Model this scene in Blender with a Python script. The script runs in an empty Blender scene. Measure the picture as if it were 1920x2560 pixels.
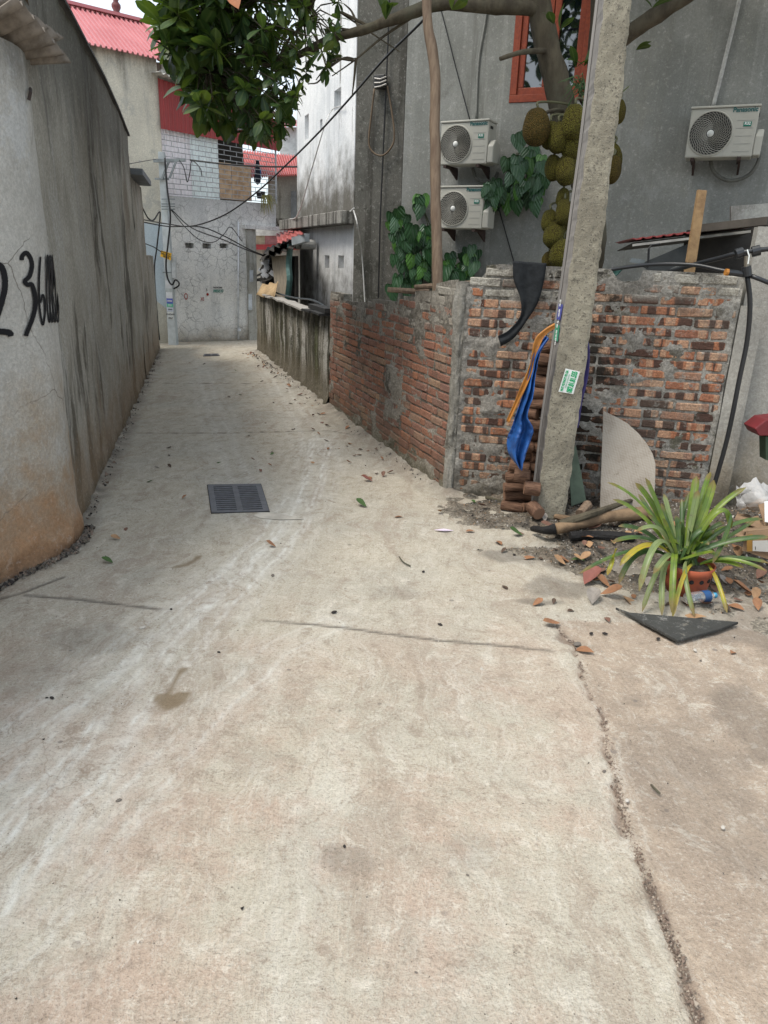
import bpy, math, random
import numpy as np
from mathutils import Vector, Matrix, noise as mnoise

scene = bpy.context.scene
COL = scene.collection
rnd = random.Random(7)

# ------------------------------------------------------------------ camera
F, H, VX, VY = 1800.0, 1.6, 780.0, 6400.0
_up = np.array([-(VX-960), (VY-1280), F]); _up /= np.linalg.norm(_up)
_fw = np.array([0, 0, -1.0]); _Y = _fw-_up*_fw.dot(_up); _Y /= np.linalg.norm(_Y); _X = np.cross(_Y, _up)
RM = np.array([_X, _Y, _up]); CP = np.array([0, 0, H])
cam_data = bpy.data.cameras.new('camera'); cam = bpy.data.objects.new('camera', cam_data); COL.objects.link(cam)
cam_data.sensor_fit = 'VERTICAL'; cam_data.sensor_height = 36; cam_data.lens = F/2560*36
cam_data.clip_start = 0.05; cam_data.clip_end = 1000
mw = Matrix([list(RM[i])+[CP[i]] for i in range(3)]+[[0, 0, 0, 1]]); cam.matrix_world = mw
scene.camera = cam

# ------------------------------------------------------------------ world, sun, exposure
world = bpy.data.worlds.new('World'); scene.world = world; world.use_nodes = True
wn = world.node_tree; wn.nodes.clear()
wo = wn.nodes.new('ShaderNodeOutputWorld'); add = wn.nodes.new('ShaderNodeAddShader')
b1 = wn.nodes.new('ShaderNodeBackground'); b2 = wn.nodes.new('ShaderNodeBackground')
sky = wn.nodes.new('ShaderNodeTexSky'); sky.sky_type = 'NISHITA'; sky.sun_disc = False
SUN_EL, SUN_ROT = math.radians(61), math.radians(-118)
sky.sun_elevation = SUN_EL; sky.sun_rotation = SUN_ROT; sky.dust_density = 3
wn.links.new(sky.outputs[0], b1.inputs[0]); b1.inputs[1].default_value = 0.05
cn = wn.nodes.new('ShaderNodeTexNoise'); cn.inputs['Scale'].default_value = 2.2; cn.inputs['Detail'].default_value = 5
cr = wn.nodes.new('ShaderNodeValToRGB'); cr.color_ramp.elements[0].color = (0.74, 0.84, 0.90, 1); cr.color_ramp.elements[1].color = (0.92, 0.95, 0.95, 1)
cr.color_ramp.elements[0].position = .35; cr.color_ramp.elements[1].position = .65
wn.links.new(cn.outputs[0], cr.inputs[0]); wn.links.new(cr.outputs[0], b2.inputs[0]); b2.inputs[1].default_value = 0.52
wn.links.new(b1.outputs[0], add.inputs[0]); wn.links.new(b2.outputs[0], add.inputs[1]); wn.links.new(add.outputs[0], wo.inputs[0])
sd = bpy.data.lights.new('sun', 'SUN'); sd.energy = 1.5; sd.angle = math.radians(20); sd.color = (1, .95, .86)
sun = bpy.data.objects.new('sun', sd); COL.objects.link(sun)
# light comes from the left, high, high, through thin cloud
sdir = Vector((-0.42, -0.22, 0.87)).normalized()
sun.rotation_euler = sdir.to_track_quat('Z', 'Y').to_euler()
vs = scene.view_settings; vs.view_transform = 'Standard'; vs.look = 'None'; vs.gamma = 1; vs.exposure = 0.97
try: vs.use_curve_mapping = False
except Exception: pass

# ------------------------------------------------------------------ measuring helpers: sight lines cut with the real planes of the place
def ray(x, y): return RM @ np.array([(x-960)/F, -(y-1280)/F, -1.0])
def gz(x, y, z=0.0):
    v = ray(x, y); t = (z-H)/v[2]; return Vector(CP+t*v)
def atY(x, y, Y):
    v = ray(x, y); t = Y/v[1]; return Vector(CP+t*v)
def on(x, y, a, b, off=0.0):
    a = np.array([a[0], a[1], 0.0]); b = np.array([b[0], b[1], 0.0]); d = b-a
    n = np.array([d[1], -d[0], 0]); n /= np.linalg.norm(n)
    if n.dot(CP-a) < 0: n = -n
    v = ray(x, y); t = (a+n*off-CP).dot(n)/v.dot(n); return Vector(CP+t*v)
def lin(c): return tuple(((v/255)/12.92 if v/255 <= .04045 else ((v/255+.055)/1.055)**2.4) for v in c)

# ------------------------------------------------------------------ object helpers
def tag(o, label=None, cat=None, group=None, kind=None):
    if label: o['label'] = label
    if cat: o['category'] = cat
    if group: o['group'] = group
    if kind: o['kind'] = kind
    return o
def thing(name, label, cat, loc=(0, 0, 0), group=None):
    o = bpy.data.objects.new(name, None); o.empty_display_size = .1; COL.objects.link(o); o.location = loc
    return tag(o, label, cat, group)
def base_of(p):
    v = Vector((0, 0, 0))
    while p is not None: v = v+p.location; p = p.parent
    return v
class MB:
    def __init__(s): s.v = []; s.f = []; s.m = []; s.c = None
    def add(s, vs, fs, m=0):
        k = len(s.v); s.v += [tuple(p) for p in vs]; s.f += [tuple(i+k for i in f) for f in fs]; s.m += [m]*len(fs); return s
    def box(s, c, sz, rot=None, m=0):
        c = Vector(c); P = []
        for x in (-.5, .5):
            for y in (-.5, .5):
                for z in (-.5, .5):
                    p = Vector((x*sz[0], y*sz[1], z*sz[2]))
                    if rot is not None: p = rot @ p
                    P.append(c+p)
        return s.add(P, [(0, 1, 3, 2), (4, 6, 7, 5), (0, 4, 5, 1), (2, 3, 7, 6), (0, 2, 6, 4), (1, 5, 7, 3)], m)
    def prism(s, pts, d, m=0):   # polygon pushed along vector d
        n = len(pts); d = Vector(d); P = [Vector(p) for p in pts]+[Vector(p)+d for p in pts]
        return s.add(P, [tuple(range(n))[::-1], tuple(range(n, 2*n))]+[(i, (i+1) % n, n+(i+1) % n, n+i) for i in range(n)], m)
    def bar(s, a, b, w, h=None, m=0, up=(0, 0, 1)):
        a = Vector(a); b = Vector(b); h = h or w; d = (b-a); L = d.length; d.normalize(); u = Vector(up)
        x = d.cross(u)
        if x.length < 1e-3: x = d.cross(Vector((0, 1, 0)))
        x.normalize(); y = x.cross(d)
        R = Matrix((x, d, y)).transposed(); return s.box((a+b)/2, (w, L, h), R, m)
    def tube(s, pts, r, n=8, m=0, cap=True, jit=0, rr=None):
        pts = [Vector(p) for p in pts]; N = len(pts); rad = r if isinstance(r, (list, tuple)) else [r]*N
        if len(rad) != N: rad = [rad[0]+(rad[-1]-rad[0])*i/(N-1) for i in range(N)]
        k = len(s.v); prev = None
        for i, p in enumerate(pts):
            t = (pts[min(i+1, N-1)]-pts[max(i-1, 0)]).normalized()
            if prev is None:
                x = t.cross(Vector((0, 0, 1)))
                if x.length < .05: x = t.cross(Vector((0, 1, 0)))
            else: x = prev-t*prev.dot(t)
            x.normalize(); prev = x; y = t.cross(x)
            for j in range(n):
                a = 2*math.pi*j/n; q = rad[i]*(1+(jit*mnoise.noise(p*9+Vector((j*1.7, 0, 0))) if jit else 0))
                s.v.append(tuple(p+x*math.cos(a)*q+y*math.sin(a)*q))
        for i in range(N-1):
            for j in range(n):
                s.f.append((k+i*n+j, k+i*n+(j+1) % n, k+(i+1)*n+(j+1) % n, k+(i+1)*n+j)); s.m.append(m)
        if cap:
            s.f.append(tuple(k+j for j in range(n))[::-1]); s.f.append(tuple(k+(N-1)*n+j for j in range(n))); s.m += [m if rr is None else rr]*2
        return s
    def lathe(s, c, prof, n=24, m=0, axis=None):
        c = Vector(c); k = len(s.v); R = axis or Matrix.Identity(3)
        for r, z in prof:
            for j in range(n):
                a = 2*math.pi*j/n; s.v.append(tuple(c+R@Vector((r*math.cos(a), r*math.sin(a), z))))
        for i in range(len(prof)-1):
            for j in range(n):
                s.f.append((k+i*n+j, k+i*n+(j+1) % n, k+(i+1)*n+(j+1) % n, k+(i+1)*n+j)); s.m.append(m)
        return s
    def grid(s, fn, nu, nv, m=0):
        k = len(s.v)
        for i in range(nu+1):
            for j in range(nv+1): s.v.append(tuple(fn(i/nu, j/nv)))
        for i in range(nu):
            for j in range(nv):
                a = k+i*(nv+1)+j; s.f.append((a, a+nv+1, a+nv+2, a+1)); s.m.append(m)
        return s
    def build(s, name, mat, parent=None, origin=None, smooth=False, bevel=0, solid=0, bseg=2, sub=0):
        me = bpy.data.meshes.new(name); o0 = base_of(parent) if parent is not None else Vector(origin or (0, 0, 0))
        me.from_pydata([(p[0]-o0.x, p[1]-o0.y, p[2]-o0.z) for p in s.v], [], s.f)
        mats = mat if isinstance(mat, (list, tuple)) else [mat]
        for q in mats: me.materials.append(q)
        if len(mats) > 1: me.polygons.foreach_set('material_index', s.m)
        if smooth: me.polygons.foreach_set('use_smooth', [True]*len(s.f))
        me.update()
        o = bpy.data.objects.new(name, me); COL.objects.link(o)
        if parent is not None: o.parent = parent
        else: o.location = o0
        if sub: q = o.modifiers.new('s', 'SUBSURF'); q.levels = q.render_levels = sub
        if solid: q = o.modifiers.new('t', 'SOLIDIFY'); q.thickness = solid; q.offset = 0
        if bevel:
            q = o.modifiers.new('b', 'BEVEL'); q.width = bevel; q.segments = bseg; q.limit_method = 'ANGLE'; q.angle_limit = math.radians(35)
        return o
def inst(name, me, loc, rot=(0, 0, 0), sc=(1, 1, 1), parent=None):
    o = bpy.data.objects.new(name, me); COL.objects.link(o); o.rotation_mode = 'XYZ'
    o.rotation_euler = rot; o.scale = sc
    if parent is not None: o.parent = parent; o.location = Vector(loc)-base_of(parent)
    else: o.location = loc
    return o
def mesh_of(mb, name, mat, smooth=False):
    o = mb.build(name, mat, smooth=smooth); me = o.data; bpy.data.objects.remove(o); return me
def quad(p00, p10, p11, p01):
    p00, p10, p11, p01 = map(Vector, (p00, p10, p11, p01))
    return lambda u, v: (p00*(1-u)+p10*u)*(1-v)+(p01*(1-u)+p11*u)*v
def facen(a, b, off=0):
    d = Vector((b[0]-a[0], b[1]-a[1], 0)); n = Vector((d.y, -d.x, 0)).normalized()
    if n.dot(Vector(CP)-Vector((a[0], a[1], 0))) < 0: n = -n
    return n
def slab(mb, corners, th, m=0):   # corners: 4 points, pushed by th along normal
    c = [Vector(p) for p in corners]; n = (c[1]-c[0]).cross(c[-1]-c[0]).normalized(); return mb.prism(c, n*th, m)
def corr(mb, p00, p10, p11, p01, waves, amp, nv=2, prof='sin', m=0, per=8):
    q = quad(p00, p10, p11, p01); n = (Vector(p10)-Vector(p00)).cross(Vector(p01)-Vector(p00)).normalized()
    def w(u):
        t = (u*waves) % 1
        if prof == 'sin': return math.sin(t*2*math.pi)
        return 1.0 if t < .22 else (1-(t-.22)/.1*1 if t < .32 else (0 if t < .9 else (t-.9)/.1))
    return mb.grid(lambda u, v: q(u, v)+n*amp*w(u), int(waves*per), nv, m)
def smooth_path(pts, n=6):
    P = [Vector(p) for p in pts]; P = [P[0]*2-P[1]]+P+[P[-1]*2-P[-2]]; out = []
    for i in range(1, len(P)-2):
        for k in range(n):
            t = k/n; a, b, c, d = P[i-1:i+3]
            out.append(.5*((2*b)+(c-a)*t+(2*a-5*b+4*c-d)*t*t+(3*b-a-3*c+d)*t**3))
    out.append(P[-2]); return out

# ------------------------------------------------------------------ material helpers
class MT:
    def __init__(s, name, rough=.85, spec=.3):
        s.mat = bpy.data.materials.new(name); s.mat.use_nodes = True; s.nt = s.mat.node_tree
        s.b = s.nt.nodes['Principled BSDF']; s.b.inputs['Roughness'].default_value = rough
        s.b.inputs['Specular IOR Level'].default_value = spec
    def node(s, t, **k):
        n = s.nt.nodes.new(t)
        for a, b in k.items(): setattr(n, a, b)
        return n
    def put(s, inp, v):
        if isinstance(v, bpy.types.NodeSocket): s.nt.links.new(v, inp)
        elif v is not None:
            if isinstance(v, (tuple, list)) and len(v) == 3 and inp.type == 'RGBA': v = (*v, 1)
            inp.default_value = v
    def pos(s): return s.node('ShaderNodeNewGeometry').outputs['Position']
    def obj(s): return s.node('ShaderNodeTexCoord').outputs['Object']
    def rand(s): return s.node('ShaderNodeObjectInfo').outputs['Random']
    def sep(s, v):
        n = s.node('ShaderNodeSeparateXYZ'); s.put(n.inputs[0], v); return n.outputs
    def comb(s, x, y, z):
        n = s.node('ShaderNodeCombineXYZ'); s.put(n.inputs[0], x); s.put(n.inputs[1], y); s.put(n.inputs[2], z); return n.outputs[0]
    def map(s, v, sc=(1, 1, 1), loc=(0, 0, 0), rot=(0, 0, 0)):
        n = s.node('ShaderNodeMapping'); s.put(n.inputs[0], v); n.inputs['Scale'].default_value = sc; s.put(n.inputs['Location'], loc); n.inputs['Rotation'].default_value = rot; return n.outputs[0]
    def noise(s, v, sc=5, det=4, ro=.6, dist=0):
        n = s.node('ShaderNodeTexNoise'); s.put(n.inputs['Vector'], v); n.inputs['Scale'].default_value = sc; n.inputs['Detail'].default_value = det
        n.inputs['Roughness'].default_value = ro; n.inputs['Distortion'].default_value = dist; return n.outputs[0]
    def voro(s, v, sc=5, feat='F1', out=0):
        n = s.node('ShaderNodeTexVoronoi', feature=feat); s.put(n.inputs['Vector'], v); n.inputs['Scale'].default_value = sc; return n.outputs[out]
    def ramp(s, f, stops):
        n = s.node('ShaderNodeValToRGB'); s.put(n.inputs[0], f); e = n.color_ramp.elements
        while len(e) < len(stops): e.new(.5)
        for i, (p, c) in enumerate(stops):
            e[i].position = p; e[i].color = (*c, 1) if isinstance(c, (tuple, list)) else (c, c, c, 1)
        return n.outputs[0]
    def step(s, f, a, b):   # smooth 0..1 between a and b
        n = s.node('ShaderNodeMapRange', interpolation_type='SMOOTHSTEP'); s.put(n.inputs[0], f)
        n.inputs[1].default_value = a; n.inputs[2].default_value = b; return n.outputs[0]
    def m(s, op, a, b=None, c=None):
        n = s.node('ShaderNodeMath', operation=op); s.put(n.inputs[0], a)
        if b is not None: s.put(n.inputs[1], b)
        if c is not None: s.put(n.inputs[2], c)
        return n.outputs[0]
    def mix(s, f, a, b, mode='MIX'):
        n = s.node('ShaderNodeMix', data_type='RGBA', blend_type=mode); s.put(n.inputs[0], f); s.put(n.inputs[6], a); s.put(n.inputs[7], b); return n.outputs[2]
    def bump(s, h, st=.3, d=.01):
        n = s.node('ShaderNodeBump'); s.put(n.inputs['Height'], h); n.inputs['Strength'].default_value = st; n.inputs['Distance'].default_value = d
        s.put(s.b.inputs['Normal'], n.outputs[0]); return s
    def attr(s, nm):
        n = s.node('ShaderNodeAttribute', attribute_name=nm); return n
    def done(s, col=None):
        if col is not None: s.put(s.b.inputs['Base Color'], col)
        return s.mat

def wallmat(name, base, var, streak=None, blotch=None, low=None, top=None, grain=.25, bump=.25, rough=.9, cracks=None, vs=.35, speck=None, topline=None, seed=0):
    t = MT(name, rough, .2); p = t.map(t.pos(), loc=(seed, seed*1.7, 0))
    z = t.sep(t.pos())[2]
    col = t.mix(t.step(t.noise(p, 1.7, 6, .65), .35, .65), base, var)
    g = t.noise(p, 55, 4, .8)
    hb = lambda a, b: ((a+b)/2-(b-a)*.22, (a+b)/2+(b-a)*.22)
    if streak:
        for (c, amt, a, b, sx) in streak:
            q = t.map(p, sc=(sx, sx, vs)); n = t.m('ADD', t.noise(q, 1, 7, .70, .15), t.m('MULTIPLY', t.m('SUBTRACT', g, .5), .10))
            a, b = hb(a, b); f = t.m('MULTIPLY', t.step(n, a, b), amt); col = t.mix(f, col, c)
    if blotch:
        for (c, amt, a, b, sc) in blotch:
            n = t.noise(p, sc, 7, .77); a, b = hb(a, b); col = t.mix(t.m('MULTIPLY', t.step(n, a, b), amt), col, c)
    if low:
        for (c, z0, z1, amt) in low:
            w = t.m('ADD', z, t.m('MULTIPLY', t.m('SUBTRACT', t.noise(p, 3.5, 6, .7), .5), (z1-z0)*1.6))
            col = t.mix(t.m('MULTIPLY', t.step(w, z1, z0), amt), col, c)
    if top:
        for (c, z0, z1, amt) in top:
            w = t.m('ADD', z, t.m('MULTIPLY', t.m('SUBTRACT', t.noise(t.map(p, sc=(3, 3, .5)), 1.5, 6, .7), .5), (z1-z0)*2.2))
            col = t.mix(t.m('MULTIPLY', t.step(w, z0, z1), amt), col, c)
    h = g
    if cracks:
        d = t.noise(p, 2.5, 5, .6); pv = t.node('ShaderNodeVectorMath', operation='ADD'); t.put(pv.inputs[0], p)
        nn = t.node('ShaderNodeTexNoise'); t.put(nn.inputs[0], p); nn.inputs['Scale'].default_value = 5; nn.inputs['Detail'].default_value = 3
        sc_ = t.node('ShaderNodeVectorMath', operation='SCALE'); t.put(sc_.inputs[0], nn.outputs[1]); sc_.inputs['Scale'].default_value = .14
        t.put(pv.inputs[1], sc_.outputs[0])
        v = t.voro(pv.outputs[0], cracks[0], 'DISTANCE_TO_EDGE'); cf = t.m('MULTIPLY', t.step(v, cracks[1], 0.0), t.m('MULTIPLY', t.step(d, .35, .6), cracks[3]))
        col = t.mix(cf, col, cracks[2])
    if speck:
        n = t.noise(p, speck[2], 3, .6); col = t.mix(t.m('MULTIPLY', t.step(n, speck[1], speck[1]+.05), .85), col, speck[0])
    col = t.mix(t.m('MULTIPLY', t.step(g, .62, .40), min(.6, grain*1.5)), col, (.03, .028, .022)); col = t.mix(t.m('MULTIPLY', t.step(t.noise(p, 24, 8, .82), .54, .64), .28), col, t.mix(.5, col, (1, .98, .93)))
    hh = t.m('ADD', t.m('MULTIPLY', g, .5), t.m('ADD', t.noise(p, 9, 5, .6), t.m('MULTIPLY', t.noise(p, 220, 2, .5), .25)))
    t.bump(hh, bump, .02)
    return t.done(col)
def simple(name, col, rough=.6, spec=.4, metal=0, var=.15, scale=8, bump=0, col2=None, world=False):
    t = MT(name, rough, spec); t.b.inputs['Metallic'].default_value = metal
    p = t.pos() if world else t.obj(); n = t.noise(p, scale, 5, .65)
    c2 = col2 or tuple(v*(1-var*2.2) for v in col)
    if bump: t.bump(t.noise(p, scale*3, 4, .6), bump, .01)
    return t.done(t.mix(t.step(n, .35, .7), col, c2))

G = (.30, .30, .275)
M = {}
M['white_plaster'] = wallmat('white_plaster', (.58, .565, .525), (.49, .475, .44), streak=[((.33, .32, .29), .4, .5, .75, 2.2)],
    blotch=[((.62, .635, .64), .6, .5, .65, 1.1), ((.25, .22, .18), .25, .62, .7, 3)], low=[((.38, .29, .19), .1, 1.15, .85), ((.44, .22, .10), -.15, .62, .85), ((.10, .07, .05), -.06, .13, .85)],
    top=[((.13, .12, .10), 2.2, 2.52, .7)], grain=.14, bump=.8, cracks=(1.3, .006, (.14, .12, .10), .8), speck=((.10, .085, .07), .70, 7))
M['grey_wall'] = wallmat('grey_streaked_wall', (.43, .41, .36), (.31, .29, .245), streak=[((.40, .39, .36), .7, .50, .66, 3.1), ((.085, .075, .058), .85, .50, .64, 1.5), ((.46, .45, .41), .5, .56, .66, 2.2), ((.17, .12, .075), .6, .52, .68, 1.1), ((.42, .42, .40), .45, .58, .70, 7), ((.09, .08, .065), .5, .58, .68, 6)],
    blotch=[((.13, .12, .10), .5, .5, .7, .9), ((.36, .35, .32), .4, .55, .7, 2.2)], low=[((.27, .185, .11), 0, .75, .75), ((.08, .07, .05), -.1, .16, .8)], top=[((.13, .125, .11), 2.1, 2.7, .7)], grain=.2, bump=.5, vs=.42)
M['mossy'] = wallmat('mossy_wall', (.30, .28, .24), (.20, .185, .14), streak=[((.055, .052, .036), .92, .46, .55, 3.4), ((.06, .055, .028), .75, .50, .60, 8), ((.52, .50, .46), .95, .52, .55, 2.1), ((.10, .12, .035), .5, .55, .62, 4)],
    blotch=[((.06, .058, .03), .6, .5, .62, 5)], low=[((.24, .22, .18), .1, .33, .8), ((.11, .085, .045), .25, .5, .5), ((.07, .065, .04), -.1, .10, .6)], top=[((.07, .065, .05), .72, 1.05, .7)], grain=.3, bump=.9, vs=.22)
M['house_grey'] = wallmat('house_grey_render', (.26, .265, .25), (.21, .215, .20), streak=[((.34, .345, .325), .4, .46, .70, 6), ((.12, .12, .105), .55, .55, .72, 2.2), ((.19, .19, .17), .4, .50, .70, 14)],
    blotch=[((.29, .30, .29), .5, .5, .65, .8), ((.115, .115, .10), .5, .55, .7, 1.5), ((.26, .26, .23), .5, .54, .66, 4)], low=[((.10, .10, .09), 1.0, 2.0, .45)], grain=.11, bump=.25, vs=.22)
M['house_end'] = wallmat('dark_stained_end_wall', (.14, .135, .12), (.10, .10, .088), streak=[((.055, .052, .045), .8, .48, .62, 3), ((.2, .2, .18), .4, .6, .7, 5)],
    blotch=[((.05, .05, .042), .7, .52, .64, 2.5)], grain=.2, bump=.4, vs=.3)
M['white_bldg'] = wallmat('white_building', (.82, .83, .83), (.68, .70, .71), streak=[((.40, .43, .46), .55, .5, .66, 5), ((.12, .11, .085), .9, .585, .645, 1.3), ((.78, .79, .8), .6, .55, .68, 8)],
    low=[((.085, .075, .055), 2.15, 3.15, .92)], blotch=[((.75, .76, .78), .5, .5, .7, 1.2)], grain=.12, bump=.3, vs=.16)
M['white_bldg_low'] = wallmat('white_building_lower', (.76, .77, .77), (.62, .63, .64), streak=[((.40, .43, .46), .5, .5, .66, 4), ((.10, .095, .08), .9, .60, .66, 1.5)],
    low=[((.08, .07, .052), .55, 1.75, .97)], grain=.12, bump=.3, vs=.12, seed=2)
M['slab'] = wallmat('stained_slab', (.34, .33, .30), (.22, .21, .19), streak=[((.08, .075, .065), .9, .45, .6, 6)], grain=.25, bump=.5, vs=.3)
M['far_grey'] = wallmat('cracked_grey_wall', (.82, .81, .77), (.72, .72, .70), streak=[((.50, .51, .51), .45, .5, .7, 3)], blotch=[((.48, .49, .49), .45, .5, .68, 1.2)],
    low=[((.36, .30, .22), 0, .42, .7), ((.17, .15, .11), -.05, .12, .7)], top=[((.36, .37, .38), 1.9, 2.5, .6)], cracks=(7.5, .05, (.25, .25, .24), .85), grain=.15, bump=.4)
M['far_beige'] = wallmat('beige_render', (.70, .66, .55), (.60, .57, .48), streak=[((.42, .41, .37), .5, .5, .68, 3)], blotch=[((.40, .40, .37), .5, .5, .66, 2)], top=[((.15, .14, .12), 4.1, 4.9, .95)], low=[((.33, .28, .2), 0, .8, .5)], grain=.15, bump=.3)
M['far_beige2'] = wallmat('beige_render_pale', (.48, .47, .42), (.38, .37, .34), streak=[((.22, .21, .18), .7, .5, .65, 3)], blotch=[((.2, .19, .16), .6, .52, .66, 3)], grain=.15, bump=.3, seed=3)
M['right_plaster'] = wallmat('right_plaster', (.40, .385, .345), (.32, .31, .285), streak=[((.46, .45, .41), .5, .5, .7, 6), ((.22, .21, .19), .5, .55, .7, 3)],
    low=[((.34, .27, .17), .15, .7, .6), ((.07, .06, .045), .10, .42, .8)], grain=.15, bump=.4, vs=.2)
M['mortar'] = wallmat('mortar', (.44, .42, .375), (.33, .31, .275), blotch=[((.12, .11, .085), .7, .50, .64, 4), ((.42, .41, .38), .7, .55, .68, 7), ((.12, .115, .07), .5, .55, .66, 2)],
    low=[((.13, .11, .08), .0, .25, .75)], grain=.3, bump=.9)
M['mortar_side'] = wallmat('mortar_side', (.38, .35, .30), (.26, .235, .20), blotch=[((.08, .07, .055), .8, .48, .6, 4), ((.36, .34, .30), .7, .57, .68, 3)], low=[((.15, .135, .09), .0, .26, .85)], top=[((.30, .28, .24), .8, 1.5, .6)], grain=.3, bump=.9)

def brickmat(name, cols, band, smear, mould=None, topc=None, warm=(.36, .15, .07)):
    t = MT(name, .9, .2); r = t.rand(); o = t.obj(); p = t.pos()
    base = t.ramp(r, cols)
    off = t.comb(t.m('MULTIPLY', r, 37.0), t.m('MULTIPLY', r, 11.0), 0)
    oo = t.map(o, sc=(1, 1, 1), loc=off)
    base = t.mix(t.m('MULTIPLY', t.step(t.noise(oo, 14, 5, .7), .35, .7), .55), base, warm)
    if band:
        bn = t.noise(t.map(oo, sc=(15, .7, 1.5)), 1, .5, .5)
        on_ = t.step(t.m('FRACT', t.m('MULTIPLY', r, 7.31)), .25, .35)
        base = t.mix(t.m('MULTIPLY', t.step(bn, .46, .42), .55), base, (.62, .42, .28))
        base = t.mix(t.m('MULTIPLY', t.m('MULTIPLY', t.step(bn, .495, .52), on_), .82), base, (.030, .028, .030))
    if topc:
        w = t.m('ADD', t.sep(p)[2], t.m('MULTIPLY', r, .16)); base = t.mix(t.m('MULTIPLY', t.step(w, topc[0], topc[1]), t.step(t.m('FRACT', t.m('MULTIPLY', r, 3.7)), .15, .3)), base, topc[2])
    sm = t.noise(p, 11, 9, .82)
    base = t.mix(t.m('MULTIPLY', t.step(sm, smear, smear+.05), .8), base, (.31, .29, .255)); gg = t.noise(p, 90, 5, .75); base = t.mix(t.m('MULTIPLY', t.step(gg, .60, .42), .45), base, (.05, .035, .025))
    dk = t.noise(p, 3.2, 6, .75); base = t.mix(t.m('MULTIPLY', t.step(dk, .50, .64), .55), base, (.07, .06, .05))
    z = t.sep(p)[2]; lw = t.m('ADD', z, t.m('MULTIPLY', t.noise(p, 6, 4, .6), .3)); base = t.mix(t.m('MULTIPLY', t.step(lw, .55, .15), .6), base, (.09, .075, .055))
    if mould:
        x = t.sep(p)[0]; d = t.m('ABSOLUTE', t.m('SUBTRACT', x, mould[0])); d = t.m('ADD', d, t.m('MULTIPLY', t.m('SUBTRACT', t.noise(p, 3.5, 7, .75), .5), 1.7))
        base = t.mix(t.m('MULTIPLY', t.step(d, mould[1]+.10, mould[1]-.08), .93), base, (.022, .02, .016))
    t.bump(t.m('ADD', t.noise(p, 70, 5, .7), t.noise(p, 22, 4, .6)), .8, .012)
    return t.done(base)
M['brick_front'] = brickmat('front_brick', [(0, (.43, .165, .09)), (.3, (.47, .21, .12)), (.55, (.33, .14, .09)), (.75, (.50, .33, .23)), (1, (.36, .23, .17))], True, .55, (1.27, .13), (1.44, 1.52, (.46, .44, .38)))
M['brick_side'] = brickmat('side_brick', [(0, (.34, .15, .10)), (.3, (.28, .15, .115)), (.55, (.42, .185, .105)), (.75, (.25, .145, .12)), (.9, (.40, .27, .17)), (1, (.33, .21, .16))], False, .57, None, (1.16, 1.26, (.40, .38, .33)), warm=(.32, .18, .13))
M['pale_stone'] = wallmat('pale_block', (.46, .45, .40), (.36, .35, .30), blotch=[((.12, .115, .09), .6, .52, .66, 9)], grain=.25, bump=.8)

# ------------------------------------------------------------------ ground
def seg_d(X, Y, pts, w=None):
    best = np.full(X.shape, 1e9); par = np.zeros(X.shape)
    L = 0
    for (x0, y0), (x1, y1) in zip(pts[:-1], pts[1:]):
        dx, dy = x1-x0, y1-y0; l2 = dx*dx+dy*dy+1e-12; t = np.clip(((X-x0)*dx+(Y-y0)*dy)/l2, 0, 1)
        d = np.hypot(X-(x0+t*dx), Y-(y0+t*dy)); k = d < best; best[k] = d[k]; par[k] = (L+t*math.sqrt(l2))[k]; L += math.sqrt(l2)
    return best, par
def gp(l): return [tuple(gz(*p)[:2]) for p in l]
rs = np.random.RandomState(3)
def vnoise(X, Y, s, seed=0):
    r = np.random.RandomState(seed); T = r.rand(256, 256); x = X*s+100; y = Y*s+100; xi = np.floor(x).astype(int); yi = np.floor(y).astype(int); fx = x-xi; fy = y-yi
    fx = fx*fx*(3-2*fx); fy = fy*fy*(3-2*fy); g = lambda a, b: T[a % 256, b % 256]
    return (g(xi, yi)*(1-fx)+g(xi+1, yi)*fx)*(1-fy)+(g(xi, yi+1)*(1-fx)+g(xi+1, yi+1)*fx)*fy
def fbm(X, Y, s, seed=0, o=4): return sum(vnoise(X, Y, s*2**i, seed+i)/2**(i+1) for i in range(o))/(1-.5**o)
xs = np.concatenate([np.arange(-9, -2.6, .08), np.arange(-2.6, 3.2, .018), np.arange(3.2, 6, .08)])
ys = [-.6]
while ys[-1] < 17.5: ys.append(ys[-1]+max(.016, .0042*abs(ys[-1])+.004) if ys[-1] > .8 else ys[-1]+.05)
ys = np.array(ys); XX, YY = np.meshgrid(xs, ys)
CRACK = gp([(1380, 1560), (1440, 1610), (1462, 1690), (1485, 1745), (1512, 1810), (1528, 1900), (1545, 1970), (1565, 2060), (1590, 2120), (1612, 2180), (1650, 2270), (1672, 2330), (1700, 2400), (1722, 2480), (1748, 2545), (1775, 2640), (1800, 2750)])
wob = (fbm(XX, YY, 9, 5)-.5)*.09
cd, cpz = seg_d(XX+wob, YY+wob*.5, CRACK)
cwid = .003+.026*np.clip(fbm(cpz, cpz*0, 7, 11)-.42, 0, 1)*2.2
crack = np.clip(1-(cd-cwid*.4)/(cwid+.004), 0, 1)
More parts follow.
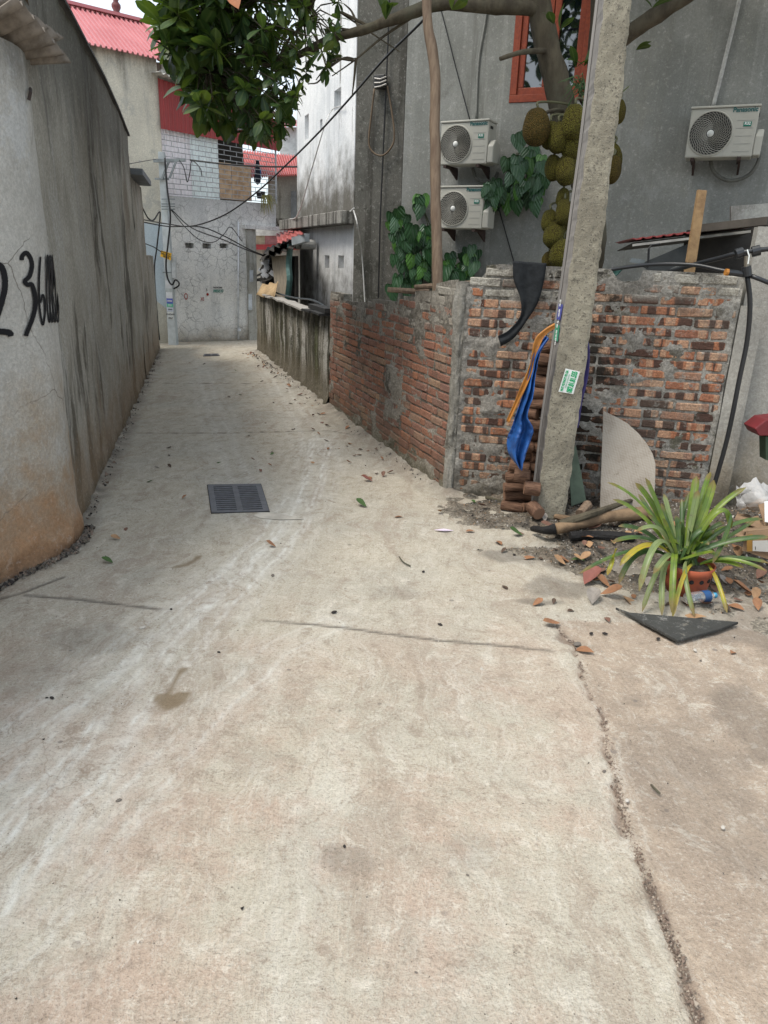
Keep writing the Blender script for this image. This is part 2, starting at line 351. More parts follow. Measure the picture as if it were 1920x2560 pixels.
tracks = [([(-60, 2260), (60, 2110), (200, 1960), (330, 1770), (470, 1600), (600, 1460), (690, 1370), (745, 1290), (790, 1180), (800, 1100)], .035, .9),
          ([(-60, 2060), (120, 1900), (300, 1720), (470, 1540), (600, 1420), (680, 1330), (730, 1250)], .03, .8),
          ([(-60, 1900), (150, 1760), (350, 1600), (520, 1480), (640, 1380), (700, 1290)], .04, .6),
          ([(-60, 2420), (60, 2330), (240, 2100), (420, 1900), (560, 1750), (700, 1620), (830, 1560)], .03, .45),
          ([(740, 2560), (720, 2330), (735, 2150), (760, 2040), (830, 1990), (850, 1960)], .018, .22),
          ([(800, 1180), (760, 1060), (700, 960), (640, 880)], .05, .45), ([(640, 1300), (570, 1120), (520, 980), (500, 900)], .05, .45)]
trk = np.zeros(XX.shape)
for pl, w, a in tracks:
    d, pr = seg_d(XX+(fbm(XX, YY, 4, 21)-.5)*.05, YY+(fbm(XX, YY, 4, 31)-.5)*.05, gp(pl))
    w = w*1.5; rip = (.5+.5*np.cos(6.283*d/.034+fbm(XX, YY, 3, 91)*5))**1.3*(.5+.5*np.cos(6.283*d/.11+1+fbm(XX, YY, 2, 95)*3))*1.25
    trk = np.maximum(trk, a*np.exp(-(d/(w*2.9))**2)*(.22+.9*rip)*(.35+1.1*fbm(XX, YY, 14, 41)))
stain_shade = np.zeros(XX.shape)
for px, py, rx, ry, a in [(1270, 1392, .20, .11, .42), (1395, 1470, .22, .16, .4), (1600, 1400, .7, .35, .5), (1880, 1800, .16, .35, .35), (60, 1680, .25, .3, .10), (1345, 1505, .16, .05, .4), (1700, 1340, .6, .3, .5), (1850, 1560, .3, .3, .35), (1760, 1950, .25, .5, .22), (1000, 1480, .18, .10, .18), (230, 1600, .25, .16, .2), (860, 2150, .10, .07, .22), (1180, 2120, .12, .1, .14),  # the faint far-left entry is a shade patch painted into the concrete colour
                          (1050, 1220, .06, .12, .2), (640, 1900, .12, .12, .12)]:
    c = gz(px, py); q = ((XX-c.x)/rx)**2+((YY-c.y)/ry)**2; stain_shade = np.maximum(stain_shade, a*1.25*np.clip((np.exp(-q)*1.25+fbm(XX, YY, 9, int(px), 6)-1.02)*3.2, 0, 1))
wet = np.zeros(XX.shape)
for poly, w in [([(395, 1745), (420, 1765), (440, 1752), (462, 1740)], .022), ([(425, 1750), (432, 1715), (450, 1690), (463, 1672)], .012), ([(443, 1418), (468, 1412), (490, 1398), (498, 1392)], .016)]:
    d, _ = seg_d(XX+(fbm(XX, YY, 14, 8)-.5)*.04, YY+(fbm(XX, YY, 14, 9)-.5)*.04, gp(poly)); wet = np.maximum(wet, np.clip((w*1.3-d)/.006, 0, 1))
joint = np.zeros(XX.shape); jdeep = np.zeros(XX.shape)
for poly, w, dp in [([(60, 1486), (200, 1497), (400, 1523)], .013, .005), ([(660, 1550), (860, 1568), (1100, 1601), (1380, 1628)], .011, .005), ([(-20, 1502), (60, 1478), (160, 1440)], .014, .005),
                 ([(290, 1082), (560, 1083), (820, 1076), (905, 1090)], .008, .004), ([(330, 957), (640, 959), (760, 952)], .012, .003)]:
    d, pr = seg_d(XX+(fbm(XX, YY, 12, 4)-.5)*.012, YY+(fbm(XX, YY, 12, 6)-.5)*.012, gp(poly)); q = np.clip(1.3-d/w, 0, 1); joint = np.maximum(joint, q*.8*np.clip(fbm(XX, YY, 9, 61)*1.9, .15, 1)); jdeep = np.maximum(jdeep, q*dp)
    d2, _ = seg_d(XX, YY+.018, gp(poly))
    if w < .01: stain_shade = np.maximum(stain_shade, np.clip(1.1-d2/(.028*fbm(XX, YY, 7, 77)*2), 0, 1)*.3)
dx_side = XX-np.interp(YY, [p[1] for p in CRACK[::-1]], [p[0] for p in CRACK[::-1]])
slab2 = 1/(1+np.exp(-np.clip(dx_side/.012, -40, 40)))*(YY < CRACK[0][1]+.05)
wallA = lambda y: .48+(y-5.01)/(8-5.01)*(-.65-.48)
drt = np.clip(1-np.hypot((XX-1.55)/1.35, (YY-4.15)/.95), 0, 1)
ZZ = -crack*.013-jdeep+(fbm(XX, YY, 1.2, 2)-.5)*.012+(fbm(XX, YY, 7, 3)-.5)*.003-slab2*.006
sc_wall = np.clip(1-np.abs(XX-(-1.85-(YY-4.06)*.249))/.06, 0, 1)*(YY > 3.9)*(YY < 12.6)
dA, _ = seg_d(XX, YY, [(.48, 5.01), (-.65, 8.0), (-2.32, 12.82)])
skirt = np.clip(1-dA/.16, 0, 1)
ZZ += (skirt**1.5)*.05*(0.5+fbm(XX, YY, 6, 14))+(sc_wall**2)*.03*(fbm(XX, YY, 8, 15)+.3)
stain_shade = np.maximum(stain_shade, np.clip(1-dA/.24, 0, 1)*.75*fbm(XX, YY, 10, 16)*1.5); stain_shade = np.maximum(stain_shade, np.clip(1-np.abs(XX-(-1.85-(YY-4.06)*.249))/.16, 0, 1)*(YY > 3.9)*(YY < 12.6)*.95*fbm(XX, YY, 10, 17)*1.5); dL, _ = seg_d(XX, YY, [(-1.95, 2.9), (-1.915, 3.28), (-1.86, 3.48), (-1.79, 3.66), (-1.77, 3.80), (-1.80, 4.0)]); stain_shade = np.maximum(stain_shade, np.clip(1-dL/.15, 0, 1)*.9*fbm(XX, YY, 12, 18)*1.4)
nx, ny = len(xs), len(ys)
verts = np.stack([XX.ravel(), YY.ravel(), ZZ.ravel()], 1)
I = (np.arange(ny-1)[:, None]*nx+np.arange(nx-1)[None, :]).ravel()
quads = np.stack([I, I+1, I+nx+1, I+nx], 1)
gm = bpy.data.meshes.new('concrete_alley')
gm.vertices.add(len(verts)); gm.vertices.foreach_set('co', verts.ravel()); gm.loops.add(quads.size); gm.loops.foreach_set('vertex_index', quads.ravel())
gm.polygons.add(len(quads)); gm.polygons.foreach_set('loop_start', np.arange(0, quads.size, 4)); gm.polygons.foreach_set('loop_total', np.full(len(quads), 4))
gm.polygons.foreach_set('use_smooth', np.ones(len(quads), bool)); gm.update()
for nm, arr in (('mk', np.stack([trk, stain_shade, slab2, np.ones_like(trk)], -1)), ('mk2', np.stack([wet, np.maximum(joint, 0), crack, np.ones_like(trk)], -1))):
    ca = gm.color_attributes.new(nm, 'FLOAT_COLOR', 'POINT'); ca.data.foreach_set('color', arr.reshape(-1).astype(np.float32))
t = MT('worn_concrete', .88, .25); p = t.pos(); A1 = t.node('ShaderNodeSeparateColor'); t.put(A1.inputs[0], t.attr('mk').outputs['Color']); A2 = t.node('ShaderNodeSeparateColor'); t.put(A2.inputs[0], t.attr('mk2').outputs['Color'])
col = t.mix(t.step(t.noise(p, 1.1, 6, .6), .36, .64), (.475, .43, .345), (.43, .40, .335))
y_ = t.sep(p)[1]; near = t.step(t.m('ADD', y_, t.m('MULTIPLY', t.noise(p, 1.3, 4, .6), 2.2)), 5.2, 2.6)
pk_ = t.step(t.noise(t.map(p, loc=(3, 1, 0)), 1.5, 9, .74), .42, .62)
col = t.mix(t.m('MULTIPLY', t.m('MULTIPLY', near, pk_), .85), col, (.455, .345, .27))
col = t.mix(t.m('MULTIPLY', t.step(t.noise(t.map(p, sc=(1, .55, 1), rot=(0, 0, -.5)), 3.2, 9, .78, .8), .50, .66), .62), col, (.56, .525, .44))
col = t.mix(t.m('MULTIPLY', t.step(t.noise(t.map(p, sc=(1, .5, 1), rot=(0, 0, -.45)), 7, 9, .82, .8), .52, .68), .6), col, (.31, .25, .19))
col = t.mix(A1.outputs[2], col, t.mix(t.step(t.noise(p, 3, 8, .75), .38, .64), (.43, .345, .265), (.34, .275, .215)))
col = t.mix(t.m('MULTIPLY', A1.outputs[0], .97), col, (.70, .70, .66))
wv = t.node('ShaderNodeTexNoise'); t.put(wv.inputs[0], p); wv.inputs['Scale'].default_value = 2.2; wv.inputs['Detail'].default_value = 4
ws_ = t.node('ShaderNodeVectorMath', operation='SCALE'); t.put(ws_.inputs[0], wv.outputs[1]); ws_.inputs['Scale'].default_value = .35
wp = t.node('ShaderNodeVectorMath', operation='ADD'); t.put(wp.inputs[0], p); t.put(wp.inputs[1], ws_.outputs[0]); wp = wp.outputs[0]
ang = t.noise(t.map(wp, sc=(16, 2.6, 1), rot=(0, 0, math.radians(-30))), 1, 8, .80)
col = t.mix(t.m('MULTIPLY', t.step(ang, .53, .62), .34), col, (.62, .59, .52))
col = t.mix(t.m('MULTIPLY', t.step(ang, .46, .38), .30), col, (.30, .245, .19))
ang2 = t.noise(t.map(wp, sc=(5, .9, 1), rot=(0, 0, math.radians(-22)), loc=(7, 2, 0)), 1, 8, .76)
col = t.mix(t.m('MULTIPLY', t.step(ang2, .51, .60), .42), col, (.33, .26, .20))
md = t.noise(wp, 11, 7, .84); col = t.mix(t.m('MULTIPLY', t.step(md, .54, .61), .5), col, (.64, .60, .52)); col = t.mix(t.m('MULTIPLY', t.step(md, .46, .39), .5), col, (.27, .215, .165))
fine = t.noise(p, 95, 5, .9); col = t.mix(t.m('MULTIPLY', t.step(fine, .47, .38), .45), col, (.13, .105, .08)); col = t.mix(t.m('MULTIPLY', t.step(fine, .55, .64), .4), col, (.74, .70, .62))
col = t.mix(t.m('MULTIPLY', t.step(t.voro(t.map(p, loc=(1, 2, 0)), 55, 'F1', 0), .16, .08), t.m('MULTIPLY', t.step(t.noise(p, 6, 4, .7), .50, .60), .75)), col, (.12, .095, .08))
dots = t.voro(p, 6, 'F1', 0); col = t.mix(t.m('MULTIPLY', t.step(dots, .09, .06), t.m('MULTIPLY', t.step(t.noise(p, 1.7, 2, .5), .5, .62), .6)), col, (.16, .14, .13))
scr = t.noise(t.map(p, sc=(3, 22, 1), rot=(0, 0, .9)), 1.6, 6, .8); col = t.mix(t.m('MULTIPLY', t.step(t.m('ABSOLUTE', t.m('SUBTRACT', scr, .5)), .012, .004), .28), col, (.22, .19, .16))
hc = t.node('ShaderNodeVectorMath', operation='ADD'); hn = t.node('ShaderNodeTexNoise'); t.put(hn.inputs[0], p); hn.inputs['Scale'].default_value = 2.5; hn.inputs['Detail'].default_value = 5
hs_ = t.node('ShaderNodeVectorMath', operation='SCALE'); t.put(hs_.inputs[0], hn.outputs[1]); hs_.inputs['Scale'].default_value = .5; t.put(hc.inputs[0], t.map(p, sc=(1.7, .8, 1), rot=(0, 0, -.4))); t.put(hc.inputs[1], hs_.outputs[0])
hv = t.voro(hc.outputs[0], 1.6, 'DISTANCE_TO_EDGE'); col = t.mix(t.m('MULTIPLY', t.step(hv, .006, .001), t.m('MULTIPLY', t.step(t.noise(p, 1.3, 3, .6), .5, .62), .5)), col, (.25, .19, .14))
d2 = t.voro(t.map(p, loc=(5, 5, 0)), 15, 'F1', 0); col = t.mix(t.m('MULTIPLY', t.step(d2, .16, .08), t.m('MULTIPLY', t.step(t.noise(p, 4, 3, .6), .56, .66), .6)), col, (.13, .11, .10))
col = t.mix(t.m('MULTIPLY', t.step(t.noise(p, 2.6, 8, .85, .5), .56, .66), .3), col, (.20, .16, .13))
col = t.mix(t.m('MULTIPLY', t.m('MULTIPLY', A1.outputs[0], t.step(md, .42, .58)), .42), col, (.70, .69, .64))
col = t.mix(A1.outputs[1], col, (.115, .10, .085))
col = t.mix(A2.outputs[1], col, (.07, .06, .05)); col = t.mix(t.m('MULTIPLY', A2.outputs[2], .62), col, (.17, .115, .085))
col = t.mix(t.m('MULTIPLY', A2.outputs[0], .75), col, (.20, .145, .08))
t.put(t.b.inputs['Roughness'], t.m('SUBTRACT', .88, t.m('MULTIPLY', A2.outputs[0], .55)))
t.bump(t.m('ADD', t.m('MULTIPLY', t.noise(p, 95, 3, .8), .6), t.noise(p, 24, 5, .8)), .9, .014); M['concrete'] = t.done(col)
gm.materials.append(M['concrete']); go = bpy.data.objects.new('concrete_alley', gm); COL.objects.link(go); tag(go, 'worn beige concrete alley paving with pale tyre tracks and a ragged crack', kind='structure')
MB().grid(quad((-120, -120, -.06), (120, -120, -.06), (120, 120, -.06), (-120, 120, -.06)), 4, 4).build('ground', simple('far_ground', (.36, .33, .28), .9, .2, world=True)).__setitem__('kind', 'structure')

# bare dirt heaped along the front brick wall
def dirt_h(x, y):
    e = 1-math.hypot((x-2.15)/1.62, (y-4.75)/1.45)
    e += mnoise.fractal(Vector((x*3, y*3, 0)), .7, 2.1, 6)*.30
    return min(.10, max(-.02, e*.15-.004))+(mnoise.noise(Vector((x*18, y*18, 3)))*.005 if e > .1 else 0)
db = MB(); nxd, nyd = 240, 160
db.grid(lambda u, v: (.35+u*3.6, 2.9+v*2.1, dirt_h(.35+u*3.6, 2.9+v*2.1)), nxd, nyd)
M['dirt'] = wallmat('dirt', (.23, .19, .145), (.15, .125, .10), blotch=[((.06, .055, .048), .8, .50, .60, 4), ((.34, .30, .24), .8, .52, .66, 7)], low=[((.38, .34, .275), -.004, .02, .92)], grain=.4, bump=1.0, speck=((.42, .39, .34), .69, 40))
tag(db.build('dirt_patch', M['dirt'], smooth=True), 'dark trodden dirt heaped against the front of the brick wall', kind='structure')
def gh(x, y): return max(0.0, dirt_h(x, y))

# ------------------------------------------------------------------ left wall
LP = [(-2.35, -1.2), (-2.1, 1.2), (-1.98, 2.7), (-1.915, 3.28), (-1.86, 3.48), (-1.805, 3.64), (-1.785, 3.80), (-1.80, 3.95), (-1.845, 4.08)]
LPs = [Vector((p.x, p.y)) for p in smooth_path([(a, b, 0) for a, b in LP], 8)]
def path_strip(mb, path, z0, z1, res, amp, off=0, seed=0, foot=0, ztop=None):
    P = [path[0]]
    for q in path[1:]:
        a = P[-1]; n = max(1, int((q-a).length/res)); P += [a+(q-a)*(k+1)/n for k in range(n)]
    nz = int((z1-z0)/res); k = len(mb.v); N = len(P)
    for i, q in enumerate(P):
        d = (P[min(i+1, N-1)]-P[max(0, i-1)]).normalized(); nn = Vector((d.y, -d.x, 0))
        for j in range(nz+1):
            z = z0+((ztop(q.y) if ztop else z1)-z0)*j/nz; w = Vector((q.x, q.y, z))
            h = off+amp*mnoise.fractal(w*2.3+Vector((seed, 0, 0)), .9, 2, 5)
            if foot: h += foot*max(0, 1-(z+.08*mnoise.noise(w*5))/.16)*(.6+.8*mnoise.noise(w*9))
            mb.v.append(tuple(w+nn*h))
    for i in range(N-1):
        for j in range(nz):
            a = k+i*(nz+1)+j; mb.f.append((a, a+nz+1, a+nz+2, a+1)); mb.m.append(0)
    return mb
lw = thing('plaster_wall', 'bulging white plastered wall at the left with black spray paint on it', 'wall', (-1.9, 3.5, 0))
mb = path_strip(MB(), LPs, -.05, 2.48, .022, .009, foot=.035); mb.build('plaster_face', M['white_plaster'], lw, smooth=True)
MB().prism([(-1.9, 4.05, -.05), (-1.95, 3.3, -.05), (-2.1, 2.6, -.05), (-2.45, -1.2, -.05), (-3.2, -1.2, -.05), (-2.6, 4.2, -.05)], (0, 0, 2.50)).build('wall_core', M['grey_wall'], lw)

A0, A1_ = Vector((-1.845, 4.05)), Vector((-3.985, 12.65))
def Lw(s): return A0+(A1_-A0)*s
def sY(Y): return (Y-A0.y)/(A1_.y-A0.y)
gw = thing('tall_side_wall', 'long tall grey wall streaked with dark vertical stains along the left of the alley', 'wall', (-2.4, 6.5, 0))
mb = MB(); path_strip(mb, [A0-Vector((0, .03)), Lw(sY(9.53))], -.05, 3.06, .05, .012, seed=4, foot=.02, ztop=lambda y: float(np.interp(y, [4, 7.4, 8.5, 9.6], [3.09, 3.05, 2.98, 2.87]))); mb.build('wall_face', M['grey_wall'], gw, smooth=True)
dn = Vector((-1, -.25, 0))*.5
a, b = Lw(0), Lw(sY(9.53)); MB().prism([(a.x-.03, a.y, -.05), (b.x-.03, b.y-.005, -.05), (b.x-.6, b.y-.12, -.05), (a.x-.6, a.y, -.05)], (0, 0, 2.90)).build('wall_core', M['grey_wall'], gw)
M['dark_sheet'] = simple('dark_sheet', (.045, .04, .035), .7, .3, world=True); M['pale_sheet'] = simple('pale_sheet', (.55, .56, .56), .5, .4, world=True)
cs_ = [Vector((Lw(sY(y)).x-.02, y, z)) for y, z in ((4.05, 3.11), (5.6, 3.10), (7.4, 3.07), (8.5, 3.0), (9.56, 2.89))]
mb = MB()
for i_ in range(4): mb.bar(cs_[i_], cs_[i_+1]-(cs_[i_+1]-cs_[i_])*.002, .09, .022)
mb.build('coping_sheet', M['dark_sheet'], gw)
MB().bar((a.x-.03, a.y, 3.16), (Lw(.38).x-.03, Lw(.38).y, 3.12), .03, .05).build('eave_strip', M['pale_sheet'], gw)
s1 = thing('side_wall', 'lower grey wall with a dark sheet cap beyond the tall streaked wall', 'wall', (*Lw(sY(10.3)), 0))
a, b = Lw(sY(9.535)), Lw(sY(11.15)); mb = MB(); path_strip(mb, [a, b], -.05, 2.44, .08, .012, seed=9, foot=.02); mb.build('wall_face', M['grey_wall'], s1, smooth=True)
MB().prism([(a.x-.03, a.y, -.05), (b.x-.03, b.y-.005, -.05), (b.x-.5, b.y-.1, -.05), (a.x-.5, a.y, -.05)], (0, 0, 2.49)).build('wall_core', M['grey_wall'], s1)
MB().bar((a.x+.04, a.y+.02, 2.50), (b.x+.04, b.y, 2.50), .2, .07).build('cap_sheet', simple('cap_grey', (.14, .15, .16), .6, .3, world=True), s1)
s2 = thing('end_wall', 'low worn grey wall ending the left side of the alley near the far pole', 'wall', (*Lw(sY(11.9)), 0))
a, b = Lw(sY(11.155)), Lw(1); mb = MB(); path_strip(mb, [a, b], -.05, 1.52, .08, .015, seed=12, foot=.02); mb.build('wall_face', M['grey_wall'], s2, smooth=True)
MB().prism([(a.x-.03, a.y, -.05), (b.x-.03, b.y-.005, -.05), (b.x-.3, b.y-.1, -.05), (a.x-.3, a.y, -.05)], (0, 0, 1.58)).build('wall_core', M['grey_wall'], s2)

# eave sheets over the left wall
M['fibro'] = simple('fibre_cement', (.24, .205, .17), .9, .2, scale=12, col2=(.13, .11, .09), bump=.3, world=True)
def eave(name, label, c, waves, amp, mat, cat, th=.008):
    mb = MB(); corr(mb, *c, waves, amp, 3); o = mb.build(name, mat, origin=c[0], smooth=True, solid=th); return tag(o, label, cat)
eave('roof_sheet', 'weathered corrugated roof sheet with a ragged end jutting over the white plastered wall', (gz(-60, 60, 2.50), gz(70, 152, 2.50), gz(172, 147, 2.57), gz(40, -10, 2.60)), 5.2, .022, M['fibro'], 'roof sheet')
eave('roof_sheet', 'upper corrugated roof sheet lapped over the ragged one at top left', (gz(-80, 40, 2.60), gz(60, 132, 2.56), gz(160, 97, 2.68), gz(10, -20, 2.72)), 5.0, .022, M['fibro'], 'roof sheet')
w = MB(); slab(w, (gz(-80, 0, 2.74), gz(-60, 36, 2.74), gz(80, 38, 2.80), gz(60, -30, 2.80)), .03); slab(w, (gz(-60, 20, 2.82), gz(36, 0, 2.82), gz(50, 20, 2.82), gz(-60, 60, 2.82)), .02)
tag(w.build('eave_board', simple('old_eave_wood', (.20, .14, .085), .8, .3, scale=20, world=True), origin=gz(0, 20, 2.74)), 'brown weathered eave board above the corrugated sheets at top left', 'board')
hk = MB().tube([on(76, 222, (-1.79, 3.7), (-1.8, 3.95), .005), on(76, 232, (-1.79, 3.7), (-1.8, 3.95), .03), on(72, 250, (-1.79, 3.7), (-1.8, 3.95), .02)], .008, 6)
tag(hk.build('wall_hook', simple('rusty', (.05, .035, .03), .8), origin=on(76, 232, (-1.79, 3.7), (-1.8, 3.95))), 'small rusty hook fixed high on the white plastered wall', 'hook')

# spray paint numbers: flat paint on the plaster
def onpath(x, y, off=.007):
    for k in range(len(LPs)-1, 0, -1):
        q = on(x, y, LPs[k-1], LPs[k], off); d = LPs[k]-LPs[k-1]; tt = (Vector((q.x, q.y))-LPs[k-1]).dot(d)/d.length_squared
        if -.01 <= tt <= 1.01: return q
    return on(x, y, LPs[-2], LPs[-1], off)
t = MT('spray_paint', .75, .2); at_ = t.attr('edge'); al = t.m('ADD', t.sep(at_.outputs['Vector'])[0], t.m('MULTIPLY', t.m('SUBTRACT', t.noise(t.pos(), 260, 3, .7), .5), .9)); al = t.step(al, .34, .62)
t.put(t.b.inputs['Alpha'], al); M['spray'] = t.done((.012, .012, .014))
def stroke(name, pts, w, parent, onf=onpath):
    P = smooth_path([(x, y, 0) for x, y in pts], 5); V = []; Fc = []; E = []
    for i, q in enumerate(P):
        d = (P[min(i+1, len(P)-1)]-P[max(i-1, 0)]); d.normalize(); nn = Vector((-d.y, d.x, 0))
        ww = w*(1 if 0 < i < len(P)-1 else .6)
        for k, e in ((-1, 0), (-.45, .9), (.45, .9), (1, 0)):
            V.append(tuple(onf(q.x+nn.x*k*ww, q.y+nn.y*k*ww))); E.append(e if 0 < i < len(P)-1 else 0)
    for i in range(len(P)-1):
        for j in range(3): a = i*4+j; Fc.append((a, a+1, a+5, a+4))
    mb = MB(); mb.add(V, Fc); o = mb.build(name, M['spray'], parent)
    at = o.data.attributes.new('edge', 'FLOAT_VECTOR', 'POINT'); at.data.foreach_set('vector', [c for e in E for c in (e, 0, 0)]); return o
stroke('painted_digit', [(-14, 690), (-8, 664), (4, 668), (12, 692), (12, 722), (6, 748), (-2, 775), (-10, 800), (-14, 826), (6, 829), (24, 832), (28, 842)], 11, lw)
stroke('painted_digit', [(54, 652), (56, 640), (66, 632), (76, 645), (80, 665), (74, 690), (62, 703), (70, 712), (80, 712), (88, 740), (88, 770), (80, 800), (70, 825), (64, 842)], 8, lw)
stroke('painted_digit', [(102, 637), (99, 680), (98, 725), (99, 765), (104, 800), (108, 812), (112, 790), (113, 765), (110, 742), (106, 738), (101, 760)], 3.4, lw)
for x0 in (117, 124, 131, 138):
    stroke('painted_digit', [(x0+1, 632), (x0, 680), (x0, 730), (x0+3, 780), (x0+7, 806), (x0+9, 780), (x0+7, 720), (x0+4, 660), (x0+1, 634)], 2.4, lw)

# ------------------------------------------------------------------ brick walls
def bbox_mesh(L, D, Hh, mat, seed):
    r = random.Random(seed); mb = MB(); b = .006; P = []
    for sx in (-1, 1):
        for sy in (-1, 1):
            for sz in (-1, 1):
                j = lambda: r.uniform(-.0035, .0035)
                c = (sx*L/2+j(), sy*D/2, sz*Hh/2+j())
                P.append((c[0]-sx*b, c[1], c[2]-sz*b)); P.append((c[0], c[1]-sy*b, c[2]-sz*b)); P.append((c[0]-sx*b, c[1]-sy*b, c[2]))
    id = lambda x, y, z, k: ((x*2+y)*2+z)*3+k
    f = []
    f.append([id(0, 0, 0, 0), id(1, 0, 0, 0), id(1, 0, 1, 0), id(0, 0, 1, 0)]); f.append([id(0, 1, 0, 0), id(0, 1, 1, 0), id(1, 1, 1, 0), id(1, 1, 0, 0)])
    f.append([id(0, 0, 0, 1), id(0, 0, 1, 1), id(0, 1, 1, 1), id(0, 1, 0, 1)]); f.append([id(1, 0, 0, 1), id(1, 1, 0, 1), id(1, 1, 1, 1), id(1, 0, 1, 1)])
    f.append([id(0, 0, 0, 2), id(0, 1, 0, 2), id(1, 1, 0, 2), id(1, 0, 0, 2)]); f.append([id(0, 0, 1, 2), id(1, 0, 1, 2), id(1, 1, 1, 2), id(0, 1, 1, 2)])
    for x in (0, 1):
        for y in (0, 1):
            f.append([id(x, y, 0, 0), id(x, y, 1, 0), id(x, y, 1, 1), id(x, y, 0, 1)])
        for z in (0, 1): f.append([id(x, 0, z, 1), id(x, 1, z, 1), id(x, 1, z, 2), id(x, 0, z, 2)])
    for y in (0, 1):
        for z in (0, 1): f.append([id(0, y, z, 0), id(1, y, z, 0), id(1, y, z, 2), id(0, y, z, 2)])
    for x in (0, 1):
        for y in (0, 1):
            for z in (0, 1): f.append([id(x, y, z, 0), id(x, y, z, 1), id(x, y, z, 2)])
    mb.add(P, f); return mesh_of(mb, 'brick', mat)
def brick_wall(root, a, b, z0, topf, mat, mmat, pitch, blen, seed, mort_amp, mort_off, gapf=.013, skip=lambda s, z: False, tilt=0, over=None):
    r = random.Random(seed); a = Vector((*a, 0)); b = Vector((*b, 0)); L = (b-a).length; d = (b-a).normalized(); n = facen(a, b); ang = math.atan2(d.y, d.x)
    Hh = pitch-gapf; full = [bbox_mesh(blen-gapf, .10, Hh, mat, seed+i) for i in range(5)]
    half = [bbox_mesh(blen/2-gapf, .10, Hh, mat, seed+10+i) for i in range(3)]; cnt = 0; row = 0; z = z0; items = []
    while z < 1.75:
        s = 0; 
        if row % 2: s = -blen/2
        if r.random() < .3: s += r.uniform(-.05, .05)
        while s < L-.02:
            ln = blen if r.random() > .16 else blen/2
            s0, s1 = max(s, .01), min(s+ln, L-.005)
            if s1-s0 > .05:
                mid = (s0+s1)/2
                if z+pitch*.9 <= topf(mid)+r.uniform(-.02, .01) and not skip(mid, z): items.append((s0, s1, z, row))
            s += ln
        z += pitch; row += 1
    items.sort(key=lambda q: ((a+d*((q[0]+q[1])/2)).xy-Vector((0, 0))).length)
    rest = MB()
    for s0, s1, zz, row in items:
        ln = s1-s0-gapf; me = r.choice(full if ln > blen*.6 else half); bl = (blen if ln > blen*.6 else blen/2)-gapf
        c = a+d*((s0+s1)/2)-n*(.05+r.uniform(-.003, .006)); c.z = zz+Hh/2+r.uniform(-.002, .002)
        rot = (r.uniform(-.015, .015), r.uniform(-.012, .012), ang+r.uniform(-.02, .02)); cnt += 1
        if cnt <= 296: inst('brick', me, c, rot, (ln/bl, 1, r.uniform(.94, 1.04)), root)
        else: rest.box(c, (ln, .10, Hh), Matrix.Rotation(ang, 3, 'Z'))
    if rest.v: tag(rest.build('far_bricks', mat, root), kind='stuff')
    # mortar bed: rough face that laps over brick edges here and there
    mb = MB(); res = .012; N = int(L/res); nz = int(1.62/res)
    def P(u, v):
        s = u*L; z = z0-.03+v*(max(topf(s)-.012, .2)-z0+.03); w = a+d*s; q = Vector((s*7+seed, z*7, 0))
        h = mort_off+mort_amp*(mnoise.fractal(q, .7, 2.1, 5))+.004*mnoise.noise(q*6)
        if over: h += over(s, z)
        ww = w+n*h; return (ww.x, ww.y, z)
    mb.grid(P, N, nz); mb.build('mortar', mmat, root, smooth=True)
    mb = MB(); prev = None; K = int(L/.11)
    for i in range(K):
        s0, s1 = L*i/K, L*(i+1)/K; zt = topf((s0+s1)/2)-.02
        mb.prism([a+d*s0-n*.02+Vector((0, 0, z0)), a+d*(s1-.001)-n*.02+Vector((0, 0, z0)), a+d*(s1-.001)-n*.11+Vector((0, 0, z0)), a+d*s0-n*.11+Vector((0, 0, z0))], (0, 0, zt-z0))
    mb.build('wall_core', mmat, root)
    return cnt
C0 = (.48, 5.01)
BA0, BA1 = (.435, 5.04), (-.66, 8.02)
LA = math.hypot(BA1[0]-BA0[0], BA1[1]-BA0[1])
def topA(s): return float(np.interp(s, [0, .12, .35, .36, .75, .76, 1.0, 1.01, 1.9, 1.95, 2.75, 2.76, 3.3], [1.50, 1.49, 1.46, 1.41, 1.39, 1.345, 1.34, 1.29, 1.27, 1.225, 1.20, 1.27, 1.27]))
wa = thing('side_brick_wall', 'long receding brick garden wall along the right of the alley, stepped pale top', 'wall', (0, 6.4, 0))
brick_wall(wa, BA0, BA1, .0, topA, M['brick_side'], M['mortar_side'], .0655, .215, 31, .009, -.011, .011,
    over=lambda s, z: .03*max(0, 1-z/.14)*(.7+mnoise.noise(Vector((s*9, z*9, 0)))) + .006*max(0, min(1, (z-.75)*2.5)) + (.012 if .95 < s < 1.35 and .25 < z < .75 else 0)+.008*max(0, mnoise.noise(Vector((s*4, z*6, 2)))-.1)*3)
BB0, BB1 = (.50, 5.01), (2.16, 4.66)
def topB(s): return float(np.interp(s, [0, .05, .10, .14, .22, .9, .95, 1.0, 1.08, 1.09, 1.7], [1.46, 1.47, 1.53, 1.60, 1.605, 1.60, 1.54, 1.52, 1.54, 1.60, 1.595]))
wb = thing('front_brick_wall', 'rough brick wall with charred dark patches facing the camera behind the concrete pole', 'wall', (1.3, 4.85, 0))
brick_wall(wb, BB0, BB1, .0, topB, M['brick_front'], M['mortar'], .066, .222, 57, .014, -.009, .015,
    over=lambda s, z: .018*max(0, 1-s/.05)+.010*max(0, mnoise.noise(Vector((s*5, z*7, 2)))-.1)*3+.02*max(0, 1-(z-.05)/.2)*.4)
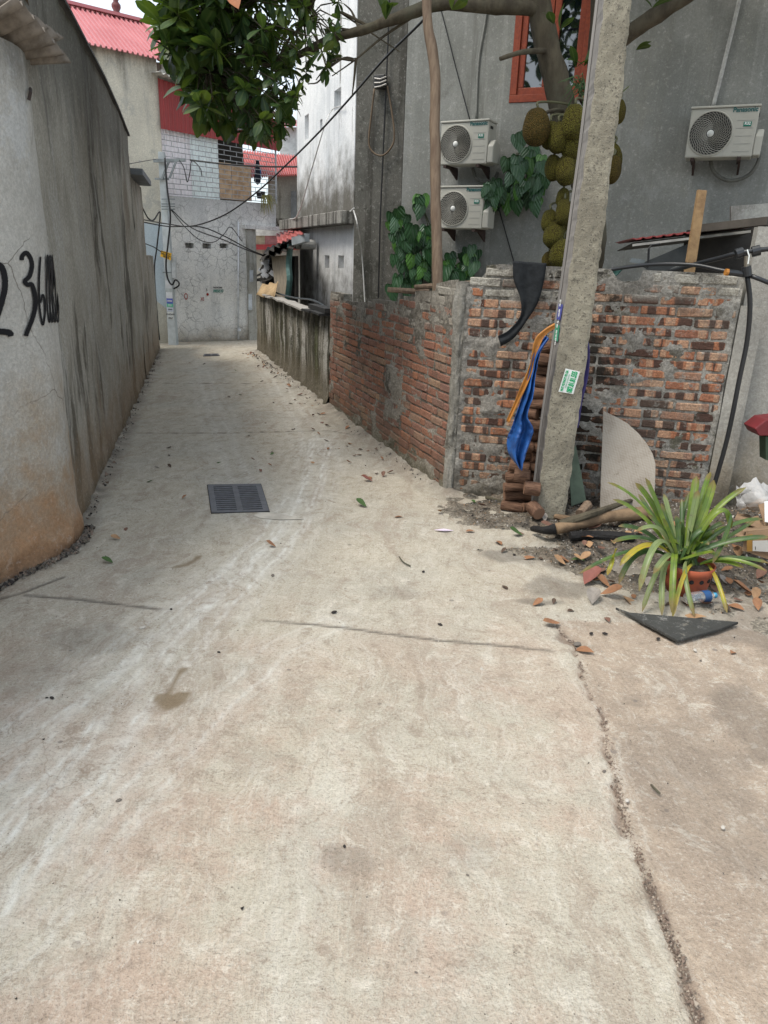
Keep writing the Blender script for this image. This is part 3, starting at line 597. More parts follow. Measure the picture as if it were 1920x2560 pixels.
# rough mortar corner
mb = MB()
def corner(u, v):
    th_ = -3.3+u*3.4; z = -.02+v*1.49; q = Vector((u*4, z*6, 3)); r_ = .040+.012*mnoise.fractal(q, .8, 2, 4)+.028*max(0, mnoise.noise(Vector((0, z*3.5, 8))))
    return (.475+math.cos(th_)*r_*1.15, 5.05+math.sin(th_)*r_, z)
mb.grid(corner, 34, 110); mb.build('corner_mortar', wallmat('corner_mortar', (.38, .365, .325), (.28, .265, .23), blotch=[((.12, .11, .09), .7, .52, .62, 5)], grain=.2, bump=.9), wb, smooth=True)
# trim strip
n = facen(BB0, BB1); tr = thing('plaster_wall', 'pale plastered wall at the right edge, damp stained at its foot', 'wall', (2.6, 4.7, 0))
mb = MB(); P0, P1 = Vector((2.165, 4.655)), Vector((2.29, 4.60)); path_strip(mb, [P0, P1], -.05, 1.40, .02, .006, seed=30); mb.build('wall_edge', M['right_plaster'], tr, smooth=True)
P2, P3 = Vector((2.20, 4.70)), Vector((4.2, 4.30)); mb = MB(); path_strip(mb, [P2, P3], -.05, 1.86, .05, .01, seed=31); mb.build('wall_face', M['right_plaster'], tr, smooth=True)
MB().prism([(2.21, 4.72, -.05), (4.2, 4.32, -.05), (4.22, 4.42, -.05), (2.23, 4.82, -.05)], (0, 0, 1.91)).build('wall_core', M['right_plaster'], tr)

# mossy wall
mw_ = thing('mossy_wall', 'low wall stained black and green with white streaks beyond the side brick wall', 'wall', (-1.5, 10.4, 0))
Q0, Q1 = Vector((-.665, 8.03)), Vector((-2.32, 12.85))
mb = path_strip(MB(), [Q1, Q0], -.05, .985, .04, .016, seed=15, foot=.05)
k0 = len(mb.v); mb2 = MB(); mb2.v = mb.v; mb2.f = [f[::-1] for f in mb.f]; mb2.m = mb.m
nrm = facen(Q0, Q1)
for i, v in enumerate(mb2.v):   # path_strip pushes to its right hand side: mirror the push to the alley side
    pass
mb2.build('wall_face', M['mossy'], mw_, smooth=True)
for s_ in (0,):
    a, b = Vector((*Q0, 0)), Vector((*Q1, 0)); MB().prism([a-nrm*.03+Vector((0, 0, -.05)), b-nrm*.03+Vector((0, 0, -.05)), b-nrm*.2+Vector((0, 0, -.05)), a-nrm*.2+Vector((0, 0, -.05))], (0, 0, 1.025)).build('wall_core', M['mossy'], mw_)
r = random.Random(5)
tone = [simple('cap_dark', (.03, .03, .03), .7), simple('cap_pale', (.38, .36, .33), .8), simple('cap_mid', (.16, .15, .14), .8)]
for i in range(9):
    s0 = i*.085; pa = a+(b-a)*(s0+.003); pb = a+(b-a)*(s0+.083); off = nrm*r.uniform(.0, .05)
    MB().bar(pa+off+Vector((0, 0, .995+r.uniform(0, .02))), pb+off+Vector((0, 0, 1.0+r.uniform(0, .02))), .16, .022).build('coping_tile', tone[r.choice([0, 1, 2, 1])], mw_)
tag(MB().bar(a+nrm*.0+Vector((0, 0, 1.05)), a+(b-a)*.16+Vector((0, 0, 1.05)), .10, .05).build('rubber_block', tone[0], origin=a+Vector((0, 0, 1.03))), 'flat black block lying on top of the mossy wall beside the brick wall', 'block')
hp = smooth_path([a+(b-a)*t_+Vector((.02, 0, 1.04+h_))-nrm*.04 for t_, h_ in ((.02, .0), (.2, .06), (.4, .03), (.6, .02), (.75, .03))], 5)
tag(MB().tube(hp, .012, 6).build('hose', simple('hose_grey', (.05, .06, .07), .5), origin=hp[0]), 'dark hose lying along the top of the mossy wall', 'hose')
cb = thing('cardboard_sheet', 'buckled tan cardboard sheet leaning on the far end of the mossy wall', 'cardboard', on(670, 740, Q0, Q1))
M['card'] = simple('cardboard', (.42, .30, .17), .85, .2, scale=14, world=True)
p00, p10, p11, p01 = on(641, 738, Q0, Q1, .06), on(688, 748, Q0, Q1, .06), on(697, 706, Q0, Q1, -.1), on(655, 712, Q0, Q1, -.1)
mb = MB(); corr(mb, p00, p10, p11, p01, 2.2, .02, 2); mb.build('sheet', M['card'], cb, smooth=True, solid=.01)

# ------------------------------------------------------------------ walls with openings
def wall(a, b, z0, z1, th, mat, root, name='wall', holes=(), depth=.12, side=None):
    a = Vector((a[0], a[1], 0)); b = Vector((b[0], b[1], 0)); L = (b-a).length; d = (b-a)/L; n = facen(a, b); mb = MB()
    S = sorted({0, L, *[h[0] for h in holes], *[h[1] for h in holes]}); Zs = sorted({z0, z1, *[h[2] for h in holes], *[h[3] for h in holes]})
    pt = lambda s, z, o=0: a+d*s-n*o+Vector((0, 0, z))
    for i in range(len(S)-1):
        for j in range(len(Zs)-1):
            cs, cz = (S[i]+S[i+1])/2, (Zs[j]+Zs[j+1])/2
            if any(h[0] < cs < h[1] and h[2] < cz < h[3] for h in holes): continue
            mb.add([pt(S[i], Zs[j]), pt(S[i+1], Zs[j]), pt(S[i+1], Zs[j+1]), pt(S[i], Zs[j+1])], [(0, 1, 2, 3)])
    for h in holes:
        s0, s1, q0, q1 = h[:4]; D = h[4] if len(h) > 4 else depth
        for (u0, v0, u1, v1) in ((s0, q0, s1, q0), (s1, q0, s1, q1), (s1, q1, s0, q1), (s0, q1, s0, q0)):
            mb.add([pt(u0, v0), pt(u1, v1), pt(u1, v1, D), pt(u0, v0, D)], [(0, 1, 2, 3)])
        if D < th: mb.add([pt(s0, q0, D), pt(s1, q0, D), pt(s1, q1, D), pt(s0, q1, D)], [(0, 1, 2, 3)])
    for (u0, v0, u1, v1) in ((0, z0, 0, z1), (L, z0, L, z1), (0, z1, L, z1)):
        mb.add([pt(u0, v0), pt(u1, v1), pt(u1, v1, th), pt(u0, v0, th)], [(0, 1, 2, 3)])
    if not any((h[4] if len(h) > 4 else depth) >= th for h in holes): mb.add([pt(0, z0, th), pt(L, z0, th), pt(L, z1, th), pt(0, z1, th)], [(0, 1, 2, 3)])
    return mb.build(name, mat, root)

# ------------------------------------------------------------------ grey house and white building
TH = math.radians(22); HD = Vector((math.cos(TH), -math.sin(TH))); HP = Vector((.33, 9.5))
def Hp(s): return HP+HD*s
hx = lambda X: (X-HP.x)/HD.x
ha, hb = Hp(hx(.08)), Hp(hx(5.6))
def hon(x, y, off=0): return on(x, y, Hp(0), Hp(1), off)
def hs(x, y): q = hon(x, y); return (Vector((q.x, q.y))-ha).dot(HD), q.z
house = thing('grey_house', 'grey cement rendered house behind the jackfruit tree', 'building', (2.5, 9, 0))
ws0, _ = hs(1272, 255); ws1, _ = hs(1478, 100); _, wz0 = hs(1272, 258)
wall(ha, hb, -.05, 6.5, .25, M['house_grey'], house, 'wall', holes=[(ws0, ws1, wz0, 5.3)], depth=.10)
MB().prism([(*(ha+Vector((.1, .3))), 6.3), (*(hb+Vector((0, .3))), 6.3), (*(hb+Vector((0, 6))), 6.3), (*(ha+Vector((0, 6))), 6.3)], (0, 0, .2)).build('roof', M['house_grey'], house)
# window
win = MB(); fr = simple('red_window_wood', (.25, .048, .018), .55, .4, scale=30, col2=(.18, .032, .014), world=True)
nh = facen(ha, hb)
def hpt(s, z, o=0): q = ha+HD*s; return Vector((q.x, q.y, z))+nh*o
def hbar(mb, s0, z0, s1, z1, o0, o1):
    mb.prism([hpt(s0, z0, o0), hpt(s1, z0, o0), hpt(s1, z1, o0), hpt(s0, z1, o0)], nh*(o1-o0)); return mb
mb = MB(); W_ = .075; s0, s1, z0, z1 = ws0+.002, ws1-.002, wz0+.002, 5.298; sm = (s0+s1)/2
for q in ((s0, z0, s1, z0+W_), (s0, z1-W_, s1, z1), (s0, z0+W_+.001, s0+W_, z1-W_-.001), (s1-W_, z0+W_+.001, s1, z1-W_-.001)): hbar(mb, *q, -.09, .008)
wf = mb.build('window_frame', fr, house, bevel=.004)
tg = MT('window_glass', .03, .9); tg.b.inputs['Metallic'].default_value = .0; tg.b.inputs['IOR'].default_value = 1.9; M['glass'] = tg.done((.002, .004, .008))
for (u0, u1) in ((s0+W_+.001, sm-.004), (sm+.004, s1-W_-.001)):
    cs = MB()
    for q in ((u0, z0+W_+.001, u1, z0+W_+.07), (u0, z0+W_+.071, u0+.065, z1-.08), (u1-.065, z0+W_+.071, u1, z1-.08)): hbar(cs, *q, -.075, -.012)
    co = cs.build('casement', fr, wf, bevel=.005)
    gb = MB(); hbar(gb, u0+.06, z0+W_+.06, u1-.06, z1-.08, -.05, -.044)
    gb.build('pane', M['glass'], wf)
# pipes and wires on the house wall
def hwire(name, label, pts, r_, mat, cat='cable', off=.02, n=6):
    P = smooth_path([hon(x, y, off+r_) for x, y in pts], 6); return tag(MB().tube(P, r_, n).build(name, mat, origin=P[0], smooth=True), label, cat)
M['black_cable'] = simple('black_cable', (.012, .012, .013), .5, .4); M['lag'] = simple('pipe_lagging', (.45, .45, .43), .7, .3, scale=25, bump=.4)
hwire('drain_pipe', 'pale wrapped refrigerant pipe rising from the right hand air conditioner', [(1783, 265), (1800, 200), (1822, 110), (1838, 45), (1862, -60)], .022, M['lag'], 'pipe')
hwire('conduit', 'thin grey pipe line plastered down the wall above the stacked air conditioners', [(1225, -30), (1212, 60), (1196, 160), (1190, 300)], .012, M['house_grey'], 'pipe', .0)
hwire('cable', 'thin black cable slanting down to the upper of the two stacked air conditioners', [(1085, -20), (1104, 30), (1140, 170), (1175, 302)], .006, M['black_cable'])
hwire('cable', 'thin black cable slanting down from the vine to the torn black cloth', [(1235, 480), (1258, 560), (1285, 655)], .007, M['black_cable'])
E0, E1 = Vector((-.51, 9.87)), Vector((.075, 9.63))
M['loop'] = simple('brown_hose', (.13, .09, .055), .6)
def eon(x, y, o=0): return on(x, y, E0, E1, o)
bx = thing('wall_reel', 'black bracket with brown hose looped over it high on the dark end wall', 'hose reel', eon(950, 200))
mb = MB(); c = eon(951, 205, .07); Rz = Matrix.Rotation(-TH, 3, 'Z'); mb.box(c, (.14, .1, .14), Rz); mb.build('bracket', simple('blk_iron', (.02, .02, .02), .5, .5), bx, bevel=.01)
for k in range(3):
    q = eon(951, 195+k*9, .13); MB().tube([q-Rz@Vector((.075, 0, .01*k)), q+Rz@Vector((.0, 0.0, -.012)), q+Rz@Vector((.075, 0, .01))], .009, 6).build('winding', simple('worn_steel', (.35, .33, .30), .4, .5), bx)
P = smooth_path([eon(x, y, .06) for x, y in [(936, 222), (928, 290), (922, 350), (928, 375), (945, 388), (962, 386), (980, 365), (986, 335), (978, 270), (968, 215)]], 5)
MB().tube(P, .011, 6).build('hose_loop', M['loop'], bx, smooth=True)
P = [eon(x, y, .05) for x, y in [(974, -20), (970, 100), (965, 220), (958, 380), (950, 560), (946, 745)]]
tag(MB().tube(P, .009, 6).build('cable', M['black_cable'], origin=P[0]), 'straight black cable dropping down the dark end wall past the hose loop', 'cable')

wbd = thing('white_building', 'tall pale stained building with a projecting slab, standing behind the mossy wall', 'building', (-.6, 11, 0))
WD = Vector((-.35, .94)).normalized(); W0 = Vector((-.52, 9.88)); won = lambda x, y, o=0: on(x, y, W0, W0+WD, o)
def wsz(x, y): q = won(x, y); return (Vector((q.x, q.y))-W0).dot(WD), q.z
def hole(x0, y0, x1, y1, D=.12):
    s0, za = wsz(x1, y1); s1, zb = wsz(x0, y0); return (max(s0, .02), s1, min(za, zb), max(za, zb), D)
Lw1 = wsz(742, 350)[0]; slz = wsz(884, 526)[1]
wall(W0+WD*.0, W0+WD*Lw1, slz, 6.5, .3, M['white_bldg'], wbd, 'upper_wall', holes=[hole(836, 228, 852, 268), hole(762, 290, 772, 345), hole(800, 300, 806, 320)])
wall(W0+WD*.0+Vector((.03, 0)), W0+WD*wsz(745, 650)[0]+Vector((.03, 0)), -.05, slz-.16, .3, M['white_bldg_low'], wbd, 'lower_wall', holes=[hole(807, 638, 818, 671), hole(840, 638, 854, 672)])
wall(E0, E1, -.05, 6.5, .3, M['house_end'], wbd, 'end_wall')
nw = Vector((-WD.y, WD.x, 0)).normalized(); nw = facen(W0, W0+WD)
a = Vector((*W0, slz-.16)); b = Vector((*(W0+WD*wsz(722, 550)[0]), slz-.16))
MB().prism([a-nw*.2, b-nw*.2, b+nw*.17, a+nw*.17+Vector((0, .06, 0))], (0, 0, .16)).build('ledge_slab', M['slab'], wbd, bevel=.012)
for x0 in (785, 800):
    pass
P = smooth_path([won(x, y, .03) for x, y in [(885, 520), (870, 532), (850, 528), (840, 535), (820, 545)]], 4)
tag(MB().tube(P, .01, 5).build('cable', simple('white_cable', (.6, .6, .58), .5), origin=P[0]), 'white cable lying along the edge of the ledge slab', 'cable')
P = smooth_path([won(884, 526, .05), won(893, 560, .1), eon(905, 640, .05), eon(912, 755, .05)], 6)
tag(MB().tube(P, .008, 5).build('cable', bpy.data.materials['white_cable'], origin=P[0]), 'white cable hanging from the ledge slab down the dark end wall', 'cable')
P = smooth_path([won(860, 263, .04), won(830, 275, .05), won(810, 320, .3), won(780, 420, .3), won(745, 535, .2), won(722, 548, .15)], 6)
tag(MB().tube(P, .008, 5).build('cable', bpy.data.materials['white_cable'], origin=P[0]), 'thin white cable sagging down the face of the white building', 'cable')

# shed between mossy wall and white building
sh = thing('lean_to_shed', 'dark lean-to shed with ragged corrugated roof at the far end of the mossy wall', 'shed', (-2.0, 12.9, 0))
shon = lambda x, y, o=0: on(x, y, Q0-Vector((0, 0))+Vector((.25, .1)), Q1+Vector((.25, .1)), o)
M['old_board'] = simple('old_grey_board', (.36, .31, .24), .9, .2, scale=9, col2=(.24, .21, .17), world=True); M['green_board'] = simple('green_laminate', (.10, .20, .19), .5, world=True)
M['black_roof'] = simple('black_corrugated', (.05, .045, .04), .85, .2, world=True)
mb = MB(); corr(mb, shon(650, 652, .15), shon(735, 618, .15), shon(760, 588, -.5), shon(668, 620, -.7), 6, .02, 2); mb.build('roof_sheet', M['black_roof'], sh, solid=.01)
mb = MB(); corr(mb, shon(660, 640, .2), shon(700, 612, .2), shon(715, 605, -.4), shon(690, 618, -.5), 3, .03, 2); mb.build('roof_sheet', M['black_roof'], sh, solid=.01)
mb = MB(); corr(mb, shon(695, 610, .12), shon(758, 583, .12), shon(740, 570, -.8), shon(690, 585, -.8), 5, .015, 2); mb.build('roof_sheet', simple('red_roof_dull', (.36, .08, .07), .6), sh, solid=.008)
mb = MB(); slab(mb, (shon(694, 745), shon(719, 752), shon(720, 638), shon(681, 640)), .02); mb.build('wall_board', M['old_board'], sh)
mb = MB(); mb.tube(smooth_path([shon(x, y, .04) for x, y in [(726, 610), (722, 660), (724, 700), (718, 755)]], 4), .045, 4); mb.build('green_strip', M['green_board'], sh)
mb = MB(); mb.bar(shon(735, 604, .15), shon(768, 594, .05), .07, .1); mb.build('beam', simple('galv', (.32, .35, .37), .5, .5), sh)
for x0 in (703, 665, 676, 741):
    mb = MB(); mb.bar(shon(x0, 640, -.1), shon(x0+1, 745, -.1), .05, .05); mb.build('post', M['black_roof'], sh)
for k, (x0, y0, x1, y1, w_) in enumerate([(640, 690, 684, 672, .03), (645, 700, 690, 690, .05), (655, 668, 685, 655, .02), (650, 676, 672, 640, .02), (660, 708, 684, 700, .07)]):
    mb = MB(); mb.bar(shon(x0, y0, .05*k-.1), shon(x1, y1, -.1), w_, w_); mb.build('scrap_board', M['black_roof'], sh)
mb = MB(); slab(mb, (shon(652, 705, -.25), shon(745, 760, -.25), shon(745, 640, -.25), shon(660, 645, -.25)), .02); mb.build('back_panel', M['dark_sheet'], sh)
jk = MB(); r = random.Random(4)
for k in range(10):
    q = shon(r.uniform(650, 685), r.uniform(655, 690), .02); jk.box(q, (r.uniform(.05, .12), .08, r.uniform(.03, .08)), Matrix.Rotation(r.uniform(0, 3), 3, 'Y'))
tag(jk.build('plastic_junk', simple('pale_plastic', (.55, .56, .58), .5), origin=shon(668, 690)), 'bundle of pale plastic junk tucked under the lean-to roof', 'junk', kind='stuff')
for k, (x, y) in enumerate([(757, 612), (771, 611)]):
    mb = MB(); c = won(x, y, .12); mb.tube([c+nw*.12, c-nw*.1], .07, 12); 
    tag(mb.build('vent_pipe', simple('asbestos_pipe', (.4, .4, .38), .8), origin=c), ['left', 'right'][k]+' of two short grey pipe stubs sticking out of the white building wall', 'pipe')

# ------------------------------------------------------------------ far end of the alley
TF = math.radians(37); FD = Vector((math.cos(TF), math.sin(TF))); _g = gz(560, 852).xy; _q = on(435, 856, _g, _g+FD); FP = Vector((_q.x, _q.y))
fon = lambda x, y, o=0: on(x, y, FP, FP+FD, o)
def fsz(x, y, a=FP): q = fon(x, y); return (Vector((q.x, q.y))-a).dot(FD), q.z
fb = thing('far_concrete_building', 'cracked grey concrete building with a barred upper storey across the end of the alley', 'building', (-3.3, 14.2, 0))
sR = fsz(637, 700)[0]; sR2 = fsz(690, 540)[0]; zl = fsz(640, 568)[1]; zt = fsz(560, 500)[1]
def fh(x0, y0, x1, y1, D=.2, a=FP): s0, z1 = fsz(x0, y0, a); s1, z0 = fsz(x1, y1, a); return (s0, s1, z0, z1, D)
wall(FP, FP+FD*sR, -.05, zl, .3, M['far_grey'], fb, 'lower_wall', holes=[fh(463, 607, 485, 621), fh(506, 608, 528, 622), fh(549, 608, 570, 621)])
wall(FP+Vector((.001, 0)), FP+FD*sR2, zl+.001, zt, .35, M['far_grey'], fb, 'upper_wall')
nf = facen(FP, FP+FD)
def fpt(s, z, o=0): q = FP+FD*s; return Vector((q.x, q.y, z))+nf*o
MB().prism([fpt(sR-.17, -.05, .002), fpt(sR+.02, -.05, .002), fpt(sR+.02, zl-.0, .002), fpt(sR-.17, zl, .002)], nf*.05).build('pilaster', M['far_beige2'], fb)
MB().prism([fpt(sR-.22, zl-.04, 0.001), fpt(sR2+.3, zl-.04, 0.001), fpt(sR2+.3, zl+.03, .001), fpt(sR-.22, zl+.03, .001)], nf*.09).build('lintel', M['far_grey'], fb)
Vp = MB(); Vp.tube([fon(596, 556, .04), fon(596, 848, .04)], .018, 8); Vp.tube([fon(595, 556, .04), fon(595, 556, -.05)], .018, 8)
Vp.build('drain_pipe', simple('pvc_grey', (.62, .64, .66), .4), fb, smooth=True)
MB().tube([fon(598, 828, .07), fon(598, 822, .06)], .035, 10).build('pipe_cap', bpy.data.materials['pvc_grey'], fb)
# infill panels behind the grille
zg1 = fsz(420, 322)[1]; g0 = fsz(412, 487)[0]; zg2 = fsz(690, 374)[1]
def zgt(s): return zg1+(zg2-zg1)*(s-g0)/(sR2-g0)
def fsheet(x0, x1, o, mat, name, waves, ytop=None, amp=.012):
    s0 = fsz(x0, 480)[0]; s1 = fsz(x1, 480)[0]; mb = MB(); zt_ = zgt((s0+s1)/2)+.0 if ytop is None else fsz((x0+x1)/2, ytop)[1]
    corr(mb, fpt(s0, zt-.02, o), fpt(s1, zt-.02, o), fpt(s1, zt_, o), fpt(s0, zt_, o), waves, amp, 1); return mb.build(name, mat, fb, solid=.006)
tp = MT('clear_pink_sheet', .35, .5); M['pinksheet'] = simple('pinkish_white_sheet', (.93, .89, .92), .4, .4, var=.05, scale=5, world=True); M['greensheet'] = simple('greenish_white_sheet', (.88, .95, .95), .4, .4, var=.05, scale=5, world=True)
for i, (x0, x1) in enumerate(((413, 448), (448, 484))): fsheet(x0, x1, -.06, M['pinksheet'], 'plastic_sheet', 4)
for i, (x0, x1) in enumerate(((484, 517), (517, 552))): fsheet(x0, x1, -.05, M['greensheet'], 'plastic_sheet', 4)
M['ply'] = simple('old_plywood', (.58, .42, .28), .85, .2, scale=10, col2=(.36, .24, .15), world=True)
for (x0, x1, y1) in ((553, 583, 405), (584, 632, 412)):
    s0 = fsz(x0, 480)[0]; s1 = fsz(x1, 480)[0]; z1_ = fsz(x0, y1)[1]; mb = MB(); mb.prism([fpt(s0, zt+.02, -.05), fpt(s1, zt+.02, -.05), fpt(s1, z1_, -.05), fpt(s0, z1_, -.05)], -nf*.015); mb.build('plywood_panel', M['ply'], fb)
# interior box: near-black back sheet stands for the shade inside, plus the floor
sI0, sI1 = g0, sR2
mb = MB(); mb.prism([fon(470, 520, -.9), fon(618, 520, -.9), fon(603, 320, -.9), fon(470, 290, -.9)], -nf*.05); mb.build('interior_shade_wall', M['dark_sheet'], fb)
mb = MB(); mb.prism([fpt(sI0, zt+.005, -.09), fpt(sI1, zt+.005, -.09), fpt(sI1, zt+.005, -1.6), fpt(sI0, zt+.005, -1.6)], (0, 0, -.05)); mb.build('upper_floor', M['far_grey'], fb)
bars = simple('grille_steel', (.34, .35, .36), .5, .5, metal=.3); bz = [(k+.1)/12.2 for k in range(13)]
def zb(s, f): return zt+.02+(zgt(s)-zt-.02)*f
for k, z in enumerate(bz):
    MB().bar(fpt(g0, zb(g0, z), .02), fpt(sR2, zb(sR2, z), .02), .011, .011).build('bar', bars, fb)
    if k < 12:
        nb = 9
        for j in range(nb):
            s = g0+(sR2-g0)*((j+(.5 if k % 2 else 0)+.2)/nb)
            if s < sR2: MB().bar(fpt(s, zb(s, z)+.008, .02), fpt(s, zb(s, bz[k+1])-.008, .02), .009, .009).build('bar', bars, fb)
MB().bar(fpt(sR2, zt, .02), fpt(sR2, zg1+.1, .02), .03, .03).build('corner_post', bars, fb)
# red cladding and its roof edge
M['red_clad'] = simple('red_cladding', (.30, .045, .045), .45, .4, scale=3, col2=(.25, .04, .04), world=True)
zc = fsz(412, 200)[1]; sC = fsz(692, 375)[0]; mb = MB(); corr(mb, fpt(g0-.02, zg1-.02, .05), fpt(sC+.03, zg2-.03, .05), fpt(sC+.03, zc-.35, .05), fpt(g0-.02, zc, .05), 30, .014, 1, 'trap'); mb.build('red_cladding', M['red_clad'], fb, solid=.006)
mb = MB(); corr(mb, fpt(g0-.1, zc+.03, .35), fpt(sC+.2, zc-.32, .35), fpt(sC+.2, zc+.1, -2.5), fpt(g0-.1, zc+.35, -2.5), 26, .018, 1); mb.build('roof_sheet', simple('grey_roof', (.42, .41, .38), .6), fb, solid=.008)
# clothes on the grille
cl = MB(); cl.prism([fon(642, 400, -.03), fon(648, 400, -.03), fon(652, 455, -.03), fon(645, 462, -.03), fon(636, 452, -.03)], -nf*.03); tag(cl.build('hanging_shirt', simple('navy_cloth', (.015, .017, .03), .9), origin=fon(644, 460)), 'black shirt hanging inside the upper window bars', 'clothing')
cl = MB(); cl.prism([fon(648, 420, -.06), fon(653, 425, -.06), fon(654, 448, -.06), fon(648, 452, -.06)], -nf*.02); tag(cl.build('hanging_cloth', simple('blue_cloth_far', (.04, .13, .33), .9), origin=fon(650, 452)), 'small blue cloth hanging beside the black shirt', 'clothing')
cl = MB(); cl.lathe(fon(652, 492, -.05)-Vector((0, 0, .03)), [(.0, 0), (.07, 0), (.09, .12), (.085, .12), (.06, .01)], 12); tag(cl.build('black_pot', simple('blk_plastic', (.02, .02, .022), .5), origin=fon(652, 495)), 'black plastic pot hung at the foot of the upper window bars', 'pot')
r = random.Random(12); dp = MB()
for k in range(40):
    q = fon(664+r.uniform(-8, 12), 488, .03); e = q+Vector((r.uniform(-.1, .15), -r.uniform(.0, .12), -r.uniform(.1, .36))); mdl = (q+e)/2+Vector((0, -.05, .06)); dp.tube([q, mdl, e], [.006, .006, .002], 3)
tag(dp.build('dry_plant', simple('dry_leaf_green', (.28, .27, .10), .9), origin=fon(664, 490)), 'dry trailing plant spilling over the concrete below the window bars', 'plant', kind='stuff')

# tall beige building with pink roof
bb = thing('tall_beige_building', 'tall beige rendered building with a pink corrugated roof behind the left wall', 'building', (-5, 13.5, 0))
zB = fon(405, 147).z
BDv = Vector((math.cos(math.radians(42)), math.sin(math.radians(42)))); BP = FP-BDv*.002; bon = lambda x, y, o=0: on(x, y, BP, BP-BDv, o)
wall(BP-BDv*3.2, BP, -.05, zB, .3, M['far_beige'], bb, 'wall')
nb_ = facen(BP, BP-BDv)
q = BP; MB().prism([(q.x-.01, q.y+.3, zt+.3), (q.x-.01, q.y+3, zt+.3), (q.x-.2, q.y+3, zt+.3), (q.x-.2, q.y+.3, zt+.3)], (0, 0, zB-zt-.3)).build('side_wall', M['far_beige'], bb)
M['pink_roof'] = simple('pink_roof', (.50, .20, .21), .55, .3, scale=2, col2=(.44, .16, .17), world=True)
e0, e1 = bon(110, 76, .14), bon(442, 156, .14); e0.z = e1.z = zB-.05; e0 = Vector((*(BP-BDv*2.6), zB-.05))+nb_*.14; r1 = atY(355, 60, e1.y+1.6); r0 = r1-Vector((BDv.x, BDv.y, 0))*2.9; r0.z = r1.z
mb = MB(); corr(mb, e0, e1, r1, r0, 34, .03, 1, 'trap'); mb.build('roof', M['pink_roof'], bb, solid=.01)
MB().bar(r0+Vector((0, 0, .04)), r1+Vector((0, 0, .04)), .22, .05).build('ridge_cap', M['pink_roof'], bb)
MB().bar(r1+Vector((.02, 0, .02)), e1+Vector((.02, 0, .0)), .10, .09).build('barge_board', M['pink_roof'], bb)
MB().bar(e1+Vector((.03, 0, -.06)), fon(395, 140, .10), .05, .12).build('fascia', simple('dark_red_fascia', (.25, .04, .035), .6), bb)
f0 = r0+(r1-r0)*.84; mb = MB(); mb.lathe(f0, [(.0, -.05), (.09, -.02), (.1, .05), (.05, .1), (.08, .16), (.08, .2), (.04, .25), (.06, .3), (.035, .36), (.015, .6), (0, .62)], 12); mb.build('finial', simple('finial_red', (.16, .05, .05), .6), bb, smooth=True)
MB().prism([fon(396, 176, .0), fon(413, 180, .0), fon(413, 194, .0), fon(396, 190, .0)], nf*.12).build('cornice', M['far_beige2'], bb, bevel=.01)
mb = MB(); bpt = lambda s_, z_: Vector((*(BP+BDv*s_), z_))+nb_*.003; mb.prism([bpt(-.62, .95), bpt(-.32, .78), bpt(-.02, .55), bpt(-.02, 2.05), bpt(-.5, 2.05), bpt(-.62, 1.98)], nb_*.006); mb.build('paint_patch', wallmat('pale_blue_paint', (.60, .68, .72), (.52, .60, .64), grain=.1, bump=.2), bb)

# things behind the opening
ob = thing('red_trim_house', 'pink and cream house seen through the opening beside the far building', 'building', (-2.4, 18.5, 0))
def strip(x0, x1, y0, y1, Y, mat, name, d=.05, par=None):
    mb = MB(); mb.prism([atY(x0, y1, Y), atY(x1, y1, Y), atY(x1, y0, Y), atY(x0, y0, Y)], (0, d, 0)); return mb.build(name, mat, par or ob)
strip(600, 790, 574, 589, 17.9, simple('white_parapet', (.72, .73, .72), .7), 'parapet', .2)
strip(600, 662, 589, 612, 18.0, simple('cream_panel', (.55, .48, .36), .7), 'window')
strip(662, 790, 589, 612, 18.01, simple('pink_panel', (.52, .24, .26), .6), 'window')
strip(600, 790, 611, 624, 17.95, simple('red_strip', (.40, .05, .06), .5), 'red_fascia', .1)
strip(560, 790, 624, 850, 18.1, M['far_beige2'], 'wall', .2)
mb = MB(); corr(mb, atY(700, 620, 17.3), atY(780, 590, 17.3), atY(780, 570, 18.2), atY(690, 600, 18.2), 8, .03, 1); mb.build('awning', M['pink_roof'], ob, solid=.01)
bk = thing('beige_tower_house', 'beige stained house with red roof rising between the far building and the white building', 'building', (-2.1, 17, 0))
def strip2(*a, **k): return strip(*a, par=bk, **k)
strip2(670, 770, 430, 560, 16.6, M['far_beige2'], 'wall', .3)
strip2(727, 741, 478, 546, 16.55, simple('grey_shutter', (.25, .26, .27), .6), 'door', .03)
mb = MB(); corr(mb, atY(600, 445, 16.3), atY(790, 435, 16.3), atY(790, 395, 18.2), atY(560, 372, 18.2), 36, .02, 1); mb.build('roof', simple('bright_red_roof', (.50, .14, .13), .5, .4, world=True), bk, solid=.01)
strip2(700, 760, 318, 392, 19.0, simple('pale_far_wall', (.60, .62, .62), .8), 'upper_wall', .3)
mb = MB(); corr(mb, atY(690, 318, 18.8), atY(760, 312, 18.8), atY(760, 302, 20), atY(700, 300, 20), 8, .02, 1); mb.build('upper_roof', M['pink_roof'], bk, solid=.01)
bl = thing('balustrade', 'old grey stone balustrade under the beige house by the ledge slab', 'balustrade', atY(710, 572, 16.2))
MB().bar(atY(688, 549, 16.2), atY(750, 551, 16.2), .1, .05).build('rail', M['slab'], bl)
for k in range(7):
    q = atY(692+k*8, 571, 16.2); MB().lathe(q, [(.03, 0), (.05, .04), (.025, .1), (.02, .15), (.03, .17)], 8).build('baluster', M['slab'], bl, smooth=True)
mt = thing('parked_motorbike', 'dark parked motorbike glimpsed past the far corner of the mossy wall', 'motorbike', gz(652, 858))
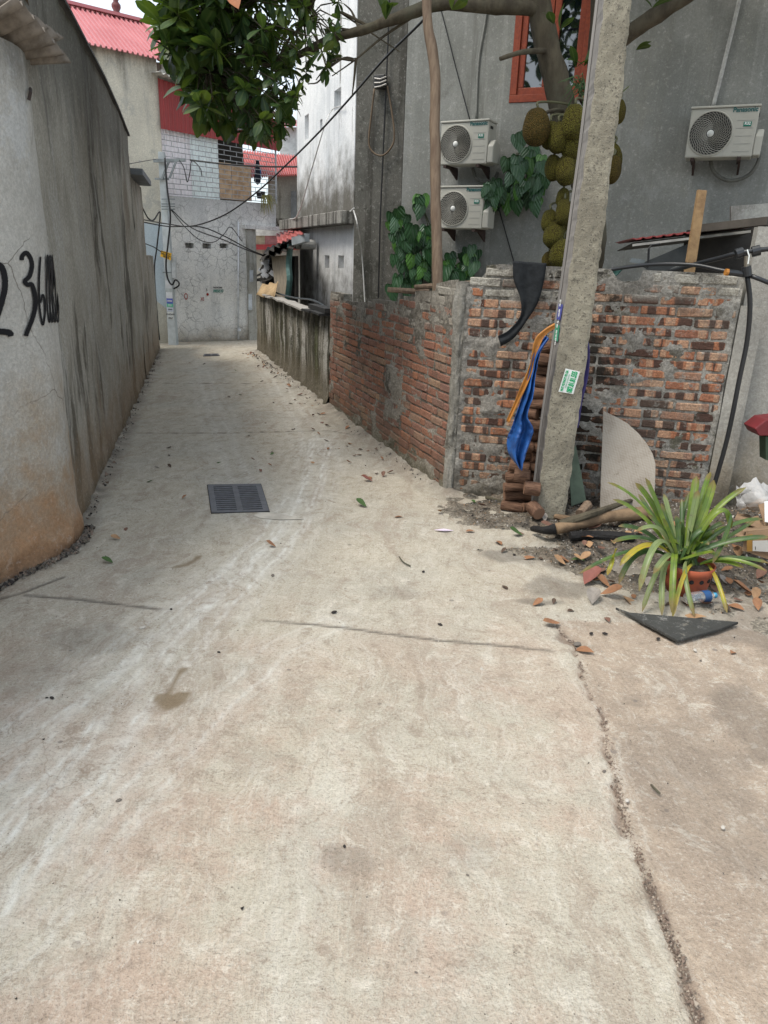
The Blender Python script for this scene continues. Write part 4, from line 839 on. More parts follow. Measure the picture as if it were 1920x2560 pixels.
for (x, y) in ((648, 838), (672, 838)):
    c = atY(x, y, 15.8); MB().lathe(c, [(.2, -.03), (.27, -.03), (.29, 0), (.27, .03), (.2, .03), (.2, -.03)], 20, axis=Matrix.Rotation(math.radians(90), 3, 'X')).build('wheel', simple('tyre', (.02, .02, .02), .8), mt)
mb = MB(); mb.bar(atY(648, 822, 15.8), atY(674, 806, 15.8), .18, .15); mb.bar(atY(650, 800, 15.8), atY(648, 776, 15.8), .08, .08); mb.bar(atY(646, 780, 15.8), atY(664, 782, 15.8), .2, .04); mb.build('body', simple('bike_black', (.03, .03, .035), .3, .6), mt, bevel=.02)

# far utility pole
fpole = thing('utility_pole', 'slim pale concrete utility pole with steel crossarm at the far end of the alley', 'utility pole', gz(434, 862))
M['fconc'] = simple('pole_concrete', (.50, .54, .55), .9, .2, scale=4, bump=.3, world=True)
YP = 13.35; pb, pt_ = atY(434, 862, YP), atY(404, 380, YP)
def fp(t_): return pb+(pt_-pb)*t_
mb = MB(); R0 = Matrix.Identity(3); d_ = pt_-pb
for (w0, w1) in ((.075, .05),):
    V = [pb+Vector((sx*w0, sy*w0, -.05)) for sx, sy in ((-1, -1), (1, -1), (1, 1), (-1, 1))]+[pt_+Vector((sx*w1, sy*w1, 0)) for sx, sy in ((-1, -1), (1, -1), (1, 1), (-1, 1))]
    mb.add(V, [(0, 1, 2, 3), (4, 5, 6, 7), (0, 1, 5, 4), (1, 2, 6, 5), (2, 3, 7, 6), (3, 0, 4, 7)])
mb.build('pole_shaft', M['fconc'], fpole, bevel=.01)
M['steel'] = simple('galvanised', (.22, .245, .25), .5, .5, metal=.2)
MB().bar(atY(384, 402, YP-.1), atY(463, 400, YP-.1), .05, .05).build('crossarm', M['steel'], fpole)
MB().bar(atY(387, 447, YP-.1), atY(422, 448, YP-.1), .03, .03).build('lower_bracket', M['steel'], fpole)
MB().bar(atY(423, 402, YP-.14), atY(405, 447, YP-.14), .04, .03).build('brace', M['steel'], fpole)
MB().bar(atY(440, 404, YP-.14), atY(424, 445, YP-.14), .03, .03).build('brace', M['steel'], fpole)
for y in (498, 510, 516, 523):
    MB().bar(atY(404, y, YP-.12), atY(437, y, YP-.12), .02, .02).build('pin_bracket', M['steel'], fpole)
MB().bar(atY(435, 642, YP-.12), atY(436, 695, YP-.12), .07, .07).build('meter_box', simple('meter_grey', (.55, .57, .57), .5), fpole, bevel=.005)
MB().bar(atY(407, 681, YP-.12), atY(440, 682, YP-.12), .02, .02).build('pin_bracket', M['steel'], fpole)
def textmesh(body, size, mat, name='lettering', parent=None, M4=None, sx=1, sy=1, bold=0):
    cu = bpy.data.curves.new('t', 'FONT'); cu.body = body; cu.size = size; cu.align_x = 'CENTER'; cu.align_y = 'CENTER'; cu.offset = bold; cu.extrude = .0006
    o = bpy.data.objects.new('t', cu); COL.objects.link(o); dg = bpy.context.evaluated_depsgraph_get(); me = bpy.data.meshes.new_from_object(o.evaluated_get(dg)); bpy.data.objects.remove(o)
    me.materials.clear(); me.materials.append(mat); me.name = name
    Mx = Matrix.Diagonal((sx, sy, 1, 1)); Mx = (M4 or Matrix.Identity(4))@Mx
    if parent is not None: Mx = Matrix.Translation(-base_of(parent))@Mx
    me.transform(Mx); o = bpy.data.objects.new(name, me); COL.objects.link(o); o.parent = parent; return o
def frame4(o, xdir, n):   # local x along xdir, z along n
    x = Vector(xdir).normalized(); z = Vector(n).normalized(); y = z.cross(x).normalized(); x = y.cross(z)
    return Matrix((( x.x, y.x, z.x, o[0]), (x.y, y.y, z.y, o[1]), (x.z, y.z, z.z, o[2]), (0, 0, 0, 1)))
ink = simple('black_ink', (.02, .02, .02), .6); M['ink'] = ink
sg = thing('yellow_sign', 'small yellow warning plate with black lettering hung on the far utility pole', 'sign', atY(415, 648, YP-.2))
c4 = [atY(401, 641, YP-.2), atY(427, 651, YP-.2), atY(429, 633, YP-.2), atY(403, 626, YP-.2)]; mb = MB(); slab(mb, c4, .008); mb.build('plate', simple('sign_yellow', (.75, .42, .02), .5, var=.05), sg)
xd = (c4[1]-c4[0]).normalized(); ns = (c4[1]-c4[0]).cross(c4[3]-c4[0]).normalized(); ns = ns if ns.y < 0 else -ns; cc = sum(c4, Vector())/4
for k, (s_, tx) in enumerate(((.030, 'LAP DAT SUA CHUA'), (.030, 'CAMERA DIEN NUOC'), (.045, '0978.478'))):
    textmesh(tx, s_, ink, 'lettering', sg, frame4(cc+ns*.012+Vector((0, 0, .037-.036*k)), xd, ns), bold=.001, sx=.62)
stk = [(692, 712, (.62, .64, .66), ''), (722, 738, (.66, .68, .70), ''), (738, 752, (.10, .13, .45), '0988'), (752, 760, (.12, .50, .30), '555'), (762, 772, (.62, .66, .75), '0946'), (773, 786, (.62, .64, .62), 'KHOAN'), (786, 793, (.62, .64, .62), '0967')]
for y0, y1, cc_, tx in stk:
    tt = (862-(y0+y1)/2)/482; c = fp(tt); hgt = (y1-y0)/1800*13.2; st = MB(); f = Vector((0, -1, 0)); ww = .075-.025*tt
    rt = thing('paper_sticker', 'small faded advert sticker, %s, pasted on the far utility pole' % {692: 'topmost white', 722: 'second white', 738: 'dark blue', 752: 'green', 762: 'pale blue', 773: 'white lettered', 786: 'lowest white'}[y0], 'sticker', c+f*(ww+.002))
    mb = MB(); mb.box(c+f*(ww+.003), (.11, .002, hgt*.92)); mb.build('paper', simple('paper%d' % y0, cc_, .7, var=.08), rt)
    if tx: textmesh(tx, .04, M['ink'] if y0 > 770 or y0 == 762 else simple('white_ink', (.7, .7, .72), .6), 'lettering', rt, frame4(c+f*(ww+.006), (1, 0, 0), f), bold=.001)
# far wall paint marks and stencil
redp = simple('red_paint', (.35, .03, .02), .7); grn = simple('green_stencil', (.02, .24, .18), .7)
for tx, x, y, s_, m_ in (('O', 465, 742, .16, redp), ('XI', 506, 748, .09, redp), ('5', 517, 725, .06, M['ink']), ('T.H.C BE TONG', 544, 719, .032, M['ink']), ('0985545107', 546, 728, .075, grn)):
    textmesh(tx, s_, m_, 'wall_lettering', fb, frame4(fon(x, y, .006), (FD.x, FD.y, 0), nf), sx=(.55 if s_ in (.16, .075) else .8), bold=.0015)
mb = MB(); mb.lathe(fon(519, 736, .006), [(0, 0), (.026, 0), (.024, .001)], 14, axis=Matrix(((nf.y*-1, 0, nf.x), (nf.x, 0, nf.y), (0, 1, 0)))); mb.build('red_blot', redp, fb)
for k, (x, y0, y1) in enumerate(((628, 675, 705), (625, 735, 775))):
    mb = MB(); mb.prism([fon(x-4, y1, .058), fon(x+5, y1, .058), fon(x+5, y0, .058), fon(x-4, y0, .058)], nf*.002)
    tag(mb.build('paper_sticker', simple('faded_paper', (.60, .64, .68), .8), origin=fon(x, y1)), ['upper', 'lower'][k]+' faded white paper pasted on the pillar of the far building', 'sticker')

# ------------------------------------------------------------------ overhead cables
def cable(label, pts, r_=.012, mat=None, n=6):
    P = smooth_path([atY(*p) for p in pts], 6); return tag(MB().tube(P, r_, n).build('overhead_cable', mat or M['black_cable'], origin=P[0], smooth=True), label, 'cable')
cable('thick black cable sweeping from the left wall up to the jackfruit branch', [(352, 548, 12.3), (420, 560, 12.0), (481, 565, 11.8), (560, 538, 11.2), (640, 482, 10.4), (720, 408, 9.6), (800, 328, 8.8), (880, 240, 8.0), (960, 148, 7.3), (1068, 40, 6.6), (1130, -40, 6.3)], .010)
cable('second thin black cable running just below the thick sweeping one', [(352, 554, 12.35), (420, 566, 12.05), (500, 567, 11.9), (560, 590, 12.2), (620, 622, 12.6), (658, 638, 12.9)], .010)
cable('black cable sagging from the pole to the shed roof', [(430, 525, 13.2), (480, 570, 12.9), (560, 600, 12.8), (610, 622, 12.8), (660, 640, 12.9)], .010)
cable('black cable hanging in a low curve below the three vents', [(427, 524, 13.2), (460, 565, 13.4), (500, 600, 13.5), (535, 605, 13.5), (560, 585, 13.6), (577, 568, 13.8), (605, 603, 14.0)], .007)
cable('straight black cable from the crossarm across the plywood panels', [(475, 400, 13.2), (560, 410, 13.0), (650, 416, 12.6), (742, 417, 12.0)], .014)
cable('thin cable leaving the crossarm towards the tall left wall', [(322, 410, 10.0), (360, 403, 11.8), (390, 398, 13.2)], .005)
cable('black cable bundle running down the far utility pole', [(412, 395, 13.15), (418, 470, 13.15), (426, 540, 13.15), (420, 610, 13.15), (415, 660, 13.15), (419, 695, 13.15), (430, 712, 13.12), (438, 700, 13.12), (447, 706, 13.12), (446, 715, 13.1), (434, 722, 13.1)], .015)
cable('black service cable looping down beside the far utility pole to the ground', [(354, 515, 12.3), (370, 545, 12.5), (384, 550, 12.7), (398, 530, 12.9), (400, 545, 12.9), (392, 620, 12.9), (386, 680, 12.9), (394, 800, 12.9), (399, 850, 13.0)], .012)
cable('black strap cable from the low wall to the yellow sign', [(360, 608, 12.2), (385, 618, 12.8), (403, 630, 13.1)], .008)
cable('pair of bent black wires hooked on the crossarm', [(448, 400, 13.1), (460, 420, 13.1), (468, 455, 13.1), (475, 430, 13.1), (480, 402, 13.1), (500, 420, 13.0), (505, 440, 13.0)], .008)

# ------------------------------------------------------------------ air conditioners
M['ac_white'] = simple('ac_white', (.43, .42, .37), .45, .4, var=.05, scale=3); M['ac_dark'] = simple('ac_dark', (.02, .02, .018), .6); M['ac_grille'] = simple('ac_grille', (.36, .35, .31), .5)
M['logo'] = simple('logo_green', (.01, .10, .10), .5, var=.02); M['badge'] = simple('badge_green', (.0, .16, .11), .5, var=.02); M['wtxt'] = simple('white_text', (.75, .78, .76), .5, var=.02); M['line'] = simple('panel_line', (.28, .28, .26), .6)
M['rust'] = simple('rusty_bracket', (.05, .03, .025), .8)
def ac(x0, y0, x1, y1, label, ang_):
    # placed flat against the grey house wall, held on two brackets
    pbl = hon(x0, y1, .34); pbr = hon(x1, y1, .34); ptl = hon(x0, y0, .34)
    w_ = (pbr-pbl).length; h_ = ptl.z-pbl.z; root = thing('air_conditioner', label, 'air conditioner', (pbl+pbr)/2)
    X = Vector((HD.x, HD.y, 0)); X = Matrix.Rotation(ang_, 3, 'Z')@X; N = Vector((X.y, -X.x, 0)); O = pbl; Z = Vector((0, 0, 1))
    if N.y > 0: N = -N
    P = lambda u, v, d: O+X*u*w_+Z*v*h_+N*d
    mb = MB(); mb.prism([P(0, 0, 0), P(1, 0, 0), P(1, 0, -.24), P(0, 0, -.24)], Z*h_*.955); body = mb.build('body', M['ac_white'], root, bevel=.012)
    mb = MB(); mb.prism([P(-.012, .957, .012), P(1.012, .957, .012), P(1.012, .957, -.25), P(-.012, .957, -.25)], Z*h_*.045); mb.build('lid', M['ac_white'], root, bevel=.006)
    # side cover
    mb = MB(); mb.prism([P(1.003, .55, -.06), P(1.003, .40, -.0), P(1.003, .02, -.0), P(1.003, .02, -.2), P(1.003, .5, -.2)], X*.07); mb.build('valve_cover', M['ac_white'], root, bevel=.012)
    mb = MB(); mb.prism([P(1.001, .80, -.05), P(1.001, .80, -.12), P(1.001, .86, -.12), P(1.001, .86, -.05)], X*.006); mb.build('handle', M['ac_dark'], root)
    cu, cv, R_ = .335, .47, h_*.425; R_ = min(R_, w_*.325); c = P(cu, cv, .001); A = Matrix((( X.x, 0, N.x), (X.y, 0, N.y), (X.z, 1, N.z)))
    mb = MB(); mb.lathe(c, [(0, .001), (R_, .001), (R_*1.0, .003)], 48, axis=A); mb.build('fan_opening', M['ac_dark'], root)
    mb = MB(); mb.lathe(c, [(R_*.985, .0), (R_*1.0, .012), (R_*1.03, .012), (R_*1.06, .0)], 48, axis=A); rg = mb.build('fan_ring', M['ac_white'], root, smooth=True)
    gr = MB()
    for k in range(9): rr = R_*(.22+.76*k/8); gr.lathe(c, [(rr-.002, .009), (rr, .0125), (rr+.002, .009)], 48, axis=A)
    for k in range(36):
        pts = []
        for q in range(8):
            f = q/7; rr = R_*(.2+.8*f); a = 2*math.pi*k/36+1.15*f; pts.append(c+A@Vector((rr*math.cos(a), rr*math.sin(a), .013)))
        gr.tube(pts, .0028, 3, cap=False)
    gr.build('fan_grille', M['ac_grille'], root)
    mb = MB(); mb.lathe(c, [(0, .02), (R_*.15, .018), (R_*.17, .010), (R_*.17, .0)], 24, axis=A); mb.build('fan_hub', simple('ac_hub', (.62, .63, .60), .4, var=.03), root, smooth=True)
    fx = lambda u, v: frame4(P(u, v, .004), X, N)
    textmesh('Panasonic', w_*.095, M['logo'], 'brand_lettering', root, fx(.795, .905), bold=.0016, sx=.62*1.55)
    mb = MB(); mb.prism([P(.80, .585, .002), P(.915, .585, .002), P(.915, .675, .002), P(.80, .675, .002)], N*.003); mb.build('badge', M['badge'], root)
    textmesh('R32', w_*.055, M['wtxt'], 'badge_lettering', root, frame4(P(.858, .638, .007), X, N), bold=.001)
    for v in (.70, .55, .40, .25, .10): mb = MB(); mb.prism([P(.70, v, .0015), P(.95, v, .0015), P(.95, v+.006, .0015), P(.70, v+.006, .0015)], N*.001); mb.build('panel_groove', M['line'], root)
    for u in (.12, .82):
        mb = MB(); mb.bar(P(u, -.03, .0), P(u, -.03, -.335), .035, .03); mb.prism([P(u, -.05, -.1), P(u, -.05, -.335), P(u, -.28, -.335)], X*.02); mb.build('bracket', M['rust'], root)
    return root, P
ac1, P1f = ac(1098, 304, 1220, 413, 'upper of two stacked air conditioner units beside the wooden prop pole', -.12)
ac2, P2f = ac(1094, 465, 1208, 571, 'lower of two stacked air conditioner units, partly covered by vine leaves', -.12)
ac3, P3f = ac(1711, 268, 1878, 395, 'air conditioner unit alone at the right, above the red awning', -.03)
def achose(label, pts): return hwire('insulated_pipe', label, pts, .02, simple('pipe_wrap', (.12, .12, .105), .8), 'pipe', .08)
achose('wrapped pipe curling under the right hand air conditioner', [(1775, 398), (1785, 430), (1815, 450), (1850, 448), (1880, 430), (1898, 395), (1895, 370)])
achose('wrapped pipe curling under the upper stacked air conditioner', [(1182, 420), (1190, 445), (1210, 455), (1235, 448), (1245, 430)])

# ------------------------------------------------------------------ jackfruit tree
t = MT('bark', .9, .2); p = t.obj(); nz = t.noise(t.map(p, sc=(1, 1, .35)), 12, 7, .7); c_ = t.mix(t.step(nz, .35, .65), (.06, .05, .036), (.10, .086, .06)); c_ = t.mix(t.m('MULTIPLY', t.step(t.noise(p, 3, 5, .7), .5, .65), .6), c_, (.10, .10, .07)); t.bump(nz, .8, .02); M['bark'] = t.done(c_)
t = MT('leaf_green', .45, .5); r_ = t.rand(); p = t.pos(); nn_ = t.voro(p, 7.5, 'F1', 1)
base = t.mix(t.step(t.noise(p, 2.5, 3, .6), .35, .65), (.020, .050, .014), (.042, .088, .018)); sepc = t.node('ShaderNodeSeparateColor'); t.put(sepc.inputs[0], nn_)
base = t.mix(t.m('MULTIPLY', t.step(sepc.outputs[0], .55, .95), .8), base, (.095, .135, .018)); base = t.mix(t.m('MULTIPLY', t.step(t.attr('rib').outputs['Fac'], .7, 1.0), .6), base, (.12, .17, .05))
t.b.inputs['Subsurface Weight'].default_value = 0; tr_ = t.node('ShaderNodeBsdfTranslucent'); t.put(tr_.inputs[0], t.mix(.5, base, (.12, .2, .01))); mx = t.node('ShaderNodeMixShader'); mx.inputs[0].default_value = .30
t.put(t.b.inputs['Base Color'], base); t.nt.links.new(t.b.outputs[0], mx.inputs[1]); t.nt.links.new(tr_.outputs[0], mx.inputs[2]); t.nt.links.new(mx.outputs[0], t.nt.nodes['Material Output'].inputs[0]); M['leaf'] = t.mat
def leaf_verts(L, W, curl, fold=.16, nseg=5, obov=.42):
    V = []; Fc = []; rib = []
    for i in range(nseg+1):
        f = i/nseg; w_ = W*.5*math.sin(math.pi*min(1, max(.0, f**(1+obov)))*.985)**.62; w_ = max(w_, .0015)
        y = L*f; z = -curl*L*f*f
        V += [(-w_, y, z+fold*w_), (0, y, z), (w_, y, z+fold*w_)]; rib += [0, 1, 0]
    for i in range(nseg):
        a = i*3; Fc += [(a, a+1, a+4, a+3), (a+1, a+2, a+5, a+4)]
    return V, Fc, rib
def leafmesh(L, W, curl, name='leaf', mat=None, fold=.16, nseg=5):
    V, Fc, rib = leaf_verts(L, W, curl, fold, nseg); mb = MB(); mb.add(V, Fc); me = mesh_of(mb, name, mat or M['leaf'], True)
    a = me.attributes.new('rib', 'FLOAT', 'POINT'); a.data.foreach_set('value', rib); return me
tree = thing('jackfruit_tree', 'jackfruit tree behind the brick wall with its crown hanging over the alley', 'tree', (1.45, 6.3, 0))
YT = 6.2
def br(pts, r0, r1, name='branch', n=10):
    P = smooth_path([atY(*p) if len(p) == 3 else Vector(p[:3]) for p in pts], 5); o = MB().tube(P, (r0, r1), n, jit=.25).build(name, M['bark'], tree, smooth=True); return P
P = smooth_path([(1.50, 6.3, 0), (1.52, 6.3, .8), atY(1480, 600, 6.25), atY(1445, 400, YT), atY(1408, 270, YT), atY(1385, 180, YT), atY(1362, 90, YT), atY(1348, 10, YT), atY(1325, -120, YT)], 6)
MB().tube(P, (.12, .075), 14, jit=.2).build('trunk', M['bark'], tree, smooth=True)
br([(1460, 420, 6.3), (1478, 240, 6.35), (1490, 60, 6.4), (1500, -120, 6.5), (1520, -300, 6.6)], .05, .04)
br([(1352, 25, YT), (1300, 18, 6.15), (1200, 15, 6.1), (1100, 10, 6.1), (1000, 42, 6.15), (900, 78, 6.2), (838, 92, 6.3), (760, 130, 6.4), (690, 165, 6.5)], .055, .022)
br([(1540, 110, 6.3), (1600, 65, 6.2), (1680, 15, 6.1), (1760, -40, 6.0), (1850, -110, 5.9)], .06, .05)
br([(1375, 128, YT), (1330, 128, 6.0), (1290, 134, 5.9), (1250, 147, 5.85)], .022, .014, 'dead_branch')
br([(1430, 300, YT), (1405, 275, 6.1), (1370, 280, 6.0), (1358, 290, 5.95)], .014, .012, 'fruit_stalk')
br([(1460, 260, 6.2), (1450, 240, 6.1), (1470, 230, 6.0)], .016, .01, 'fruit_stalk')
r = random.Random(77)
tips = []
def twig(a, dirv, L, depth=2):
    pts = [a]; d = Vector(dirv).normalized()
    for k in range(4): d = (d+Vector((r.uniform(-.35, .35), r.uniform(-.35, .35), r.uniform(-.3, .25)))).normalized(); pts.append(pts[-1]+d*L/4)
    MBt.tube(pts, (.007 if depth > 1 else .004, .002), 4, cap=False)
    tips.append((pts[-1], d))
    if depth > 1:
        for k in range(3): twig(pts[r.choice([2, 3])], d+Vector((r.uniform(-1, 1), r.uniform(-1, 1), r.uniform(-.8, .8))), L*.7, depth-1)
MBt = MB()
# anchor points of the drooping lobe over the alley (pixel sight lines cut at real depths)
anch = []
for k in range(430):
    for _ in range(40):
        x = r.uniform(400, 850); y = r.uniform(-160, 375)
        top_ = np.interp(x, [400, 440, 480, 560, 640, 700, 760, 830, 860], [120, 190, 300, 330, 375, 385, 250, 200, 60])
        if y < top_-22 and not (x > 770 and r.random() < .6): break
    anch.append(atY(x, y, r.uniform(5.2, 7.0)))
core = [atY(690, 165, 6.5), atY(620, 120, 6.2), atY(560, 60, 6.0), atY(520, 180, 6.0), atY(640, 260, 6.3), atY(760, 60, 6.3)]
for i in range(len(core)-1): MBt.tube([core[0], (core[0]+core[i+1])/2+Vector((0, 0, .05)), core[i+1]], (.016, .008), 5)
for q in anch:
    c = min(core, key=lambda w: (w-q).length); m_ = (c+q)/2+Vector((0, 0, r.uniform(.02, .12))); MBt.tube([c, m_, q], (.008, .003), 4, cap=False)
    tips.append((q, (q-c).normalized()))
# bare thin twigs hanging by the white building
for pts in ([(900, 78, 6.2), (880, 30, 6.3), (860, 10, 6.3)], [(930, 70, 6.2), (850, 30, 6.3), (1000, 130, 6.2)], [(1050, 30, 6.2), (960, 90, 6.2), (890, 148, 6.2), (830, 190, 6.25)], [(885, 150, 6.2), (830, 150, 6.2), (790, 200, 6.25)],
            [(890, 145, 6.2), (885, 200, 6.2), (880, 240, 6.2)], [(850, 80, 6.3), (830, 130, 6.3), (800, 200, 6.3), (770, 210, 6.3)], [(900, 78, 6.2), (850, 70, 6.25), (820, 50, 6.3)], [(820, 170, 6.2), (860, 145, 6.2), (888, 147, 6.2)]):
    P = smooth_path([atY(*q) for q in pts], 4); MBt.tube(P, (.012, .004), 5, cap=False)
# overhead crown, mostly above the frame: it shades the corner and shows in the window panes
over = []
for k in range(470):
    while True:
        q = Vector((r.uniform(-1.5, 4.2), r.uniform(4.6, 8.6), r.uniform(3.7, 6.4)))
        e = ((q.x-1.6)/2.9)**2+((q.y-6.6)/2.1)**2+((q.z-5.0)/1.5)**2
        if e > 1: continue
        v = RM.T@(np.array(q)-CP); yy = 1280-F*v[1]/-v[2]
        if yy < -90: break
    over.append(q)
for q in over: tips.append((q, (q-Vector((1.5, 6.4, 4.2))).normalized()))
for k in range(26):
    q = over[k*12]; MBt.tube([Vector((1.5, 6.4, 4.3)), Vector((1.5, 6.4, 4.3)).lerp(q, .5)+Vector((0, 0, .2)), q], (.03, .008), 5, cap=False)
MBt.build('twigs', M['bark'], tree)
big = MB(); rib_all = []; lm = [leafmesh(.155, .078, .12), leafmesh(.17, .082, .3), leafmesh(.145, .085, -.1), leafmesh(.135, .07, .5)]
lv = [leaf_verts(.145, .076, cu_) for cu_ in (.1, .3, -.1, .5)]
def place_leaf(p, d, big_part, sc):
    y = d.normalized(); up = Vector((r.uniform(-.5, .5), r.uniform(-.5, .5), 1)); x = y.cross(up).normalized(); z = x.cross(y)
    R3 = Matrix((x, y, z)).transposed()
    if big_part:
        o = bpy.data.objects.new('leaf', r.choice(lm)); COL.objects.link(o); o.parent = tree; o.matrix_local = Matrix.Translation(p-tree.location)@R3.to_4x4()@Matrix.Diagonal((sc, sc, sc, 1))
    else:
        V, Fc, rb = r.choice(lv); big.add([p+R3@(Vector(v)*sc) for v in V], Fc); rib_all.extend(rb)
cntl = 0
tips_sorted = sorted(tips, key=lambda td: 0 if td[0] in anch else 1)
tips_a = [td for td in tips if td[0].y < 5.75 and td[0].z < 4.2 and td[0].x < .2]; seta = {id(td) for td in tips_a}
for td in tips:
    p, d = td; n_ = r.choice([5, 6, 7])
    isl = id(td) in seta
    xx = (RM.T@(np.array(p)-CP)); px = 960+F*xx[0]/-xx[2]; shrink = 1.0 if p.z > 3.6 else float(np.interp(px, [450, 620, 800], [1.15, .8, .58]))
    for k in range(n_):
        a = 2*math.pi*k/n_+r.uniform(-.4, .4); u = d.cross(Vector((0, 0, 1))); u = u.normalized() if u.length > .1 else Vector((1, 0, 0)); w_ = d.cross(u)
        dd = d*r.uniform(.1, .9)+(u*math.cos(a)+w_*math.sin(a))*.95+Vector((0, 0, -.25))
        bp = isl and cntl < 296; cntl += bp
        place_leaf(p-d*r.uniform(0, .07), dd, bp, shrink*r.uniform(.6, 1.25)*(1.5 if p.z > 4.4 else 1))
# a few sprigs along trunk and branches
for (x, y, Y) in ((1385, 60, 6.0), (1400, 75, 6.0), (1440, 170, 6.0), (1460, 165, 6.0), (1130, 25, 6.0), (960, 30, 6.0), (965, 50, 6.0), (1630, 20, 6.0), (1640, 5, 6.0), (1590, 125, 6.1), (1545, 240, 6.2)):
    for k in range(2): place_leaf(atY(x, y, Y), Vector((r.uniform(-.6, .6), -.3, r.uniform(.1, 1))), False, r.uniform(.7, 1.1))
o = big.build('foliage', M['leaf'], tree, smooth=True); tag(o, kind='stuff'); a_ = o.data.attributes.new('rib', 'FLOAT', 'POINT'); a_.data.foreach_set('value', rib_all)
ol = leafmesh(.12, .09, .2, 'leaf', simple('orange_leaf', (.36, .13, .05), .6)); o = bpy.data.objects.new('leaf', ol); COL.objects.link(o); o.parent = tree; q = atY(596, 22, 5.2)-tree.location; o.matrix_local = Matrix.Translation(q)@Matrix.Rotation(1.3, 4, 'X')@Matrix.Rotation(.4, 4, 'Z'); o['label'] = 'withered orange leaf among the green ones'

# jackfruits
t = MT('jackfruit_skin', .8, .25); p = t.obj(); v_ = t.voro(p, 13, 'F1', 0); rr_ = t.rand(); cA = t.ramp(rr_, [(0, (.29, .26, .03)), (.5, (.34, .33, .04)), (1, (.26, .15, .03))]); cB = t.mix(t.step(v_, .15, .75), cA, (.095, .075, .012)); cB = t.mix(t.m('MULTIPLY', t.step(t.noise(p, 9, 4, .6), .5, .7), .5), cB, (.07, .04, .012)); t.bump(t.m('MULTIPLY', v_, -1), 1.0, .12); M['jack'] = t.done(cB)
def jack_mesh(seed):
    mb = MB(); prof = []
    for k in range(17): f = k/16; a = math.pi*f; prof.append((math.sin(a)**.85*(1+.08*math.cos(a)), -math.cos(a)*1.35))
    mb.lathe((0, 0, 0), [(max(p_[0], .001), p_[1]) for p_ in prof], 24)
    mb.v = [tuple(Vector(v)*(1+.07*mnoise.noise(Vector(v)*1.4+Vector((seed, 0, 0)))+.018*mnoise.noise(Vector(v)*16))) for v in mb.v]; return mesh_of(mb, 'jackfruit', M['jack'], True)
jm = [jack_mesh(k*5) for k in range(4)]; M['stalk'] = simple('green_stalk', (.09, .09, .045), .7)
jl = [(1341, 318, 29, 1.2, 5.75, 'large brownish jackfruit at the far left of the cluster'), (1375, 338, 19, 1.35, 5.8, 'narrow jackfruit just right of the large brownish one'), (1394, 344, 21, 1.3, 5.75, 'green jackfruit third from the left in the upper row'),
      (1434, 307, 25, 1.3, 5.7, 'bright green jackfruit highest in the cluster beside the pole'), (1430, 360, 25, 1.25, 5.75, 'olive jackfruit directly beneath the highest green one'), (1383, 420, 20, 1.35, 5.8, 'jackfruit hanging left in the middle row'),
      (1415, 426, 23, 1.25, 5.75, 'plump jackfruit at the centre of the middle row'), (1440, 420, 18, 1.3, 5.95, 'jackfruit half hidden behind the plump central one'), (1407, 495, 15, 1.3, 5.8, 'small jackfruit above the lower row'),
      (1409, 530, 17, 1.45, 5.75, 'upright green jackfruit in the lower row close to the pole'), (1374, 553, 20, 1.2, 5.85, 'leftmost jackfruit of the lower row'), (1386, 588, 24, 1.1, 5.8, 'round olive jackfruit lower left of the cluster'),
      (1416, 578, 18, 1.4, 5.9, 'dark jackfruit tucked against the pole low down'), (1405, 636, 28, 1.15, 5.75, 'large jackfruit resting at the top of the brick wall'), (1372, 650, 18, 1.1, 5.9, 'lowest jackfruit, mostly behind the wall top'),
      (1546, 280, 16, 1.5, 6.1, 'topmost jackfruit on the right side of the pole'), (1533, 395, 18, 1.5, 6.1, 'small jackfruit in the middle on the right side of the pole'), (1530, 425, 21, 1.4, 6.0, 'lowest jackfruit on the right side of the pole')]
for x, y, rp, asp, Y, lab in jl:
    asp = asp*1.06
    c = atY(x, y, Y); R_ = r.uniform(.86, 1.02)*rp/1800*(Y*.943+.9); root = thing('jackfruit', lab, 'fruit', c-Vector((0, 0, R_*asp)), 'jackfruits hanging on the tree trunk')
    o = inst('rind', r.choice(jm), c, (r.uniform(-.12, .12), r.uniform(-.15, .15), r.uniform(0, 6)), (R_, R_, R_*asp/1.35), root)
    MB().tube(smooth_path([c+Vector((0, 0, R_*asp*.97)), c+Vector((.01, .03, R_*asp+.04)), c.lerp(Vector((float(np.interp(c.z, [1.4, 2.6, 3.4], [1.5, 1.47, 1.33])), 6.2, c.z)), .5)+Vector((0, 0, R_*asp+.07)), Vector((float(np.interp(c.z, [1.4, 2.6, 3.4], [1.5, 1.47, 1.33])), 6.2, c.z+R_*asp+.05))], 4), .009, 6).build('stalk', M['stalk'], root, smooth=True)
# orchid roots and small fern on the trunk
ef = MB(); 
for k in range(26):
    a0 = atY(1450+r.uniform(-8, 12), 215+r.uniform(-10, 20), 5.95); e = a0+Vector((r.uniform(-.16, .05), -.05, r.uniform(-.22, .04))); ef.tube([a0, (a0+e)/2+Vector((0, -.03, .04)), e], (.006, .002), 3)
tag(ef.build('fern', simple('fern_green', (.05, .10, .03), .6), origin=atY(1450, 230, 5.95)), 'small fern with thin pale roots growing on the tree above the fruit', 'plant', kind='stuff')

